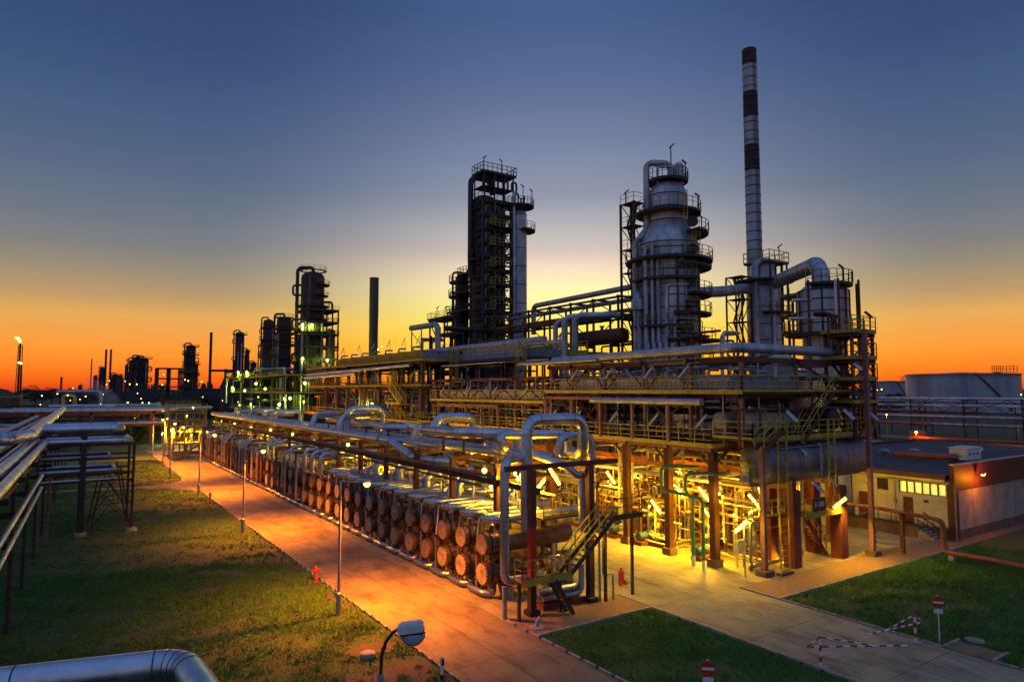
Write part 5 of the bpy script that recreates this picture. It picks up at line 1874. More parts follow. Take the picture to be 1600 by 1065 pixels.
b = structure('process_structure', 'red lit open frame with many thin decks left of the round heater', 61.5, 63.6, 38.6, 41.5, [61.6, 63.5], [38.7, 41.4], 8, [(14, True, 's'), (16.2, True, 's'), (18, True, 's'), (19.8, True, 's'), (21.8, True, 's')], 'red_oxide', .18, 'red_oxide', railm='yellow_dull')
solo(MB().lathe([(1.7, 0), (1.7, 5.0)], (50.0, 33.5, 8.3), 'tower_cladding', 24).dome((50.0, 33.5, 13.3), 1.7, .4, 'tower_cladding', 24), 'vertical_vessel', 'pale upright vessel showing between the dark frames under the heater', 'vessel')
solo(MB().lathe([(1.1, 0), (1.1, 6.0)], (46.5, 31.5, 8.4), 'cream_paint', 20).dome((46.5, 31.5, 14.4), 1.1, .4, 'cream_paint', 20), 'vertical_vessel', 'cream upright vessel behind the yellow diagonal stair', 'vessel')

# tall steel-framed tower with bright column
t = structure('framed_tower', 'tall dark steel framed tower with many yellow balconies, centre of the picture', 53.4, 58.9, 87.8, 91.6, [53.5, 58.8], [87.9, 91.5], 8, [(20 + 2.22 * k, True, 'sw') for k in range(11)], 'dark_steel', .3, 'dark_steel', railm='dark_steel')
b = MB()
for k in range(10):
    z = 20 + 2.22 * k
    b.bar((55.3, 87.7, z + .1), (57.2, 87.7, z + 2.1), .1, .14, 'dark_steel').bar((57.0, 87.9, z + .1), (55.4, 87.9, z + 2.1), .1, .14, 'yellow_dull')
    for q in range(3):
        xx = 54.4 + q * 1.7
        b.tube([(xx, 88.4, z + .2), (xx, 88.4, z + 1.4), (xx + .9, 88.5, z + 1.4)], .12, 'cladding_dull', 6)
b.build('stair', t)
for q in range(6):
    MB().box(54.3, 55.3, 86.9, 87.78, 21.2 + 3.4 * q, 21.3 + 3.4 * q, 'yellow_dull').rail([(54.3, 86.9, 21.3 + 3.4 * q), (55.3, 86.9, 21.3 + 3.4 * q)], 'yellow_dull', 1.1, .06, .5, toe=False).build('balcony', t)
for q, z in enumerate((24.5, 29.6, 32.4)):
    MB().box(52.2, 53.3, 88.2, 90.2, z, z + .1, 'dark_steel').rail([(53.3, 88.2, z + .1), (52.2, 88.2, z + .1), (52.2, 90.2, z + .1)], 'dark_steel', 1.6, .07, .7).build('balcony', t)
t2 = thing('distillation_tower', 'dark column rising inside the tall framed tower to a railed crown', 'tower', (56.3, 92.2, 0))
MB().lathe([(1.85, 0), (1.85, 42.4)], (55.2, 90.2, 0), 'dark_steel', 28).dome((55.2, 90.2, 42.4), 1.85, 1.0, 'dark_steel', 28).lathe([(1.45, 0), (1.45, 42.0)], (57.9, 90.7, 0), 'dark_steel', 20).build('shell', t2)
for k in range(8):
    MB().tube([(54.0 + k * .62, 89.2, 12), (54.0 + k * .62, 89.2, 41.5 - 2.2 * (k % 3)), (54.0 + k * .62, 90.2, 42.4 - 2.2 * (k % 3))], .13 + .05 * (k % 3), ('cladding_dull', 'dark_steel')[k % 2], 8).build('riser', t2)
b = MB().box(53.6, 60.0, 88.0, 91.4, 46.6, 46.8, 'dark_steel').rail([(53.6, 88.0, 46.8), (60.0, 88.0, 46.8), (60.0, 91.4, 46.8), (53.6, 91.4, 46.8)], 'dark_steel', 1.4, .08, .9, closed=True)
b.box(53.8, 59.6, 88.2, 91.3, 44.4, 44.5, 'dark_steel')
for x in (54, 55.9, 57.8, 59.5):
    b.bar((x, 88.2, 42.2), (x, 88.2, 46.6), .18, .18, 'dark_steel', up=(0, 1, 0)).bar((x, 91.2, 42.2), (x, 91.2, 46.6), .18, .18, 'dark_steel', up=(0, 1, 0))
    b.tube([(x, 88.6, 44.5), (x, 88.6, 46.0), (x + .9, 88.6, 46.0), (x + .9, 88.6, 44.5)], .17, 'dark_steel', 8)
b.build('crown_platform', t2)
MB().tube([(56.6, 90, 43.8), (56.6, 90.4, 46.2), (52.9, 90.6, 46.2), (52.9, 90.6, 30)], .45, 'dark_steel', 14, R_=1.1, seams=2).build('overhead_pipe', t2)
for q in range(9):
    z = 13 + 3.1 * q
    b = MB().box(54.6, 58.4, 87.0, 87.78, z, z + .12, 'dark_steel')
    b.rail([(54.6, 87.02, z + .12), (58.4, 87.02, z + .12)], 'yellow_dull', 1.1, .06, .8, toe=False)
    b.bar((54.7, 87.1, z), (56.5, 87.1, z + 2.9), .12, .12, 'dark_steel').bar((58.3, 87.1, z), (56.5, 87.1, z + 2.9), .12, .12, 'dark_steel')
    b.build('gallery', t)
for q in range(10):
    z = 20.3 + 2.22 * q
    b = MB()
    b.bar((53.45, 87.9, z), (53.45, 91.5, z + 1.9), .1, .1, 'dark_steel').bar((53.45, 91.5, z), (53.45, 87.9, z + 1.9), .1, .1, 'dark_steel')
    b.bar((53.5, 87.82, z + 1.9), (54.9, 87.82, z), .09, .09, 'dark_steel').bar((57.4, 87.82, z), (58.8, 87.82, z + 1.9), .09, .09, 'dark_steel')
    b.build('brace', t)
    e = -1 if q % 2 else 1
    MB().box(53.0 if e < 0 else 58.9, 53.4 if e < 0 else 59.5, 88.2, 90.4, z + .4, z + .5, 'dark_steel').rail([(53.0 if e < 0 else 59.5, 88.2, z + .5), (53.0 if e < 0 else 59.5, 90.4, z + .5)], 'dark_steel', 1.1, .07, .7).build('balcony', t)
st_ = structure('process_structure', 'stepped dark steel base crowding the left foot of the framed tower', 52.6, 57.6, 92.2, 101.5, [52.8, 55.2, 57.4], [92.4, 96.8, 101.2], 8, [(15, True, 'w'), (18.5, True, 'w'), (21.5, True, 'w')], 'dark_steel', .26, 'dark_steel', railm='dark_steel')
for z, y1 in ((25.0, 99), (28, 96.8), (31, 95.4)):
    MB().box(53.2, 57, 92.3, y1, z - .1, z, 'dark_steel').rail([(53.2, 92.3, z), (53.2, y1, z), (57, y1, z)], 'dark_steel', 1.1, .07, 1.0).build('deck', st_)
    MB().bar((53.3, y1 - .1, 21.5), (53.3, y1 - .1, z), .18, .18, 'dark_steel', up=(0, 1, 0)).build('column', st_)
bc = (60.6, 88.2)
t = thing('distillation_tower', 'slim smooth bright grey column clamped to the right of the framed tower', 'tower', (*bc, 0))
MB().lathe([(1.3, 0), (1.3, 40.6)], (*bc, 0), 'tower_cladding', 32).dome((*bc, 40.6), 1.3, .8, 'tower_cladding', 32).build('shell', t)
b = MB()
hoops(b, bc, 1.3, [20, 23, 26, 29, 32, 35, 38, 40.5], n=32)
b.build('band', t)
MB().tube([(bc[0] - 1.5, bc[1] - .9, 12), (bc[0] - 1.5, bc[1] - .9, 44.0), (bc[0] - .2, bc[1], 44.0)], .24, 'tower_cladding', 10, seams=3).build('riser', t)
ring_deck(MB(), bc, .2, 2.5, 0, 360, 42.0, railm='dark_steel').build('platform', t)
ring_deck(MB(), bc, 1.3, 2.7, -110, 20, 38.0, railm='dark_steel').build('platform', t)
b = MB()
for k in range(4):
    b.tube([(bc[0] - 1 + .6 * k, bc[1] - .4, 42), (bc[0] - 1 + .6 * k, bc[1] - .4, 43.4 + .5 * (k % 2)), (bc[0] - .6 + .6 * k, bc[1], 43.4)], .13, 'dark_steel', 8)
b.build('vent', t)


def small_column(label, x, y, r, zt, plats, m='dark_steel', pipe_l=True, cat='tower', z0=0, rm='dark_steel', lad=True):
    t = thing('distillation_tower', label, cat, (x, y, 0))
    MB().lathe([(r, z0), (r, zt)], (x, y, 0), m, 24).dome((x, y, zt), r, r * .6, m, 24).build('shell', t)
    for z, r1, a0, a1 in plats:
        ring_deck(MB(), (x, y), r, r1, a0, a1, z, railm=rm, n=max(4, int((a1 - a0) / 25))).build('platform', t)
    if pipe_l:
        MB().tube([(x, y, zt + r * .4), (x, y, zt + r * .95), (x - r * 1.15, y + r * .75, zt + r * .95), (x - r * 1.15, y + r * .75, z0 + 6)], r * .15, 'far_steel', 10, R_=r * .4).build('overhead_pipe', t)
        rq = random.Random(int(x * 7 + y))
        for k in range(6):
            a = rq.uniform(2.4, 5.6)
            px_, py_ = x + r * 1.12 * math.cos(a), y + r * 1.12 * math.sin(a)
            za, zb = z0 + (zt - z0) * rq.uniform(.1, .5), z0 + (zt - z0) * rq.uniform(.6, .98)
            MB().tube([(px_, py_, za), (px_, py_, zb), (x, y, zb + .3)], r * rq.uniform(.06, .13), rq.choice(('far_steel', 'dark_steel', 'cladding_dull')), 8).build('riser', t)
        for k in range(5):
            zz = z0 + (zt - z0) * (.45 + .11 * k)
            q = -1 if k % 2 else 1
            dx_, dy_ = -.83 * q, .558 * q
            MB().tube([(x + dx_ * r, y + dy_ * r, zz), (x + dx_ * r * 1.75, y + dy_ * r * 1.75, zz), (x + dx_ * r * 1.75, y + dy_ * r * 1.75, zz + r * .9), (x + dx_ * r, y + dy_ * r, zz + r * .9)], r * .1, 'far_steel', 8, R_=r * .25).build('loop', t)
    if lad:
        MB().ladder(x - r * .6, y - r * 1.05, z0 + 8, zt, rm, dx=.3, dy=-.2).build('ladder', t)
    return t


small_column('short dark column with railed balconies at the left foot of the framed tower', 55.6, 98.0, 1.15, 31.0, [(30.4, 2.2, 90, 300), (27.9, 2.3, 90, 300), (24.5, 2.2, 0, 360)])
small_column('second short dark column just behind the first at the framed tower', 56.8, 95.6, .95, 31.4, [(29.5, 1.8, 0, 360), (26.5, 1.9, 60, 260)])
t = structure('process_structure', 'thin legged railed platform left of the framed tower against yellow sky', 53.6, 57, 95, 107, [53.9, 56.8], [96, 101, 106.5], 8, [(24.6, True, 'wsn')], 'red_oxide', .24, 'red_oxide', railm='dark_steel', braces=[((53.9, 101, 18), (53.9, 106.5, 24)), ((53.9, 106.5, 15), (53.9, 101, 20))])
pipe('duct', 'fat dull duct that bends down at the left side, lower than the railed platform', [(46, 97.5, 22.0), (46, 88.4, 21.9), (46, 88.0, 13)], .44, 'cladding_dull', 16, R_=1.0, seams=2.5)
pipe('duct', 'dark straight duct running right from the bend into the framed tower', [(47, 88, 21.3), (54.5, 88, 21.3)], .42, 'dark_steel', 14, seams=2.5)
t = thing('pipe_support', 'thin braced trestle carrying the left end of the fat dull duct', 'support', (46, 97, 13))
b = MB()
for y in (93.8, 97.3):
    b.bar((46, y, 13), (46, y, 21.5), .14, .14, 'red_oxide', up=(0, 1, 0))
for z in (14, 16.5, 19):
    b.bar((46, 93.8, z), (46, 97.3, z + 2.3), .08, .08, 'red_oxide').bar((46, 93.8, z), (46, 97.3, z), .08, .08, 'red_oxide')
b.build('frame', t)
# plain stack behind the left block
t = thing('chimney', 'plain dark cylindrical chimney against the yellow sky, left of centre', 'chimney', (69.2, 170.4, 0))
MB().lathe([(1.2, 0), (1.2, 32), (1.24, 32.1), (1.22, 42.7)], (69.2, 170.4, 0), 'stack_dark', 28).build('shaft', t)
b = MB()
for z in (12, 18, 24, 31.8, 37, 42.5):
    b.lathe([(1.27, z - .08), (1.27, z + .08)], (69.2, 170.4, 0), 'seam', 28)
b.build('band', t)
# left group of columns with green lights
small_column('big banded column left of the plain chimney, hung with platforms and green lights', 55.7, 181, 3.1, 42.8, [(44.9, 3.6, 0, 360), (41, 4.5, -90, 60), (38, 4.2, -100, 90), (35, 4.6, 0, 360), (31.5, 4.2, -120, 60), (28, 4.8, 0, 360), (24, 4.4, -90, 90), (20, 4.8, 0, 360), (16, 4.8, 0, 360)], rm='yellow_dull')
small_column('narrow side column clamped on the right of the big banded column', 59.6, 177, 1.2, 28, [(27, 2.2, -90, 60), (23, 2.2, -90, 60), (30.5, 2.0, 0, 360)], rm='yellow_dull', pipe_l=False)
small_column('slim dark column at the left end of the green lit group', 55.9, 229, 1.65, 34.8, [(33, 2.6, 0, 360), (29, 2.8, 90, 300), (24, 2.7, 0, 360), (18, 2.8, 0, 360)], rm='dark_steel')
small_column('stout dark column between the slim one and the big banded one', 56.0, 210, 2.2, 33.6, [(34.6, 2.8, 0, 360), (31, 3.3, 0, 360), (27, 3.4, 90, 320), (22, 3.3, 0, 360), (17, 3.4, 0, 360)], rm='dark_steel')
structure('process_structure', 'green lit open steel floors at the foot of the left columns', 46, 62, 172, 236, [46.5, 53, 61], [173, 185, 197, 209, 221, 235], 0, [(6.5, True, 'w'), (11.5, True, 'w'), (16, True, 'w')], 'far_steel', .4, 'far_steel', railm='yellow_paint')
tangle(26, (44, 62), (172, 236), (1, 18), ['dark_steel', 'cladding_dull', 'yellow_dull'], [.2, .3, .4], 'pipe among the green lit floors at the foot of the left columns', 'pipes in the green lit floors', ln=(4, 14))

structure('access_scaffold', 'tall dark access frame with many decks wrapped round the big banded column', 52.6, 61.4, 175.6, 185.5, [52.8, 57, 61.2], [175.8, 180.5, 185.3], 0, [(4 + 3.3 * k, True, 'ws') for k in range(10)], 'far_steel', .34, 'far_steel', deckmat='far_steel', railm='far_steel',
          braces=[((52.8, 175.8 + 4.7 * (k % 2), 4 + 3.3 * k), (52.8, 180.5 + 4.7 * (k % 2), 7.3 + 3.3 * k)) for k in range(9)])
structure('access_scaffold', 'dark access frame with decks round the stout dark column of the green lit group', 53.6, 59, 206.5, 213.5, [53.8, 58.8], [206.7, 213.3], 0, [(8 + 3.6 * k, True, 'ws') for k in range(7)], 'far_steel', .34, 'far_steel', deckmat='far_steel', railm='far_steel')
structure('access_scaffold', 'dark access frame round the slim column at the far end of the green lit group', 53.4, 58.2, 226, 232, [53.6, 58], [226.2, 231.8], 0, [(8 + 3.8 * k, True, 'ws') for k in range(6)], 'far_steel', .34, 'far_steel', deckmat='far_steel', railm='far_steel')

# ------------------------------------------------------------------ far plant on the horizon (left)
def bear(px, D):
    lat = (px - 800) / 1040 * D
    return (math.sin(R(33.9)) * D + math.cos(R(33.9)) * lat, math.cos(R(33.9)) * D - math.sin(R(33.9)) * lat)


def far_stack(px, D, r, h, label, m='far_steel'):
    x, y = bear(px, D)
    t = thing('chimney', label, 'chimney', (x, y, 0), 'distant chimneys')
    MB().lathe([(r, 0), (r * .9, h)], (x, y, 0), m, 16).build('shaft', t)
    b = MB()
    for k in (.5, .75, .985):
        b.lathe([(r * 1.1, h * k - .25), (r * 1.1, h * k + .25)], (x, y, 0), m, 16)
    b.build('band', t)


def far_col(px, D, r, h, label, plats=4):
    x, y = bear(px, D)
    small_column(label, x, y, r, h - r, [(h * (.35 + .6 * k / max(1, plats - 1)), r * 1.7, 0, 360) for k in range(plats)], 'far_steel', True, rm='far_steel')


far_stack(328.5, 400, .85, 47, 'thin distant chimney with a horizontal duct beside it')
far_stack(165, 600, .95, 49, 'left of two distant twin chimneys')
far_stack(172.5, 600, .9, 49, 'right of two distant twin chimneys')
far_stack(143, 650, .55, 43, 'needle thin distant mast at far left of the horizon')
far_stack(197.5, 520, 1.1, 32, 'short thick distant chimney left of the clustered block')
far_col(160.5, 600, 2.0, 34, 'distant dark column just left of the twin chimneys', 3)
far_col(181, 560, 2.6, 27, 'low distant column right of the twin chimneys', 3)
far_col(187, 540, 1.8, 22, 'lowest distant column near the twin chimneys', 2)
far_col(208.5, 430, 2.6, 33, 'left column of the distant clustered block', 5)
far_col(216, 450, 2.8, 36, 'middle column of the distant clustered block', 5)
far_col(223.5, 440, 3.3, 35, 'right column of the distant clustered block', 4)
far_col(297.5, 350, 2.4, 37, 'tall distant column beside the open frame building', 6)
far_col(305, 352, 1.5, 27, 'short distant column to the right of the tall one by the frame', 4)
far_col(373.5, 330, 2.1, 42, 'smooth tall distant column left of the green lit group', 2)
far_col(386, 332, 1.0, 33, 'thin distant column right of the smooth tall one', 3)
far_col(396, 334, 1.5, 27, 'short distant column right of the smooth tall one', 3)
x, y = bear(264, 330)
structure('frame_building', 'distant open steel frame building under a flat roof on the left horizon', x - 5.5, x + 5.5, y - 6, y + 6, [x - 5.2, x, x + 5.2], [y - 5.7, y, y + 5.7], 0, [(5, True, None), (9.5, True, None), (14, True, None), (18, True, None), (23, True, None)], 'far_steel', .6, 'far_steel', deckmat='far_steel')
for i, (p0, p1, D, z) in enumerate(((330, 366, 400, 24), (398, 414, 300, 20), (300, 332, 380, 12), (280, 300, 345, 21.5))):
    a, e = bear(p0, D), bear(p1, D)
    pipe('far_duct', f'distant horizontal duct on the left skyline, {["beside the thin chimney", "next to the slim dark column", "low between the tall column and thin chimney", "from frame building to the tall column"][i]}', [(*a, z), (*e, z)], .7, 'far_steel', 10, seams=0)
x, y = bear(353, 400)
solo(MB().lathe([(3.6, 0), (3.4, 13), (.8, 20), (.8, 25)], (x, y, 0), 'far_steel', 20), 'furnace', 'distant funnel shaped furnace right of the thin chimney', 'furnace')
for i, (p0, p1, D, h, dep) in enumerate(((150, 200, 420, 11, 12), (200, 252, 360, 12, 10), (300, 345, 300, 13, 14), (350, 410, 290, 15, 12), (255, 310, 290, 9, 12), (120, 160, 330, 8, 10), (404, 470, 260, 12, 9))):
    a, e = Vector((*bear(p0, D), 0)), Vector((*bear(p1, D), 0))
    nrm = Vector((math.sin(R(33.9)), math.cos(R(33.9)), 0))
    t = thing('plant_block', f'low dark far plant building on the left horizon, {nth(i + 1)} listed across by its lights', 'building', tuple((a + e) / 2))
    t['label'] = ['low dark far building below the twin chimneys', 'low dark far building below the clustered block', 'far building between tall column and thin chimney', 'far building below the smooth tall column', 'low far building before the open frame building', 'low far building beside the steam plume', 'dark far building in front of the slim dark column'][i]
    c = (a + e) / 2 + nrm * dep / 2
    MB().bar(a + nrm * dep / 2 + Vector((0, 0, h / 2)), e + nrm * dep / 2 + Vector((0, 0, h / 2)), dep, h, 'far_steel').build('wall', t)
    b = MB()
    rn = random.Random(i)
    for k in range(9):
        q = a + (e - a) * rn.random() + nrm * rn.uniform(1, dep)
        hh = h + rn.uniform(.5, 4)
        b.lathe([(rn.uniform(.3, 1.4), h - .3), (rn.uniform(.3, 1.0), hh)], q, 'far_steel', 10)
    b.build('roof_vessel', t)
# flare stack with flame
x, y = bear(30, 700)
t = thing('flare_stack', 'distant lattice flare stack with a bright flame on the far left skyline', 'flare', (x, y, 0))
MB().lathe([(.9, 0), (.9, 62)], (x, y, 0), 'far_steel', 12).build('pipe', t)
b = MB()
for k in range(3):
    a = R(k * 120 + 20)
    b.bar((x + 3.2 * math.cos(a), y + 3.2 * math.sin(a), 0), (x + 2.0 * math.cos(a), y + 2.0 * math.sin(a), 60), .7, .7, 'far_steel')
for k in range(13):
    r = 3.2 - k * .09
    P = [(x + r * math.cos(R(q * 120 + 20)), y + r * math.sin(R(q * 120 + 20)), 2 + k * 4.6) for q in range(3)]
    for q in range(3):
        b.bar(P[q], P[(q + 1) % 3], .35, .35, 'far_steel')
b.build('lattice', t)
b = MB().ring_sweep([(x, y, 62), (x - .6, y + .3, 64.5), (x - 2.6, y + 1.5, 67), (x - 5.5, y + 3, 68.2)], [.7, 1.7, 1.6, .3], 'flame', 10)
b.build('flame', t)
x, y = bear(33.5, 690)
t = thing('flare_stack', 'shorter flare pipe with a small flame beside the tall flare stack', 'flare', (x, y, 0))
MB().lathe([(.8, 0), (.8, 39)], (x, y, 0), 'far_steel', 12).build('pipe', t)
MB().ring_sweep([(x, y, 39), (x - .3, y, 40.2), (x - 2.2, y + 1.2, 41), (x - 3.6, y + 2, 41)], [.6, 1.3, 1.2, .3], 'flame', 10).build('flame', t)


def tank(label, cx, cy, r, h, m='tank_white', stair=True, name='storage_tank'):
    t = thing(name, label, 'tank', (cx, cy, 0))
    MB().lathe([(r, 0), (r, h), (r * .97, h)], (cx, cy, 0), m, 72, cap1=False).lathe([(r * .97, h - .3), (.1, h + r * .04)], (cx, cy, 0), m, 72, cap0=False).build('wall', t)
    b = MB()
    for z in (h * .33, h * .62, h * .9):
        b.lathe([(r * 1.004, z - .12), (r * 1.004, z + .12)], (cx, cy, 0), 'grey_paint', 72, cap0=False, cap1=False)
    ring_deck(b, (cx, cy), r, r * 1.035, 0, 360, h - .5, 'grey_paint', 'grey_paint', n=60, rail=False)
    b.build('band', t)
    if stair:
        b = MB()
        a0 = math.atan2(-cy, -cx)
        for k in range(40):
            a = a0 + .95 - .018 * k
            z = h * k / 40
            b.bar((cx + r * 1.01 * math.cos(a), cy + r * 1.01 * math.sin(a), z), (cx + r * 1.01 * math.cos(a - .018), cy + r * 1.01 * math.sin(a - .018), z + h / 40), .5, .7, 'dark_steel')
        b.build('stair', t)
        b = MB()
        a = a0 + .62
        q = (cx + r * math.cos(a), cy + r * math.sin(a))
        b.box(q[0] - 1.5, q[0] + 1.5, q[1] - 1.5, q[1] + 1.5, h, h + .2, 'dark_steel').rail([(q[0] - 6, q[1], h + .2), (q[0] + 2, q[1] - 2, h + .2), (q[0] + 6, q[1] - 7, h + .2)], 'dark_steel', 3.2, .25, 1.6)
        b.build('top_platform', t)


x, y = bear(1500.5, 380)
tank('very large white storage tank on the right horizon with stair and rim walkway', x, y, 27.5, 21.4)
x, y = bear(1390, 540)
tank('second white storage tank, smaller and farther, left of the very large one', x, y, 17, 19.5)
x, y = bear(10, 250)
tank('round brown tank with a low domed top at the far left edge', x, y, 5.4, 10.6, 'shell_brown', False)
x, y = bear(-8, 246)
# steam
sv = bpy.data.materials.new('steam')
sv.use_nodes = True
nt2 = sv.node_tree
nt2.nodes.remove(nt2.nodes['Principled BSDF'])
vv = nt2.nodes.new('ShaderNodeVolumePrincipled')
vv.inputs['Color'].default_value = (.9, .88, .9, 1)
vv.inputs['Density'].default_value = .075
nt2.links.new(vv.outputs[0], nt2.nodes['Material Output'].inputs['Volume'])
M['steam'] = sv
b = MB()
rn = random.Random(3)
for k, (px, D, z, r) in enumerate(((182, 250, 6, 2.6), (176, 250, 8.5, 3.0), (168, 250, 10.4, 2.9), (160, 250, 11.6, 2.6), (152, 250, 12.6, 2.4), (146, 250, 14.4, 2.2), (141, 250, 16.0, 1.6))):
    x, y = bear(px, D)
    b.lathe([(.05, -r), (r * .6, -r * .8), (r, -r * .1), (r * .85, r * .45), (r * .4, r * .9), (.05, r)], (x, y, z), 'steam', 14)
solo(b, 'steam_plume', 'pale steam plume drifting low on the left horizon', 'steam', kind='stuff')


# ------------------------------------------------------------------ trees
def tree(label, x, y, h, w, seed, name='leafy_tree', n=700, bush=False, group=None):
    rn = np.random.default_rng(seed)
    t = thing(name, label, 'bush' if bush else 'tree', (x, y, 0), group)
    b = MB()
    if not bush:
        b.ring_sweep([(x, y, 0), (x + .1, y, h * .3), (x - .05, y + .1, h * .75)], [h * .028, h * .02, h * .008], 'bark', 8)
        for k in range(5):
            a = k * 1.3
            b.ring_sweep([(x, y, h * (.3 + .07 * k)), (x + w * .3 * math.cos(a), y + w * .3 * math.sin(a), h * (.5 + .07 * k))], [h * .012, h * .004], 'bark', 6)
    else:
        for k in range(4):
            a = k * 1.6
            b.ring_sweep([(x, y, 0), (x + w * .2 * math.cos(a), y + w * .2 * math.sin(a), h * .6)], [.05, .02], 'bark', 6)
    b.build('trunk', t)
    cl = []
    m = 11 if not bush else 8
    for k in range(m):
        a, rr = rn.uniform(0, 6.28), rn.uniform(0, .36) * w
        z0 = (.42 if not bush else .2)
        cl.append((x + rr * math.cos(a), y + rr * math.sin(a), h * rn.uniform(z0, .86), w * rn.uniform(.13, .24)))
    f = MB()
    for k in range(n):
        c = cl[int(rn.integers(m))]
        v = rn.normal(size=3)
        v /= np.linalg.norm(v)
        p = Vector((c[0], c[1], c[2])) + Vector(v * c[3] * rn.uniform(.55, 1.1) * np.array([1, 1, .8]))
        s = w * rn.uniform(.018, .04) if not bush else w * rn.uniform(.03, .06)
        q = rn.normal(size=3)
        q /= np.linalg.norm(q)
        u = Vector(q).orthogonal().normalized() * s
        w2 = Vector(q).cross(u)
        k0 = len(f.v)
        f.v += [tuple(p - u), tuple(p + w2 * .7), tuple(p + u), tuple(p - w2 * .7)]
        f.face((k0, k0 + 1, k0 + 2, k0 + 3), 'leaf')
    f.build('crown', t)


for i, (px, D, h, w, lb) in enumerate(((58, 420, 15, 15, 'rounded tree on the far left skyline, left one of three'), (68, 430, 14, 14, 'rounded tree on the far left skyline, middle of three'), (83, 440, 15.5, 12, 'rounded tree on the far left skyline, right one of three, apart'))):
    x, y = bear(px, D)
    tree(lb, x, y, h, w, i, group='trees on the left skyline')
for i, (px, D, h, w) in enumerate(((205, 155, 5.5, 7), (214, 160, 6.5, 8), (224, 158, 6, 7), (232, 163, 5.5, 7), (250, 166, 5, 7), (196, 150, 5, 6))):
    x, y = bear(px, D)
    tree(f'green bush under the far pipe bridge on the left, {nth(i + 1)} of the hedge', x, y, h, w, 20 + i, 'leafy_bush', 900, True, 'bushes under the far pipe bridge')
for i, (px, D) in enumerate(((1378, 330), (1388, 335), (1400, 340))):
    x, y = bear(px, D)
    tree(f'low bush in front of the smaller white tank, {["left", "middle", "right"][i]} one', x, y, 11, 12, 40 + i, 'leafy_bush', 700, True, 'bushes by the smaller tank')
# far-off woodland along the horizon
b = MB()
rn = random.Random(9)
for k in range(260):
    px = rn.uniform(-200, 1800)
    x, y = bear(px, rn.uniform(900, 1500))
    s = rn.uniform(9, 17)
    b.ring_sweep_profile([(s * 1.2 * q, s * z) for q, z in ((.8, 0), (1.1, .3), (.95, .6), (.5, .9), (.02, 1.0))], (x, y, 0), 'leaf', 7, (rn.uniform(-.1, .1), 0, 1))
solo(b, 'woodland', 'thin dark line of far woodland along the horizon', 'wood', kind='stuff')

# ------------------------------------------------------------------ left pipe rack
def lx(x, y):      # the rack runs very slightly off the grid
    return x + .032 * (y - 36)


t = thing('pipe_rack', 'dark pipe rack along the left edge on lattice legs, over the dark lawn', 'pipe rack', (-4, 45, 0))
for y in (34.5, 42.7, 51, 60.2, 69, 78, 88, 98, 110, 122):
    for xx in (-2.1, -7.0):
        x = lx(xx, y)
        b = MB()
        for e in (-.42, .42):
            b.bar((x, y + e, 0), (x, y + e, 7.5), .16, .18, 'dark_steel', up=(0, 1, 0))
        for k in range(9):
            z = .3 + k * .8
            b.bar((x, y - .42, z), (x, y + .42, z + .4), .06, .06, 'dark_steel').bar((x, y + .42, z + .4), (x, y - .42, z + .8), .06, .06, 'dark_steel')
        b.build('leg', t)
    b = MB()
    for z in (5.7, 7.45):
        b.bar((lx(-7.4, y), y, z), (lx(-1.6, y), y, z), .24, .28, 'dark_steel')
    b.build('cross_beam', t)
for xx in (-2.1, -7.0):
    MB().bar((lx(xx, 24), 24, 7.2), (lx(xx, 126), 126, 7.2), .2, .26, 'dark_steel').build('long_beam', t)
GL = 'pipes on the left rack'


def lpipe(label, xx, z, r, y0=22, y1=126, m='cladding'):
    pipe('rack_pipe', label, [(lx(xx, y0), y0, z), (lx(xx, y1), y1, z)], r, m, 14, group=GL, seams=2.0)


lpipe('outermost silver pipe on the left rack, nearest the lawn', -1.98, 7.85, .24, 24, 66.2)
lpipe('second silver pipe on the left rack, fatter than the outermost', -2.75, 7.9, .30, 24, 68)
lpipe('thin pipe on the left rack between fat silver ones', -3.5, 7.75, .12)
lpipe('third silver pipe on the left rack', -4.2, 7.9, .26)
lpipe('fourth pipe on the left rack, dull grey', -5.1, 7.85, .2, m='cladding_dull')
lpipe('innermost pipe on the left rack at the picture edge', -6.1, 7.95, .3, m='cladding_dull')
lpipe('upper thin silver pipe slung below the left rack on the lawn side', -1.62, 6.25, .11, 24, 56)
lpipe('lower thin silver pipe slung below the left rack on the lawn side', -1.40, 5.9, .085, 24, 52)
lpipe('pipe on the lower shelf of the left rack', -3.2, 5.95, .2, m='cladding_dull')
pipe('rack_pipe', 'fattest silver pipe coming in from the left and turning along the raised rack', [(-12, 52, 8.75), (-3.0, 56.6, 8.75), (-1.9, 59.4, 8.75), (.1, 144, 8.75)], .46, 'cladding', 16, R_=1.2, seams=2.2, group=GL)
# sideways loop carried on the lawn
GP = 'sideways loop pipes over the lawn'
for (x0, x1, ya, yb, z, r, lb, m) in ((-1.8, 4.4, 68.6, 72.6, 8.7, .36, 'thick silver sideways loop, topmost over the lawn', 'cladding'),
                                  (-1.1, 5.0, 66.6, 71.8, 7.75, .25, 'silver sideways loop second from the top over the lawn', 'cladding'),
                                  (-1.5, 4.0, 67.4, 71.0, 7.65, .16, 'thin sideways loop inside the second one over the lawn', 'cladding_dull'),
                                  (-1.6, 3.6, 67.0, 71.5, 6.4, .12, 'thin sideways loop at middle height over the lawn', 'cladding_dull'),
                                  (-1.6, 4.0, 67.2, 71.4, 5.25, .16, 'lower silver sideways loop over the lawn', 'cladding'),
                                  (-1.6, 3.9, 66.6, 71.0, 4.55, .10, 'lowest thin silver sideways loop over the lawn', 'cladding')):
    pipe('loop_pipe', lb, [(x0, ya, z), (x1, ya, z), (x1, yb, z), (x0, yb, z)], r, m, 14, R_=max(.5, r * 2), seams=2.0, group=GP)
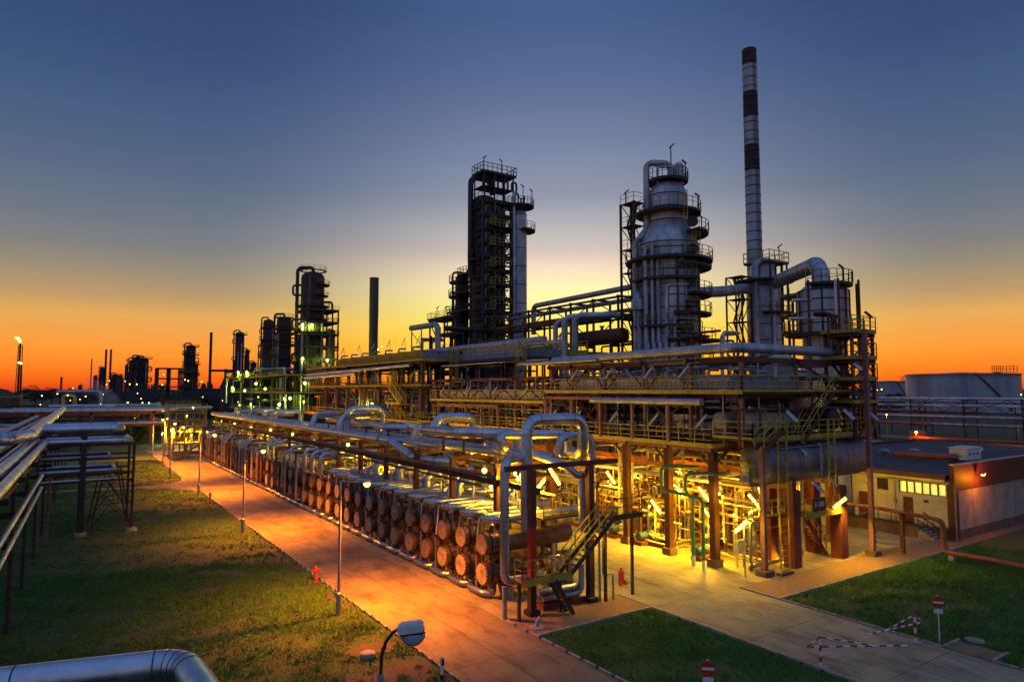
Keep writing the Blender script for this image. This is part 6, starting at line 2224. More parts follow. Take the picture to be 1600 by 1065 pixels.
t = thing('loop_trestle', 'dark braced trestle standing on the lawn under the sideways loop pipes', 'trestle', (3, 69, 0))
for y in (66.6, 71.6):
    MB().bar((1.64, y, 0), (1.64, y, 8.2), .42, .42, 'dark_steel', up=(0, 1, 0)).bar((5.3, y, 0), (5.3, y, 7.5), .2, .2, 'dark_steel', up=(0, 1, 0)).build('leg', t)
    b = MB()
    b.bar((2.3, y, .3), (3.0, y, 4.4), .12, .12, 'dark_steel').bar((5.2, y, .4), (4.3, y, 5.6), .12, .12, 'dark_steel')
    b.bar((2.2, y, .2), (3.6, y, 2.4), .08, .08, 'dark_steel').bar((3.6, y, 2.4), (5.2, y, .6), .08, .08, 'dark_steel').bar((1.7, y, 2.45), (5.2, y, 2.45), .07, .07, 'dark_steel')
    b.bar((2.6, y, 2.45), (3.9, y, 4.3), .08, .08, 'dark_steel').bar((4.6, y, 2.45), (3.4, y, 4.3), .08, .08, 'dark_steel')
    b.build('brace', t)
    b = MB()
    for z in (4.42, 5.05, 6.25, 7.42, 8.24):
        b.bar((-1.5, y, z), (5.4 if z < 8 else 4.6, y, z), .14, .16, 'dark_steel')
    b.build('cross_beam', t)
for (x, y) in ((1.64, 66.6), (5.3, 66.6)):
    MB().lathe([(.45, 0), (.4, .3)], (x, y, 0), 'concrete', 14).build('footing', t)
for i, (x, y) in enumerate(((-1.2, 62, ), (-.6, 64), (-.2, 70))):
    solo(MB().bar((x, y, 0), (x, y, 5.2), .09, .09, 'rust_pipe', up=(0, 1, 0)), 'rusty_post', f'thin rusty post at the rack edge by the loop, {["nearest", "second", "farthest"][i]} of three', 'post', 'thin rusty posts')

# near pipe at the bottom left corner
pipe('lagged_pipe', 'large shiny lagged pipe with a segmented elbow in the bottom left corner', [(-6.5, 15.75, 7.2), (1.96, 13.35, 7.2), (2.2, 10.5, 7.15), (2.5, 6, 7.1)], .26, 'cladding', 28, R_=.6, seams=1.0)
lpz = [o for o in scene.objects if o.name == 'lagged_pipe'][0]
b = MB()
a_, e_ = Vector((-6.5, 15.75, 7.2)), Vector((1.2, 13.57, 7.2))
nn = Vector((-.272, -.962, 0))
for k in range(3):
    q0, q1 = a_ + (e_ - a_) * (k / 3 + .01), a_ + (e_ - a_) * ((k + 1) / 3 - .02)
    o_ = (nn * .72 + Vector((0, 0, -.1 + .25 * (k % 2)))).normalized() * .263
    b.bar(q0 + o_, q1 + o_, .018, .03, 'seam')
    for r_ in range(14):
        c_ = q0 + (q1 - q0) * (r_ / 13) + o_ * 1.01
        b.lathe([(.012, 0), (.009, .012)], c_, 'cladding', 6, nn)
b.build('rivet_seam', lpz)
pipe('lagged_pipe', 'rounded end of a second shiny pipe at the very bottom left corner', [(-3.0, 13.1, 6.85), (-.42, 12.55, 6.85), (-.1, 10.6, 6.8)], .24, 'cladding', 24, R_=.4, seams=1.4)
t = thing('pipe_support', 'steel stand under the large shiny corner pipe, mostly out of view', 'support', (-2, 13.7, 0))
MB().bar((-2, 13.75, 0), (-2, 13.75, 7.2), .2, .2, 'dark_steel', up=(0, 1, 0)).bar((2.6, 9.5, 0), (2.6, 9.5, 7.0), .2, .2, 'dark_steel', up=(0, 1, 0)).build('post', t)

# far pipe bridges crossing on the left
t = thing('pipe_bridge', 'long rusty pipe bridge crossing behind the far lawn on the left', 'pipe bridge', (5, 166, 0))
for x in (-14, -5, 5, 16.4):
    for y in (163.5, 168.5):
        MB().bar((x, y, 0), (x, y, 7.6), .5, .5, 'red_oxide', up=(0, 1, 0)).build('column', t)
for y in (163.4, 168.6):
    for z in (4.7, 7.3):
        MB().bar((-30, y, z), (21, y, z), .3, .45, 'red_oxide').build('beam', t)
for i, (y, z, r, lb) in enumerate(((163.5, 7.9, .35, 'front upper'), (165, 7.9, .45, 'second upper'), (167, 8.0, .4, 'third upper'), (163.3, 5.15, .25, 'front lower'), (165.5, 5.2, .3, 'rear lower'))):
    pipe('bridge_pipe', f'dull pipe on the rusty far left pipe bridge, {lb} one', [(-30, y, z), (21, y, z)], r, 'cladding_dull', 12, seams=0, group='pipes on the far left bridge')
t = thing('pipe_rack', 'second far pipe rack with blue grey pipes behind the rusty bridge', 'pipe rack', (0, 200, 0))
for x in (-2, 14, 30):
    MB().bar((x, 200, 0), (x, 200, 6.9), .5, .5, 'dark_steel', up=(0, 1, 0)).build('column', t)
MB().bar((-10, 200, 6.8), (34, 200, 6.8), .5, .5, 'dark_steel').build('beam', t)
for i in range(5):
    pipe('rack_pipe', f'blue grey pipe on the far rack behind the rusty bridge, {nth(i + 1)} from the front', [(-10, 198 + 1.3 * i, 7.4), (34, 198 + 1.3 * i, 7.4)], .4, 'cladding_dull', 10, seams=0, group='pipes on the far blue grey rack')
t = thing('pipe_portal', 'far pale pipe portal shaped like a flat arch beside the steam', 'pipe', (*bear(150, 245), 0))
a, e = bear(140, 245), bear(160, 245)
q = bear(92, 245)
MB().tube([(*q, 11.6), (*a, 11.7), (*e, 11.7), (*e, 2)], .7, 'cladding_dull', 12, R_=1.5, seams=0).build('pipe', t)
a, e = bear(101, 240), bear(120, 240)
t = thing('pipe_portal', 'yellow lit far portal frame with a bright lamp inside, left skyline', 'portal', (*a, 0))
MB().tube([(*a, 1), (*a, 10.2), (*e, 10.2), (*e, 1)], .55, 'yellow_paint', 10, R_=1.2, seams=0).build('frame', t)
for i, (px, D, z, L, lb) in enumerate(((25, 95, 6.5, 14, 'dark pipe stub left of the raised rack'), (130, 150, 8.6, 12, 'blue pipe group ending above the sideways loop'), (128, 148, 7.3, 13, 'lower blue pipe group ending above the sideways loop'))):
    x, y = bear(px, D)
    t = thing('pipe_group', lb, 'pipe', (x, y, 0))
    for k in range(3):
        MB().tube([(x - L / 2, y + k * .9, z), (x + L / 2 - k, y + k * .9, z), (x + L / 2 - k, y + 6, z)], .3, 'cladding', 10, R_=.7, seams=0).build('pipe', t)
    MB().bar((x, y + 1, 0), (x, y + 1, z - .3), .3, .3, 'dark_steel', up=(0, 1, 0)).build('post', t)

tangle(34, (-62, 24), (174, 262), (.6, 8.5), ['far_steel', 'cladding_dull', 'dark_steel', 'red_oxide'], [.2, .32, .45], 'dull pipe in the low far plant beyond the rusty bridge', 'dull pipes of the low far plant', axes='xy', ln=(8, 40))
for i, (px, D, w_, h) in enumerate(((110, 215, 9, 6), (175, 225, 12, 7.5), (225, 215, 10, 6.5), (285, 190, 9, 8), (60, 190, 10, 6))):
    x, y = bear(px, D)
    structure('low_scaffold', f'low open steel frame in the far plant beyond the rusty bridge, {nth(i + 1)} of five', x - w_ / 2, x + w_ / 2, y - 4, y + 4, [x - w_ / 2 + .2, x, x + w_ / 2 - .2], [y - 3.8, y + 3.8], 0, [(h * .5, True, 's'), (h, True, 's')], 'far_steel', .3, 'red_oxide', deckmat='far_steel', railm='yellow_dull')
# end of the exchanger row: yellow lit stair block
t = thing('end_platform', 'bright yellow lit steel platform with stairs at the far end of the exchanger row', 'platform', (18.5, 135, 0))
for x in (15.8, 18.2, 21.5):
    for y in (131.5, 137):
        MB().bar((x, y, 0), (x, y, 8.5), .22, .22, 'yellow_dull', up=(0, 1, 0)).build('column', t)
b = MB()
for z in (2.6, 5.6, 8.5):
    b.box(15.6, 21.8, 131.3, 137.2, z - .12, z, 'yellow_dull')
b.build('deck', t)
b = MB()
for z in (2.6, 5.6, 8.5):
    b.rail([(15.6, 131.3, z), (21.8, 131.3, z)], 'yellow_paint', 1.1, .07, 1.0).rail([(15.6, 131.3, z), (15.6, 137.2, z)], 'yellow_paint', 1.1, .07, 1.0)
b.build('railing', t)
MB().stair((16.2, 130.6, 0), (21.0, 130.6, 2.6), .8, 'yellow_dull').stair_rail((16.2, 130.6, 0), (21.0, 130.6, 2.6), .8).stair((16.2, 130.6, 2.6), (21.0, 130.6, 5.6), .8, 'yellow_dull').stair_rail((16.2, 130.6, 2.6), (21.0, 130.6, 5.6), .8).build('stair', t)
tangle(12, (15.5, 22), (131.5, 137), (.4, 8), ['cream_paint', 'cladding', 'yellow_dull'], [.1, .16], 'pipe inside the bright yellow platform at the far end of the row', 'pipes in the far yellow platform')

# ------------------------------------------------------------------ right-hand pipe racks
for j, (X, lv, mm) in enumerate(((168, (4.4, 6.2, 8.6, 10.2), 'dark_steel'), (196, (6.5, 9.2), 'dark_steel'))):
    t = thing('pipe_rack', ['wide pipe rack of several levels crossing behind the flat roof, right side', 'second pipe rack beyond the first on the right, nearer the white tank'][j], 'pipe rack', (X, 70, 0))
    for y in range(34, 128, 11):
        for x in (X - 3, X + 4):
            MB().bar((x, y, 0), (x, y, lv[-1]), .22, .22, mm, up=(0, 1, 0)).build('column', t)
        b = MB()
        for z in lv:
            b.bar((X - 3.5, y, z - .35), (X + 4.5, y, z - .35), .25, .3, mm)
        b.build('cross_beam', t)
    b = MB()
    for y in range(34, 120, 7):
        b.bar((X - 3, y, lv[-2]), (X - 3, y + 3.5, lv[-1] - .3), .14, .14, mm).bar((X - 3, y + 3.5, lv[-1] - .3), (X - 3, y + 7, lv[-2]), .14, .14, mm)
    b.build('brace', t)
    for li, z in enumerate(lv):
        for k in range(4):
            r = (.26, .36, .2, .42)[(k + li) % 4]
            y0 = 28 if (k + li) % 3 else 74
            m = ('rust_pipe', 'cladding_dull', 'cladding', 'rust_pipe')[(k + li) % 4] if li < 2 else ('cladding', 'cladding_dull')[(k + li) % 2]
            pipe('rack_pipe', f'{["front", "second", "third", "rear"][k]} pipe on the {["lowest", "second", "third", "top"][li]} level of the {["nearer", "farther"][j]} right-hand rack', [(X - 2.8 + k * 2.1, y0, z), (X - 2.8 + k * 2.1, 128, z)], r, m, 10, seams=0, group='pipes on the right-hand racks')
solo(flat([(176, 20), (188, 20), (188, 160), (176, 160)], -.02, 'road_slab'), 'road', None, None, kind='structure')
for i, (x0, y0, x1, y1, z, r) in enumerate(((118, 62, 118, 40, 2.4, .35), (110, 52, 110, 41, 3.2, .3), (106, 60, 106, 44, 1.4, .45), (122, 58, 122, 34, 4.0, .28))):
    pipe('rust_pipe', f'rust orange pipe between the flat roof and the right-hand rack, {nth(i + 1)} from the front', [(x0, y0, .1), (x0, y0, z), (x1, y1, z), (x1, y1, .1)], r, 'rust_pipe', 12, seams=0, group='rust orange pipes behind the flat roof')
x, y = 126, 58.5
solo(MB().lathe([(1.3, 0), (1.3, 4.6)], (x, y, 0), 'rust_pipe', 18).dome((x, y, 4.6), 1.3, .5, 'rust_pipe', 18), 'vertical_vessel', 'orange lit upright vessel standing alone behind the flat roof', 'vessel')
tangle(10, (92, 104), (46, 56), (.3, 4), ['rust_pipe', 'cladding', 'cladding_dull'], [.1, .16, .22], 'pipe in the orange lit cluster behind the left end of the flat roof', 'orange lit pipes behind the roof')
vessel('small pale tank among orange lit pipes behind the flat roof', (96, 51, 4.2), .8, 3, (0, 1, 0), 'grey_paint')

# ------------------------------------------------------------------ control building
bx, by = 59.6, 25.2
t = thing('control_building', 'low building with yellow lit side wall, dark flat roof and red fascia, right', 'building', (bx + 12, by + 8, 0))
W0 = MB()
# west wall with openings (window band y 25.75..29.35 z 3.42..4.4 ; door y 28.35..29.1 z .9..3.05 ; small window y 30.3..31.2)
wx0, wx1 = bx, bx + .3


def wallrect(b, ya, yb, za, zb, m):
    b.box(wx0, wx1, ya, yb, za, zb, m)


for (ya, yb, za, zb) in ((25.45, 45, 4.42, 4.72), (25.45, 25.75, .9, 4.42), (25.75, 28.3, .9, 3.42), (29.12, 29.4, .9, 3.42), (28.3, 29.12, 3.07, 3.42), (29.4, 30.3, .9, 4.42), (30.3, 31.25, .9, 3.42), (31.25, 45, .9, 4.42)):
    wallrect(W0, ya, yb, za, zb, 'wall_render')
W0.box(wx0 - .04, wx1, 25.45, 45, 0, .9, 'plinth_brown')
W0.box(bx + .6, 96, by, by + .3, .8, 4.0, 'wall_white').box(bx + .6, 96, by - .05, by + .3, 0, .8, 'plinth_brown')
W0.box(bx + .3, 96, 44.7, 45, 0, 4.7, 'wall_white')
W0.build('wall', t)
MB().box(bx - .12, bx + .6, by - .12, by + .44, 0, 4.45, 'fascia_red').build('corner_pillar', t)
MB().box(bx - .06, 96.1, by - .14, by + .2, 4.0, 6.0, 'fascia_red').box(bx - .1, 96.15, by - .2, by + .26, 6.0, 6.07, 'galvanised').build('parapet', t)
MB().box(bx - .35, bx + .2, 25.6, 45, 4.74, 5.18, 'fascia_red').box(bx - .45, bx - .36, 25.6, 45, 4.62, 4.80, 'galvanised').build('gutter', t)
rf = MB().box(bx + .2, 96, 25.6, 45, 4.85, 5.2, 'roof_felt').box(bx - .35, 96, 44.9, 45.2, 5.2, 5.5, 'fascia_red')
rf.build('roof', t)
MB().tube([(bx - .2, 25.0, 4.6), (bx - .2, 25.0, .1)], .06, 'galvanised', 8).build('downpipe', t)
w = MB().box(bx + .04, bx + .12, 25.75, 29.4, 3.42, 3.48, 'door_brown').box(bx + .04, bx + .12, 25.75, 29.4, 4.35, 4.42, 'door_brown')
for k in range(7):
    yy = 25.75 + 3.65 * k / 6
    w.box(bx + .03, bx + .13, yy - .05, yy + .05, 3.42, 4.42, 'door_brown')
w = w.build('window', t, 'long window band of six bright yellow lit panes')
MB().box(bx + .14, bx + .17, 25.76, 29.38, 3.44, 4.4, 'lit_window').build('pane', w)
w = MB()
for yy in (30.3, 30.77, 31.25):
    w.box(bx + .03, bx + .13, yy - .04, yy + .04, 3.42, 4.42, 'door_brown')
w.box(bx - .06, bx + .1, 30.25, 31.3, 3.36, 3.43, 'galvanised')
w = w.build('window', t, 'small dark window')
MB().box(bx + .14, bx + .17, 30.31, 31.24, 3.43, 4.41, 'glass_dark').build('pane', w)
dr = MB().box(bx + .05, bx + .11, 28.32, 29.1, .92, 3.06, 'door_brown').build('door', t)
MB().box(bx - .02, bx + .05, 28.42, 28.56, 1.85, 1.92, 'galvanised').build('handle', dr)
dr = MB().box(bx - .03, bx - .002, 32.0, 32.9, .92, 3.06, 'door_brown').build('door', t)
MB().box(bx - .09, bx - .03, 32.1, 32.24, 1.85, 1.92, 'galvanised').build('handle', dr)
st = MB().box(bx - 1.3, bx - .05, 27.4, 38, .04, .92, 'plinth_brown')
for k in range(5):
    st.box(bx - 1.3, bx - .05, 27.4 - .3 * (k + 1), 27.4 - .3 * k, .04, .92 - .17 * (k + 1), 'concrete')
st.build('ramp', t)
MB().rail([(bx - 1.25, 27.4, .92), (bx - 1.25, 38, .92)], 'dark_steel', 1.0, .05, 1.1).stair_rail((bx - .75, 25.95, .05), (bx - .75, 27.4, .92), 1.0, 'dark_steel').build('railing', t)
MB().box(bx - .06, bx - .001, 29.72, 29.76, .92, 4.4, 'galvanised').build('conduit', t)
MB().box(bx - .14, bx - .001, 29.62, 29.86, 2.5, 2.8, 'grey_paint').build('switch_box', t)
MB().box(bx - .12, bx - .001, 27.15, 27.4, 2.8, 2.98, 'dark_iron').build('wall_light', t)
for k in range(5):
    MB().box(bx - .012, bx - .001, 33.5 + 2.3 * k, 33.53 + 2.3 * k, .92, 4.6, 'plinth_brown').build('panel_joint', t)
for k in range(7):
    MB().box(63 + 4.2 * k, 63.03 + 4.2 * k, by - .012, by - .001, .8, 3.99, 'plinth_brown').build('panel_joint', t)
b = MB()
for (x, y) in ((73.2, 37.4), (76.5, 36.0), (71.5, 33.5)):
    b.lathe([(.34, 0), (.34, .3), (.6, .31), (.6, .4), (.3, .6)], (x, y, 5.2), 'grey_paint', 14)
b.build('roof_vent', t)
MB().box(83.8, 91, 26, 28.4, 5.2, 9.2, 'fascia_red').box(83.7, 91.1, 25.9, 28.5, 9.2, 9.3, 'dark_steel').build('penthouse', t)
t = thing('air_conditioner', 'white box shaped air handling unit on the dark flat roof', 'ac unit', (72.6, 29.4, 5.2))
b = MB().box(71.2, 74.0, 28.7, 30.3, 5.42, 6.5, 'white_paint').box(71.1, 72.5, 28.6, 30.4, 6.5, 6.56, 'white_paint').box(72.6, 74.1, 28.6, 30.4, 6.5, 6.6, 'white_paint')
b.build('casing', t)
MB().bar((74.0, 29.5, 6.0), (74.9, 29.5, 6.35), 1.4, .1, 'white_paint').build('hood', t)
MB().box(71.3, 73.9, 28.8, 30.2, 5.2, 5.42, 'dark_steel').build('base', t)
b = MB()
for k in range(3):
    b.box(71.5 + .8 * k, 71.8 + .8 * k, 28.67, 28.70, 5.9, 6.1, 'dark_iron')
b.build('vent', t)
pipe('roof_duct', 'orange lit pipe lying behind the parapet on the flat roof', [(69.5, 34.6, 5.7), (69.9, 30.2, 5.7), (71.0, 29.6, 5.7)], .3, 'rust_pipe', 14, seams=0)
# wall lamp on the fascia
t = thing('wall_lamp', 'glaring orange wall lamp on the dark red fascia of the low building', 'wall lamp', (63.4, 25.0, 5.1))
MB().bar((63.4, 25.05, 5.0), (63.4, 24.6, 5.15), .06, .06, 'dark_steel').bar((63.4, 24.75, 5.2), (63.4, 24.35, 5.14), .3, .12, 'grey_paint').build('bracket', t)
MB().dome((63.4, 24.52, 5.1), .15, .14, 'lit_sodium', 14, (0, -.2, -1)).build('lens', t)
lamp(t, (63.4, 24.0, 4.7), 170, AMBER, radius=.12)
# red pipe on posts
t = thing('red_pipe', 'pair of red painted pipes on a post, stepping down and running into the grass', 'pipe', (52, 25, 0))
for e in (0, .26):
    MB().tube([(51.5 + e, 40, 3.2 - e * .3), (51.6 + e, 27, 3.15 - e * .3), (52.2 + e, 22.95, 2.85 - e * .3), (52.35 + e, 22.9, .62), (52.35 + e, 10, .55)], .12, 'rust_pipe', 12, R_=.3).build('pipe', t)
MB().bar((51.9, 25.5, 0), (51.9, 25.5, 2.9), .24, .24, 'red_oxide', up=(0, 1, 0)).bar((51.6, 25.5, 2.9), (52.4, 25.5, 2.9), .2, .14, 'red_oxide').build('post', t)
MB().box(52.2, 52.8, 22.3, 22.6, 0, .45, 'concrete').box(52.2, 52.8, 15.6, 15.9, 0, .42, 'concrete').build('footing', t)

# ------------------------------------------------------------------ tube floodlights
YEL = (1, .54, .010)


def tube_lamp(x, y, z, label, lit=True, power=500, tilt=-1, post=None, group=None, color=YEL, s=1.0):
    """slanting fluorescent luminaire; tilt -1: high end to the left (+y)"""
    s *= 1.05
    t = thing('tube_floodlight', label, 'floodlight', (x, y, z), group)
    p, q = Vector((x, y + .48 * s, z - tilt * .42 * s)), Vector((x, y - .48 * s, z + tilt * .42 * s))
    up = Vector((-.75, 0, .66))
    MB().bar(p, q, .21, .08, 'grey_paint', up=up).build('housing', t)
    e = (q - p).normalized() * .04
    sd = (q - p).cross(up).normalized()
    nn = sd.cross((q - p).normalized()).normalized()
    if nn.x > 0:
        nn = -nn
    off = Vector((-.45, 0, -.9)) * (.10 if lit else .075)
    MB().bar(p + e + off, q - e + off, .17, .14 if lit else .1, 'lit_tube' if lit else 'lens_clear', up=up).build('tube', t)
    if post is not None:
        MB().tube([(x + .25, y, post), (x + .25, y, z + .05), (x, y, z + .05)], .035, 'galvanised', 6, R_=.08).build('post', t)
    if lit:
        lamp(t, (x - .15, y, z - .25), power * (1.9 if power > 320 else 1.3), color, radius=.25, kind='SPOT' if power > 320 else 'POINT', spot=R(165) if power > 320 else None)
    return t


GT = 'lit slanting floodlights of the process unit'
LIT = [(37.95, 36.7, 3.25, 'brightest slanting tube light, hanging before the second brown column', 700, -1),
       (38.0, 31.85, 3.5, 'bright slanting tube light beside the green pipes', 600, -1),
       (38.0, 41.8, 4.9, 'slanting tube light high left before the third brown column', 500, -1),
       (38.9, 35.2, 4.55, 'short bright lamp right of the second brown column', 300, -1),
       (38.6, 32.6, 4.65, 'short bright lamp just above the tube by the green pipes', 300, -1),
       (38.6, 28.35, 4.7, 'bright slanting tube light just left of the slim corner column', 500, -1),
       (46.3, 26.95, 4.1, 'bright lamp on the front right red pier', 900, 1),
       (36.8, 28.1, 3.35, 'small whitish lamp on the thin bent yard post', 160, 1),
       (25.0, 32.5, 6.9, 'slanting tube light inside the end of the exchanger rack', 130, -1),
       (25.0, 34.0, 6.2, 'smaller tube light tilted the other way inside the rack end', 90, 1),
       (26.3, 29.55, 4.0, 'slanting tube light under the top of the stair flight', 420, 1)]
for (x, y, z, lb, pw, tl) in LIT:
    tube_lamp(x, y, z, lb, True, pw, tl, None, GT)
# bulbs in the unit and rack


def bulb(x, y, z, label, power=0, m='lit_bulb', color=YEL, r=.11, group='bare bulb lamps', post=None):
    t = thing('bulb_lamp', label, 'lamp', (x, y, z), group)
    MB().lathe([(r * .55, 0), (r * .6, r * 1.2), (r * .2, r * 1.5)], (x, y, z + r * .7), 'grey_paint', 8).build('cap', t)
    b = MB()
    b.ring_sweep_profile([(r * math.sin(math.pi * k / 6), -r * math.cos(math.pi * k / 6)) for k in range(7)], (x, y, z), m, 10, (0, 0, 1))
    b.build('globe', t)
    if post is not None:
        MB().bar((x, y, post), (x, y, z + r * .9), .05, .05, 'galvanised', up=(0, 1, 0)).build('post', t)
    if power:
        lamp(t, (x, y, z - r * 1.8), power, color, radius=r)
    return t


GR2 = 'small lamps along the exchanger rack'
for i, (y, z) in enumerate(((36.8, 6.9), (47, 6.7), (61.5, 6.9), (72, 6.6), (80, 6.9), (90, 6.9), (101, 6.7), (112, 6.8), (122, 6.8))):
    bulb(22.6, y, z, f'small yellow lamp under the rack top on the road side, {nth(i + 1)} from the stairs', 24, r=.17, group=GR2)
for i in range(14):
    bulb(23.4 + .9 * (i % 3), 37.3 + 6.1 * i, 5.75 - .3 * (i % 2), f'small warm bulb over the exchanger stacks, {nth(i + 1)} counted from the stairs', 75, r=.12, group='small warm bulbs over the exchanger stacks')
for i, (x, y, z) in enumerate(((22.45, 33.1, 7.1), (22.75, 32.9, 6.95), (22.6, 33.0, 6.75))):
    bulb(x, y, z, f'one of three clustered bulbs behind the end red column, {["left", "right", "lowest"][i]} one', 120, group='three clustered bulbs')
for i, (y, z) in enumerate(((44, 5.6), (55, 5.4), (66, 5.6), (77, 5.5), (88, 5.5), (99, 5.6), (110, 5.4))):
    bulb(25.9, y, z, f'yellow bulb deep inside the rack, {nth(i + 1)} from the stairs', 210, group='bulbs deep inside the exchanger rack')
for i, (x, y, z, pw) in enumerate(((40.2, 37.2, 5.0, 350), (41, 42, 5.0, 450), (40.6, 47, 5.0, 450), (41, 53, 5.0, 450), (41, 60, 5.0, 450), (43, 31.2, 4.8, 350), (36.0, 43, 5.0, 300), (30.6, 52, 6.5, 450), (30.6, 66, 6.5, 450), (30.6, 82, 6.5, 450), (30.6, 98, 6.5, 450), (30.6, 114, 6.5, 450))):
    bulb(x, y, z, f'yellow bulb {"under the process deck" if i < 7 else "between rack and process unit"}, {nth(i + 1 if i < 7 else i - 6)} back from the corner', pw, group='bulbs under the process deck', post=z - 2.5 if i < 7 else 0.04)
bulb(52.3, 32.5, 6.6, 'yellow bulb under the far edge of the process deck, facing the low building', 520)
bulb(47.5, 31.6, 4.6, 'yellow bulb behind the rear right red pier', 500)
t = bulb(42.4, 28.7, .32, 'low lamp glaring just above the slab between the red piers', 120, 'lit_white', group=None)

for i, (x, y, z) in enumerate(((37.0, 33.4, 4.9), (37.1, 36.6, 3.3), (37.2, 41.0, 4.4), (37.3, 43.0, 5.6), (37.4, 46.6, 4.2), (37.4, 51.0, 5.2), (36.9, 29.9, 5.1), (40.9, 31.9, 3.0), (27.0, 36.5, 5.3), (27.3, 41, 4.8), (27.2, 48, 5.4), (27.2, 57, 5.2))):
    bulb(x, y, z, f'small bare bulb shining {"among the pipe frames under the deck" if i < 8 else "behind the rack beyond the exchangers"}, {nth(i + 1 if i < 8 else i - 7)} from the corner', 70, r=.09, group='small bare bulbs in the pipework')
# unlit luminaires on the upper decks
GU = 'unlit slanting luminaires on posts along the upper decks'
k = 0
for (x, z, ys_, tl, lb) in ((37.1, 13.4, (33, 36.5, 41, 45.5), 1, 'top deck of the right corner'), (37.1, 9.9, (31.5, 36, 40.5, 45, 48.5), 1, 'main deck of the right corner'),
                            (37.1, 12.0, (53, 58.5, 64, 70), 1, 'middle stretch'), (37.1, 14.2, (78, 84, 90, 97, 105), 1, 'yellow deck of the left block'), (37.8, 18.6, (78, 82.5, 87.5, 93, 99, 106, 114), 1, 'roof of the left block')):
    for j, y in enumerate(ys_):
        tube_lamp(x, y, z, f'unlit slanting lamp on the {lb}, {nth(j + 1)} from the right', False, 0, tl, z - 1.3, GU)
for j, (x, y, z, lb) in enumerate(((41.0, 27.0, 10.3, 'above the drum, left'), (48.0, 27.0, 10.3, 'above the drum, right'), (50.9, 26.8, 10.2, 'by the red stair tower'), (48.9, 26.8, 13.9, 'high on the corner frame'),
                                   (44.2, 27.3, 5.3, 'under the drum middle'), (46.0, 27.3, 5.6, 'under the drum right'), (42.6, 27.4, 8.0, 'on the drum flank'))):
    tube_lamp(x, y, z, f'unlit slanting lamp {lb}', False, 0, -1, z - 1.0, GU, s=.8)
# lamps on the tower tops


def mast_lamp(x, y, z, label, h=2.2, tilt=1):
    h *= .66
    t = thing('mast_lamp', label, 'floodlight', (x, y, z), 'unlit lamps on short masts on the tower tops')
    MB().bar((x, y, z), (x, y, z + h), .09, .09, 'dark_steel', up=(0, 1, 0)).build('mast', t)
    c = Vector((x, y, z + h + .1))
    dv = (Vector((.83, -.558, 0)) * .6 * tilt + Vector((0, 0, .5))) * .62
    MB().bar(c - dv * .4, c + dv, .2, .13, 'dark_steel').build('head', t)


for (x, y, z, h, lb, tl) in ((53.9, 88.2, 46.8, 3.0, 'on the left corner of the framed tower crown', 1), (57.2, 88.2, 46.8, 3.2, 'in the middle of the framed tower crown', -1), (59.6, 88.2, 46.8, 1.6, 'on the right corner of the framed tower crown', 1),
                             (60.2, 86.4, 42.0, 4.2, 'on the slim bright column top, left', -1), (61.8, 86.2, 42.0, 3.4, 'on the slim bright column top, right', -1),
                             (54.6, 49.8, 36.8, 3.0, 'above the overhead pipe of the fat ringed column', 1), (56.2, 49.2, 35.4, 2.6, 'on the top platform of the fat ringed column', -1), (54.4, 56.8, 34.0, 2.0, 'on top of the open stair tower', 1),
                             (57.2, 48.3, 31.7, 2.4, 'on the second ring of the fat column', -1), (59.2, 49.6, 29.4, 3.2, 'on the third ring of the fat column', -1),
                             (70.6, 47.6, 27.4, 2.6, 'on the square deck before the striped chimney', 1), (61.3, 34.6, 21.9, 2.6, 'beside the bent duct on the heater', -1), (51.6, 27.1, 16.5, 1.8, 'on the red stair tower top', -1),
                             (54.0, 104, 24.7, 2.6, 'at the left on the railed platform', 1), (54.0, 101, 24.7, 2.2, 'second on the railed platform', 1), (70.0, 172, 7, 6, 'by the foot of the plain chimney', 1)):
    mast_lamp(x, y, z, f'dark unlit lamp on a mast {lb}', h, tl)

# ------------------------------------------------------------------ distant lights
GRN = (.62, 1, .10)
for i, (x, y, z) in enumerate(((52.2, 178, 29.5), (54.2, 176.2, 29.4), (52.5, 178, 20.5), (57.5, 173, 20.0), (52, 174, 14), (50, 180, 10), (46.2, 176, 8.5), (46.2, 186, 5))):
    bulb(x, y, z, f'green white lamp on the big banded column, {nth(i + 1)} from its top', 520, 'lit_green', GRN, .36, 'green white lamps on the big banded column')
for i, (x, y, z) in enumerate(((45.8, 200, 14), (45.8, 212, 17.5), (45.8, 224, 17.8), (45.8, 232, 13), (45.8, 205, 8), (45.8, 220, 7.5), (45.8, 230, 4), (46, 190, 12.5), (45.8, 196, 3.5), (45.8, 214, 12))):
    bulb(x, y, z, f'green white lamp on the open floors below the left columns, {nth(i + 1)} of ten', 600 if i < 5 else 0, 'lit_green', GRN, .34, 'green white lamps on the open floors')
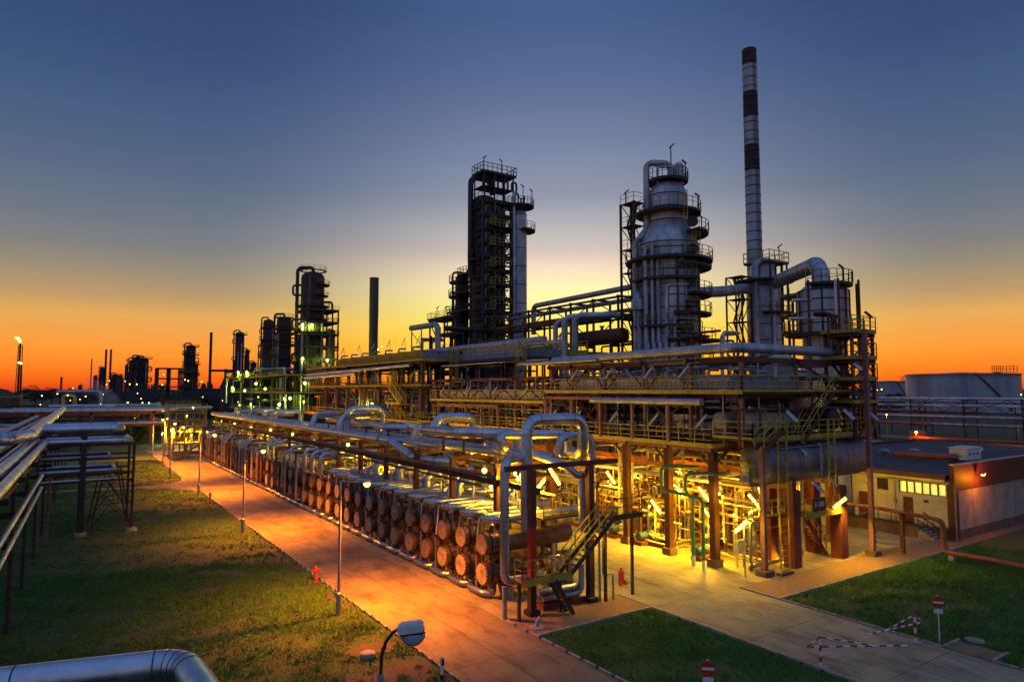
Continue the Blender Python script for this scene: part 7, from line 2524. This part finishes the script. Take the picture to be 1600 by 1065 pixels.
SPOT = [(13, 560, 622, 'w'), (35, 620, 634, 's'), (40, 240, 640, 's'), (66, 235, 632, 's'), (75, 230, 634, 's'), (68, 300, 618, 'w'), (108, 238, 617, 'w'), (92, 300, 615, 's'), (136, 300, 619, 's'), (160, 200, 631, 'g'), (178, 190, 637, 'w'),
        (185, 500, 605, 'w'), (188, 420, 612, 's'), (204, 420, 600, 's'), (215, 400, 600, 'w'), (229, 390, 614, 'g'), (216, 380, 622, 's'), (225, 300, 629, 'g'), (235, 300, 629, 'g'), (231, 300, 633, 'g'), (240, 300, 632, 's'), (250, 300, 629, 'g'),
        (255, 330, 601, 'g'), (270, 300, 625, 'g'), (275, 300, 625, 'g'), (283, 300, 626, 'g'), (290, 345, 593, 's'), (295, 345, 595, 'w'), (304, 160, 636, 'w'), (295, 140, 649, 's'), (265, 150, 653, 's'), (257, 150, 658, 'w'), (214, 160, 652, 's'), (186, 160, 655, 'g'),
        (275, 138, 665, 's'), (300, 134, 670, 's'), (286, 136, 676, 'w'), (258, 150, 676, 'g'), (316, 350, 596, 's'), (405, 250, 620, 'g'), (410, 250, 626, 'g'), (412, 250, 608, 's'), (445, 150, 622, 'w'), (476, 118, 627, 's'), (582, 100, 630, 'g'), (590, 175, 546, 'g'), (596, 175, 541, 'w'),
        (1362, 330, 607, 'w'), (1370, 320, 609, 's'), (1366, 310, 612, 'w'), (1376, 310, 608, 's'), (1593, 300, 616, 's'), (1382, 150, 647, 's'), (1585, 150, 666, 's')]
for i, (px, D, py, c) in enumerate(SPOT):
    x, y = bear(px, D)
    z = 12 + (610 - py) * D / 1040
    m = {'w': 'lit_white', 's': 'lit_sodium', 'g': 'lit_green'}[c]
    nm = {'w': 'whitish', 's': 'orange', 'g': 'greenish'}[c]
    zone = 'right skyline' if px > 1000 else ('plant behind the process unit' if px > 400 else ('plant beyond the road end' if px > 240 else ('clustered towers of the skyline' if px > 150 else 'far left skyline')))
    lb = f'small {nm} light in the {zone}'
    pw = 0
    if D < 165:
        pw = 400
    bulb(x, y, z, lb, pw, m, {'w': (1, .8, .45), 's': AMBER, 'g': GRN}[c], .0008 * D if D > 160 else .15, f'{nm} lights of the {zone}', post=0 if D < 200 and z < 12 else None)
rn = random.Random(77)
for i in range(46):
    px, py, D = rn.uniform(95, 470), 612 + rn.random() ** 1.5 * 20, rn.uniform(240, 460)
    if rn.random() < .3:
        py -= rn.uniform(5, 30)
    c = rn.choice('ssgw')
    x, y = bear(px, D)
    z = max(1.0, 12 + (610 - py) * D / 1040)
    nm = {'w': 'whitish', 's': 'orange', 'g': 'greenish'}[c]
    bulb(x, y, z, f'tiny {nm} light speck in the far left plant', 0, {'w': 'lit_white', 's': 'lit_sodium', 'g': 'lit_green'}[c], AMBER, .00055 * D, f'tiny {nm} specks of the far left plant')
for i in range(16):
    px, D = rn.choice((rn.uniform(60, 250), rn.uniform(250, 470))), rn.uniform(330, 520)
    x, y = bear(px, D)
    h = rn.uniform(11, 22)
    t = thing('process_vessel', 'slim dark far vessel among the low plant of the left skyline', 'vessel', (x, y, 0), 'slim dark vessels of the left skyline')
    r = rn.uniform(.5, 1.8)
    MB().lathe([(r, 0), (r, h)], (x, y, 0), 'far_steel', 12).dome((x, y, h), r, r * .7, 'far_steel', 12).build('shell', t)
    MB().tube([(x + r * 1.3, y, 0), (x + r * 1.3, y, h + r), (x, y, h + r), (x, y, h)], r * .15, 'far_steel', 6).build('pipe', t)
b = bulb(16.4, 133.5, 5.0, 'strong yellow lamp lighting the stair platform at the end of the road', 1200, 'lit_bulb', YEL, .3, None)
bulb(19.5, 133.5, 4.2, 'second strong yellow lamp inside the stair platform at the end of the road', 1200, 'lit_bulb', YEL, .2, None)
bulb(98, 50, 3.0, 'orange lamp in the pipe cluster behind the left end of the flat roof', 200, 'lit_sodium', AMBER, .18, None, post=0)
bulb(120, 56, 5.0, 'orange lamp beside the upright vessel behind the flat roof', 260, 'lit_sodium', AMBER, .2, None, post=0)
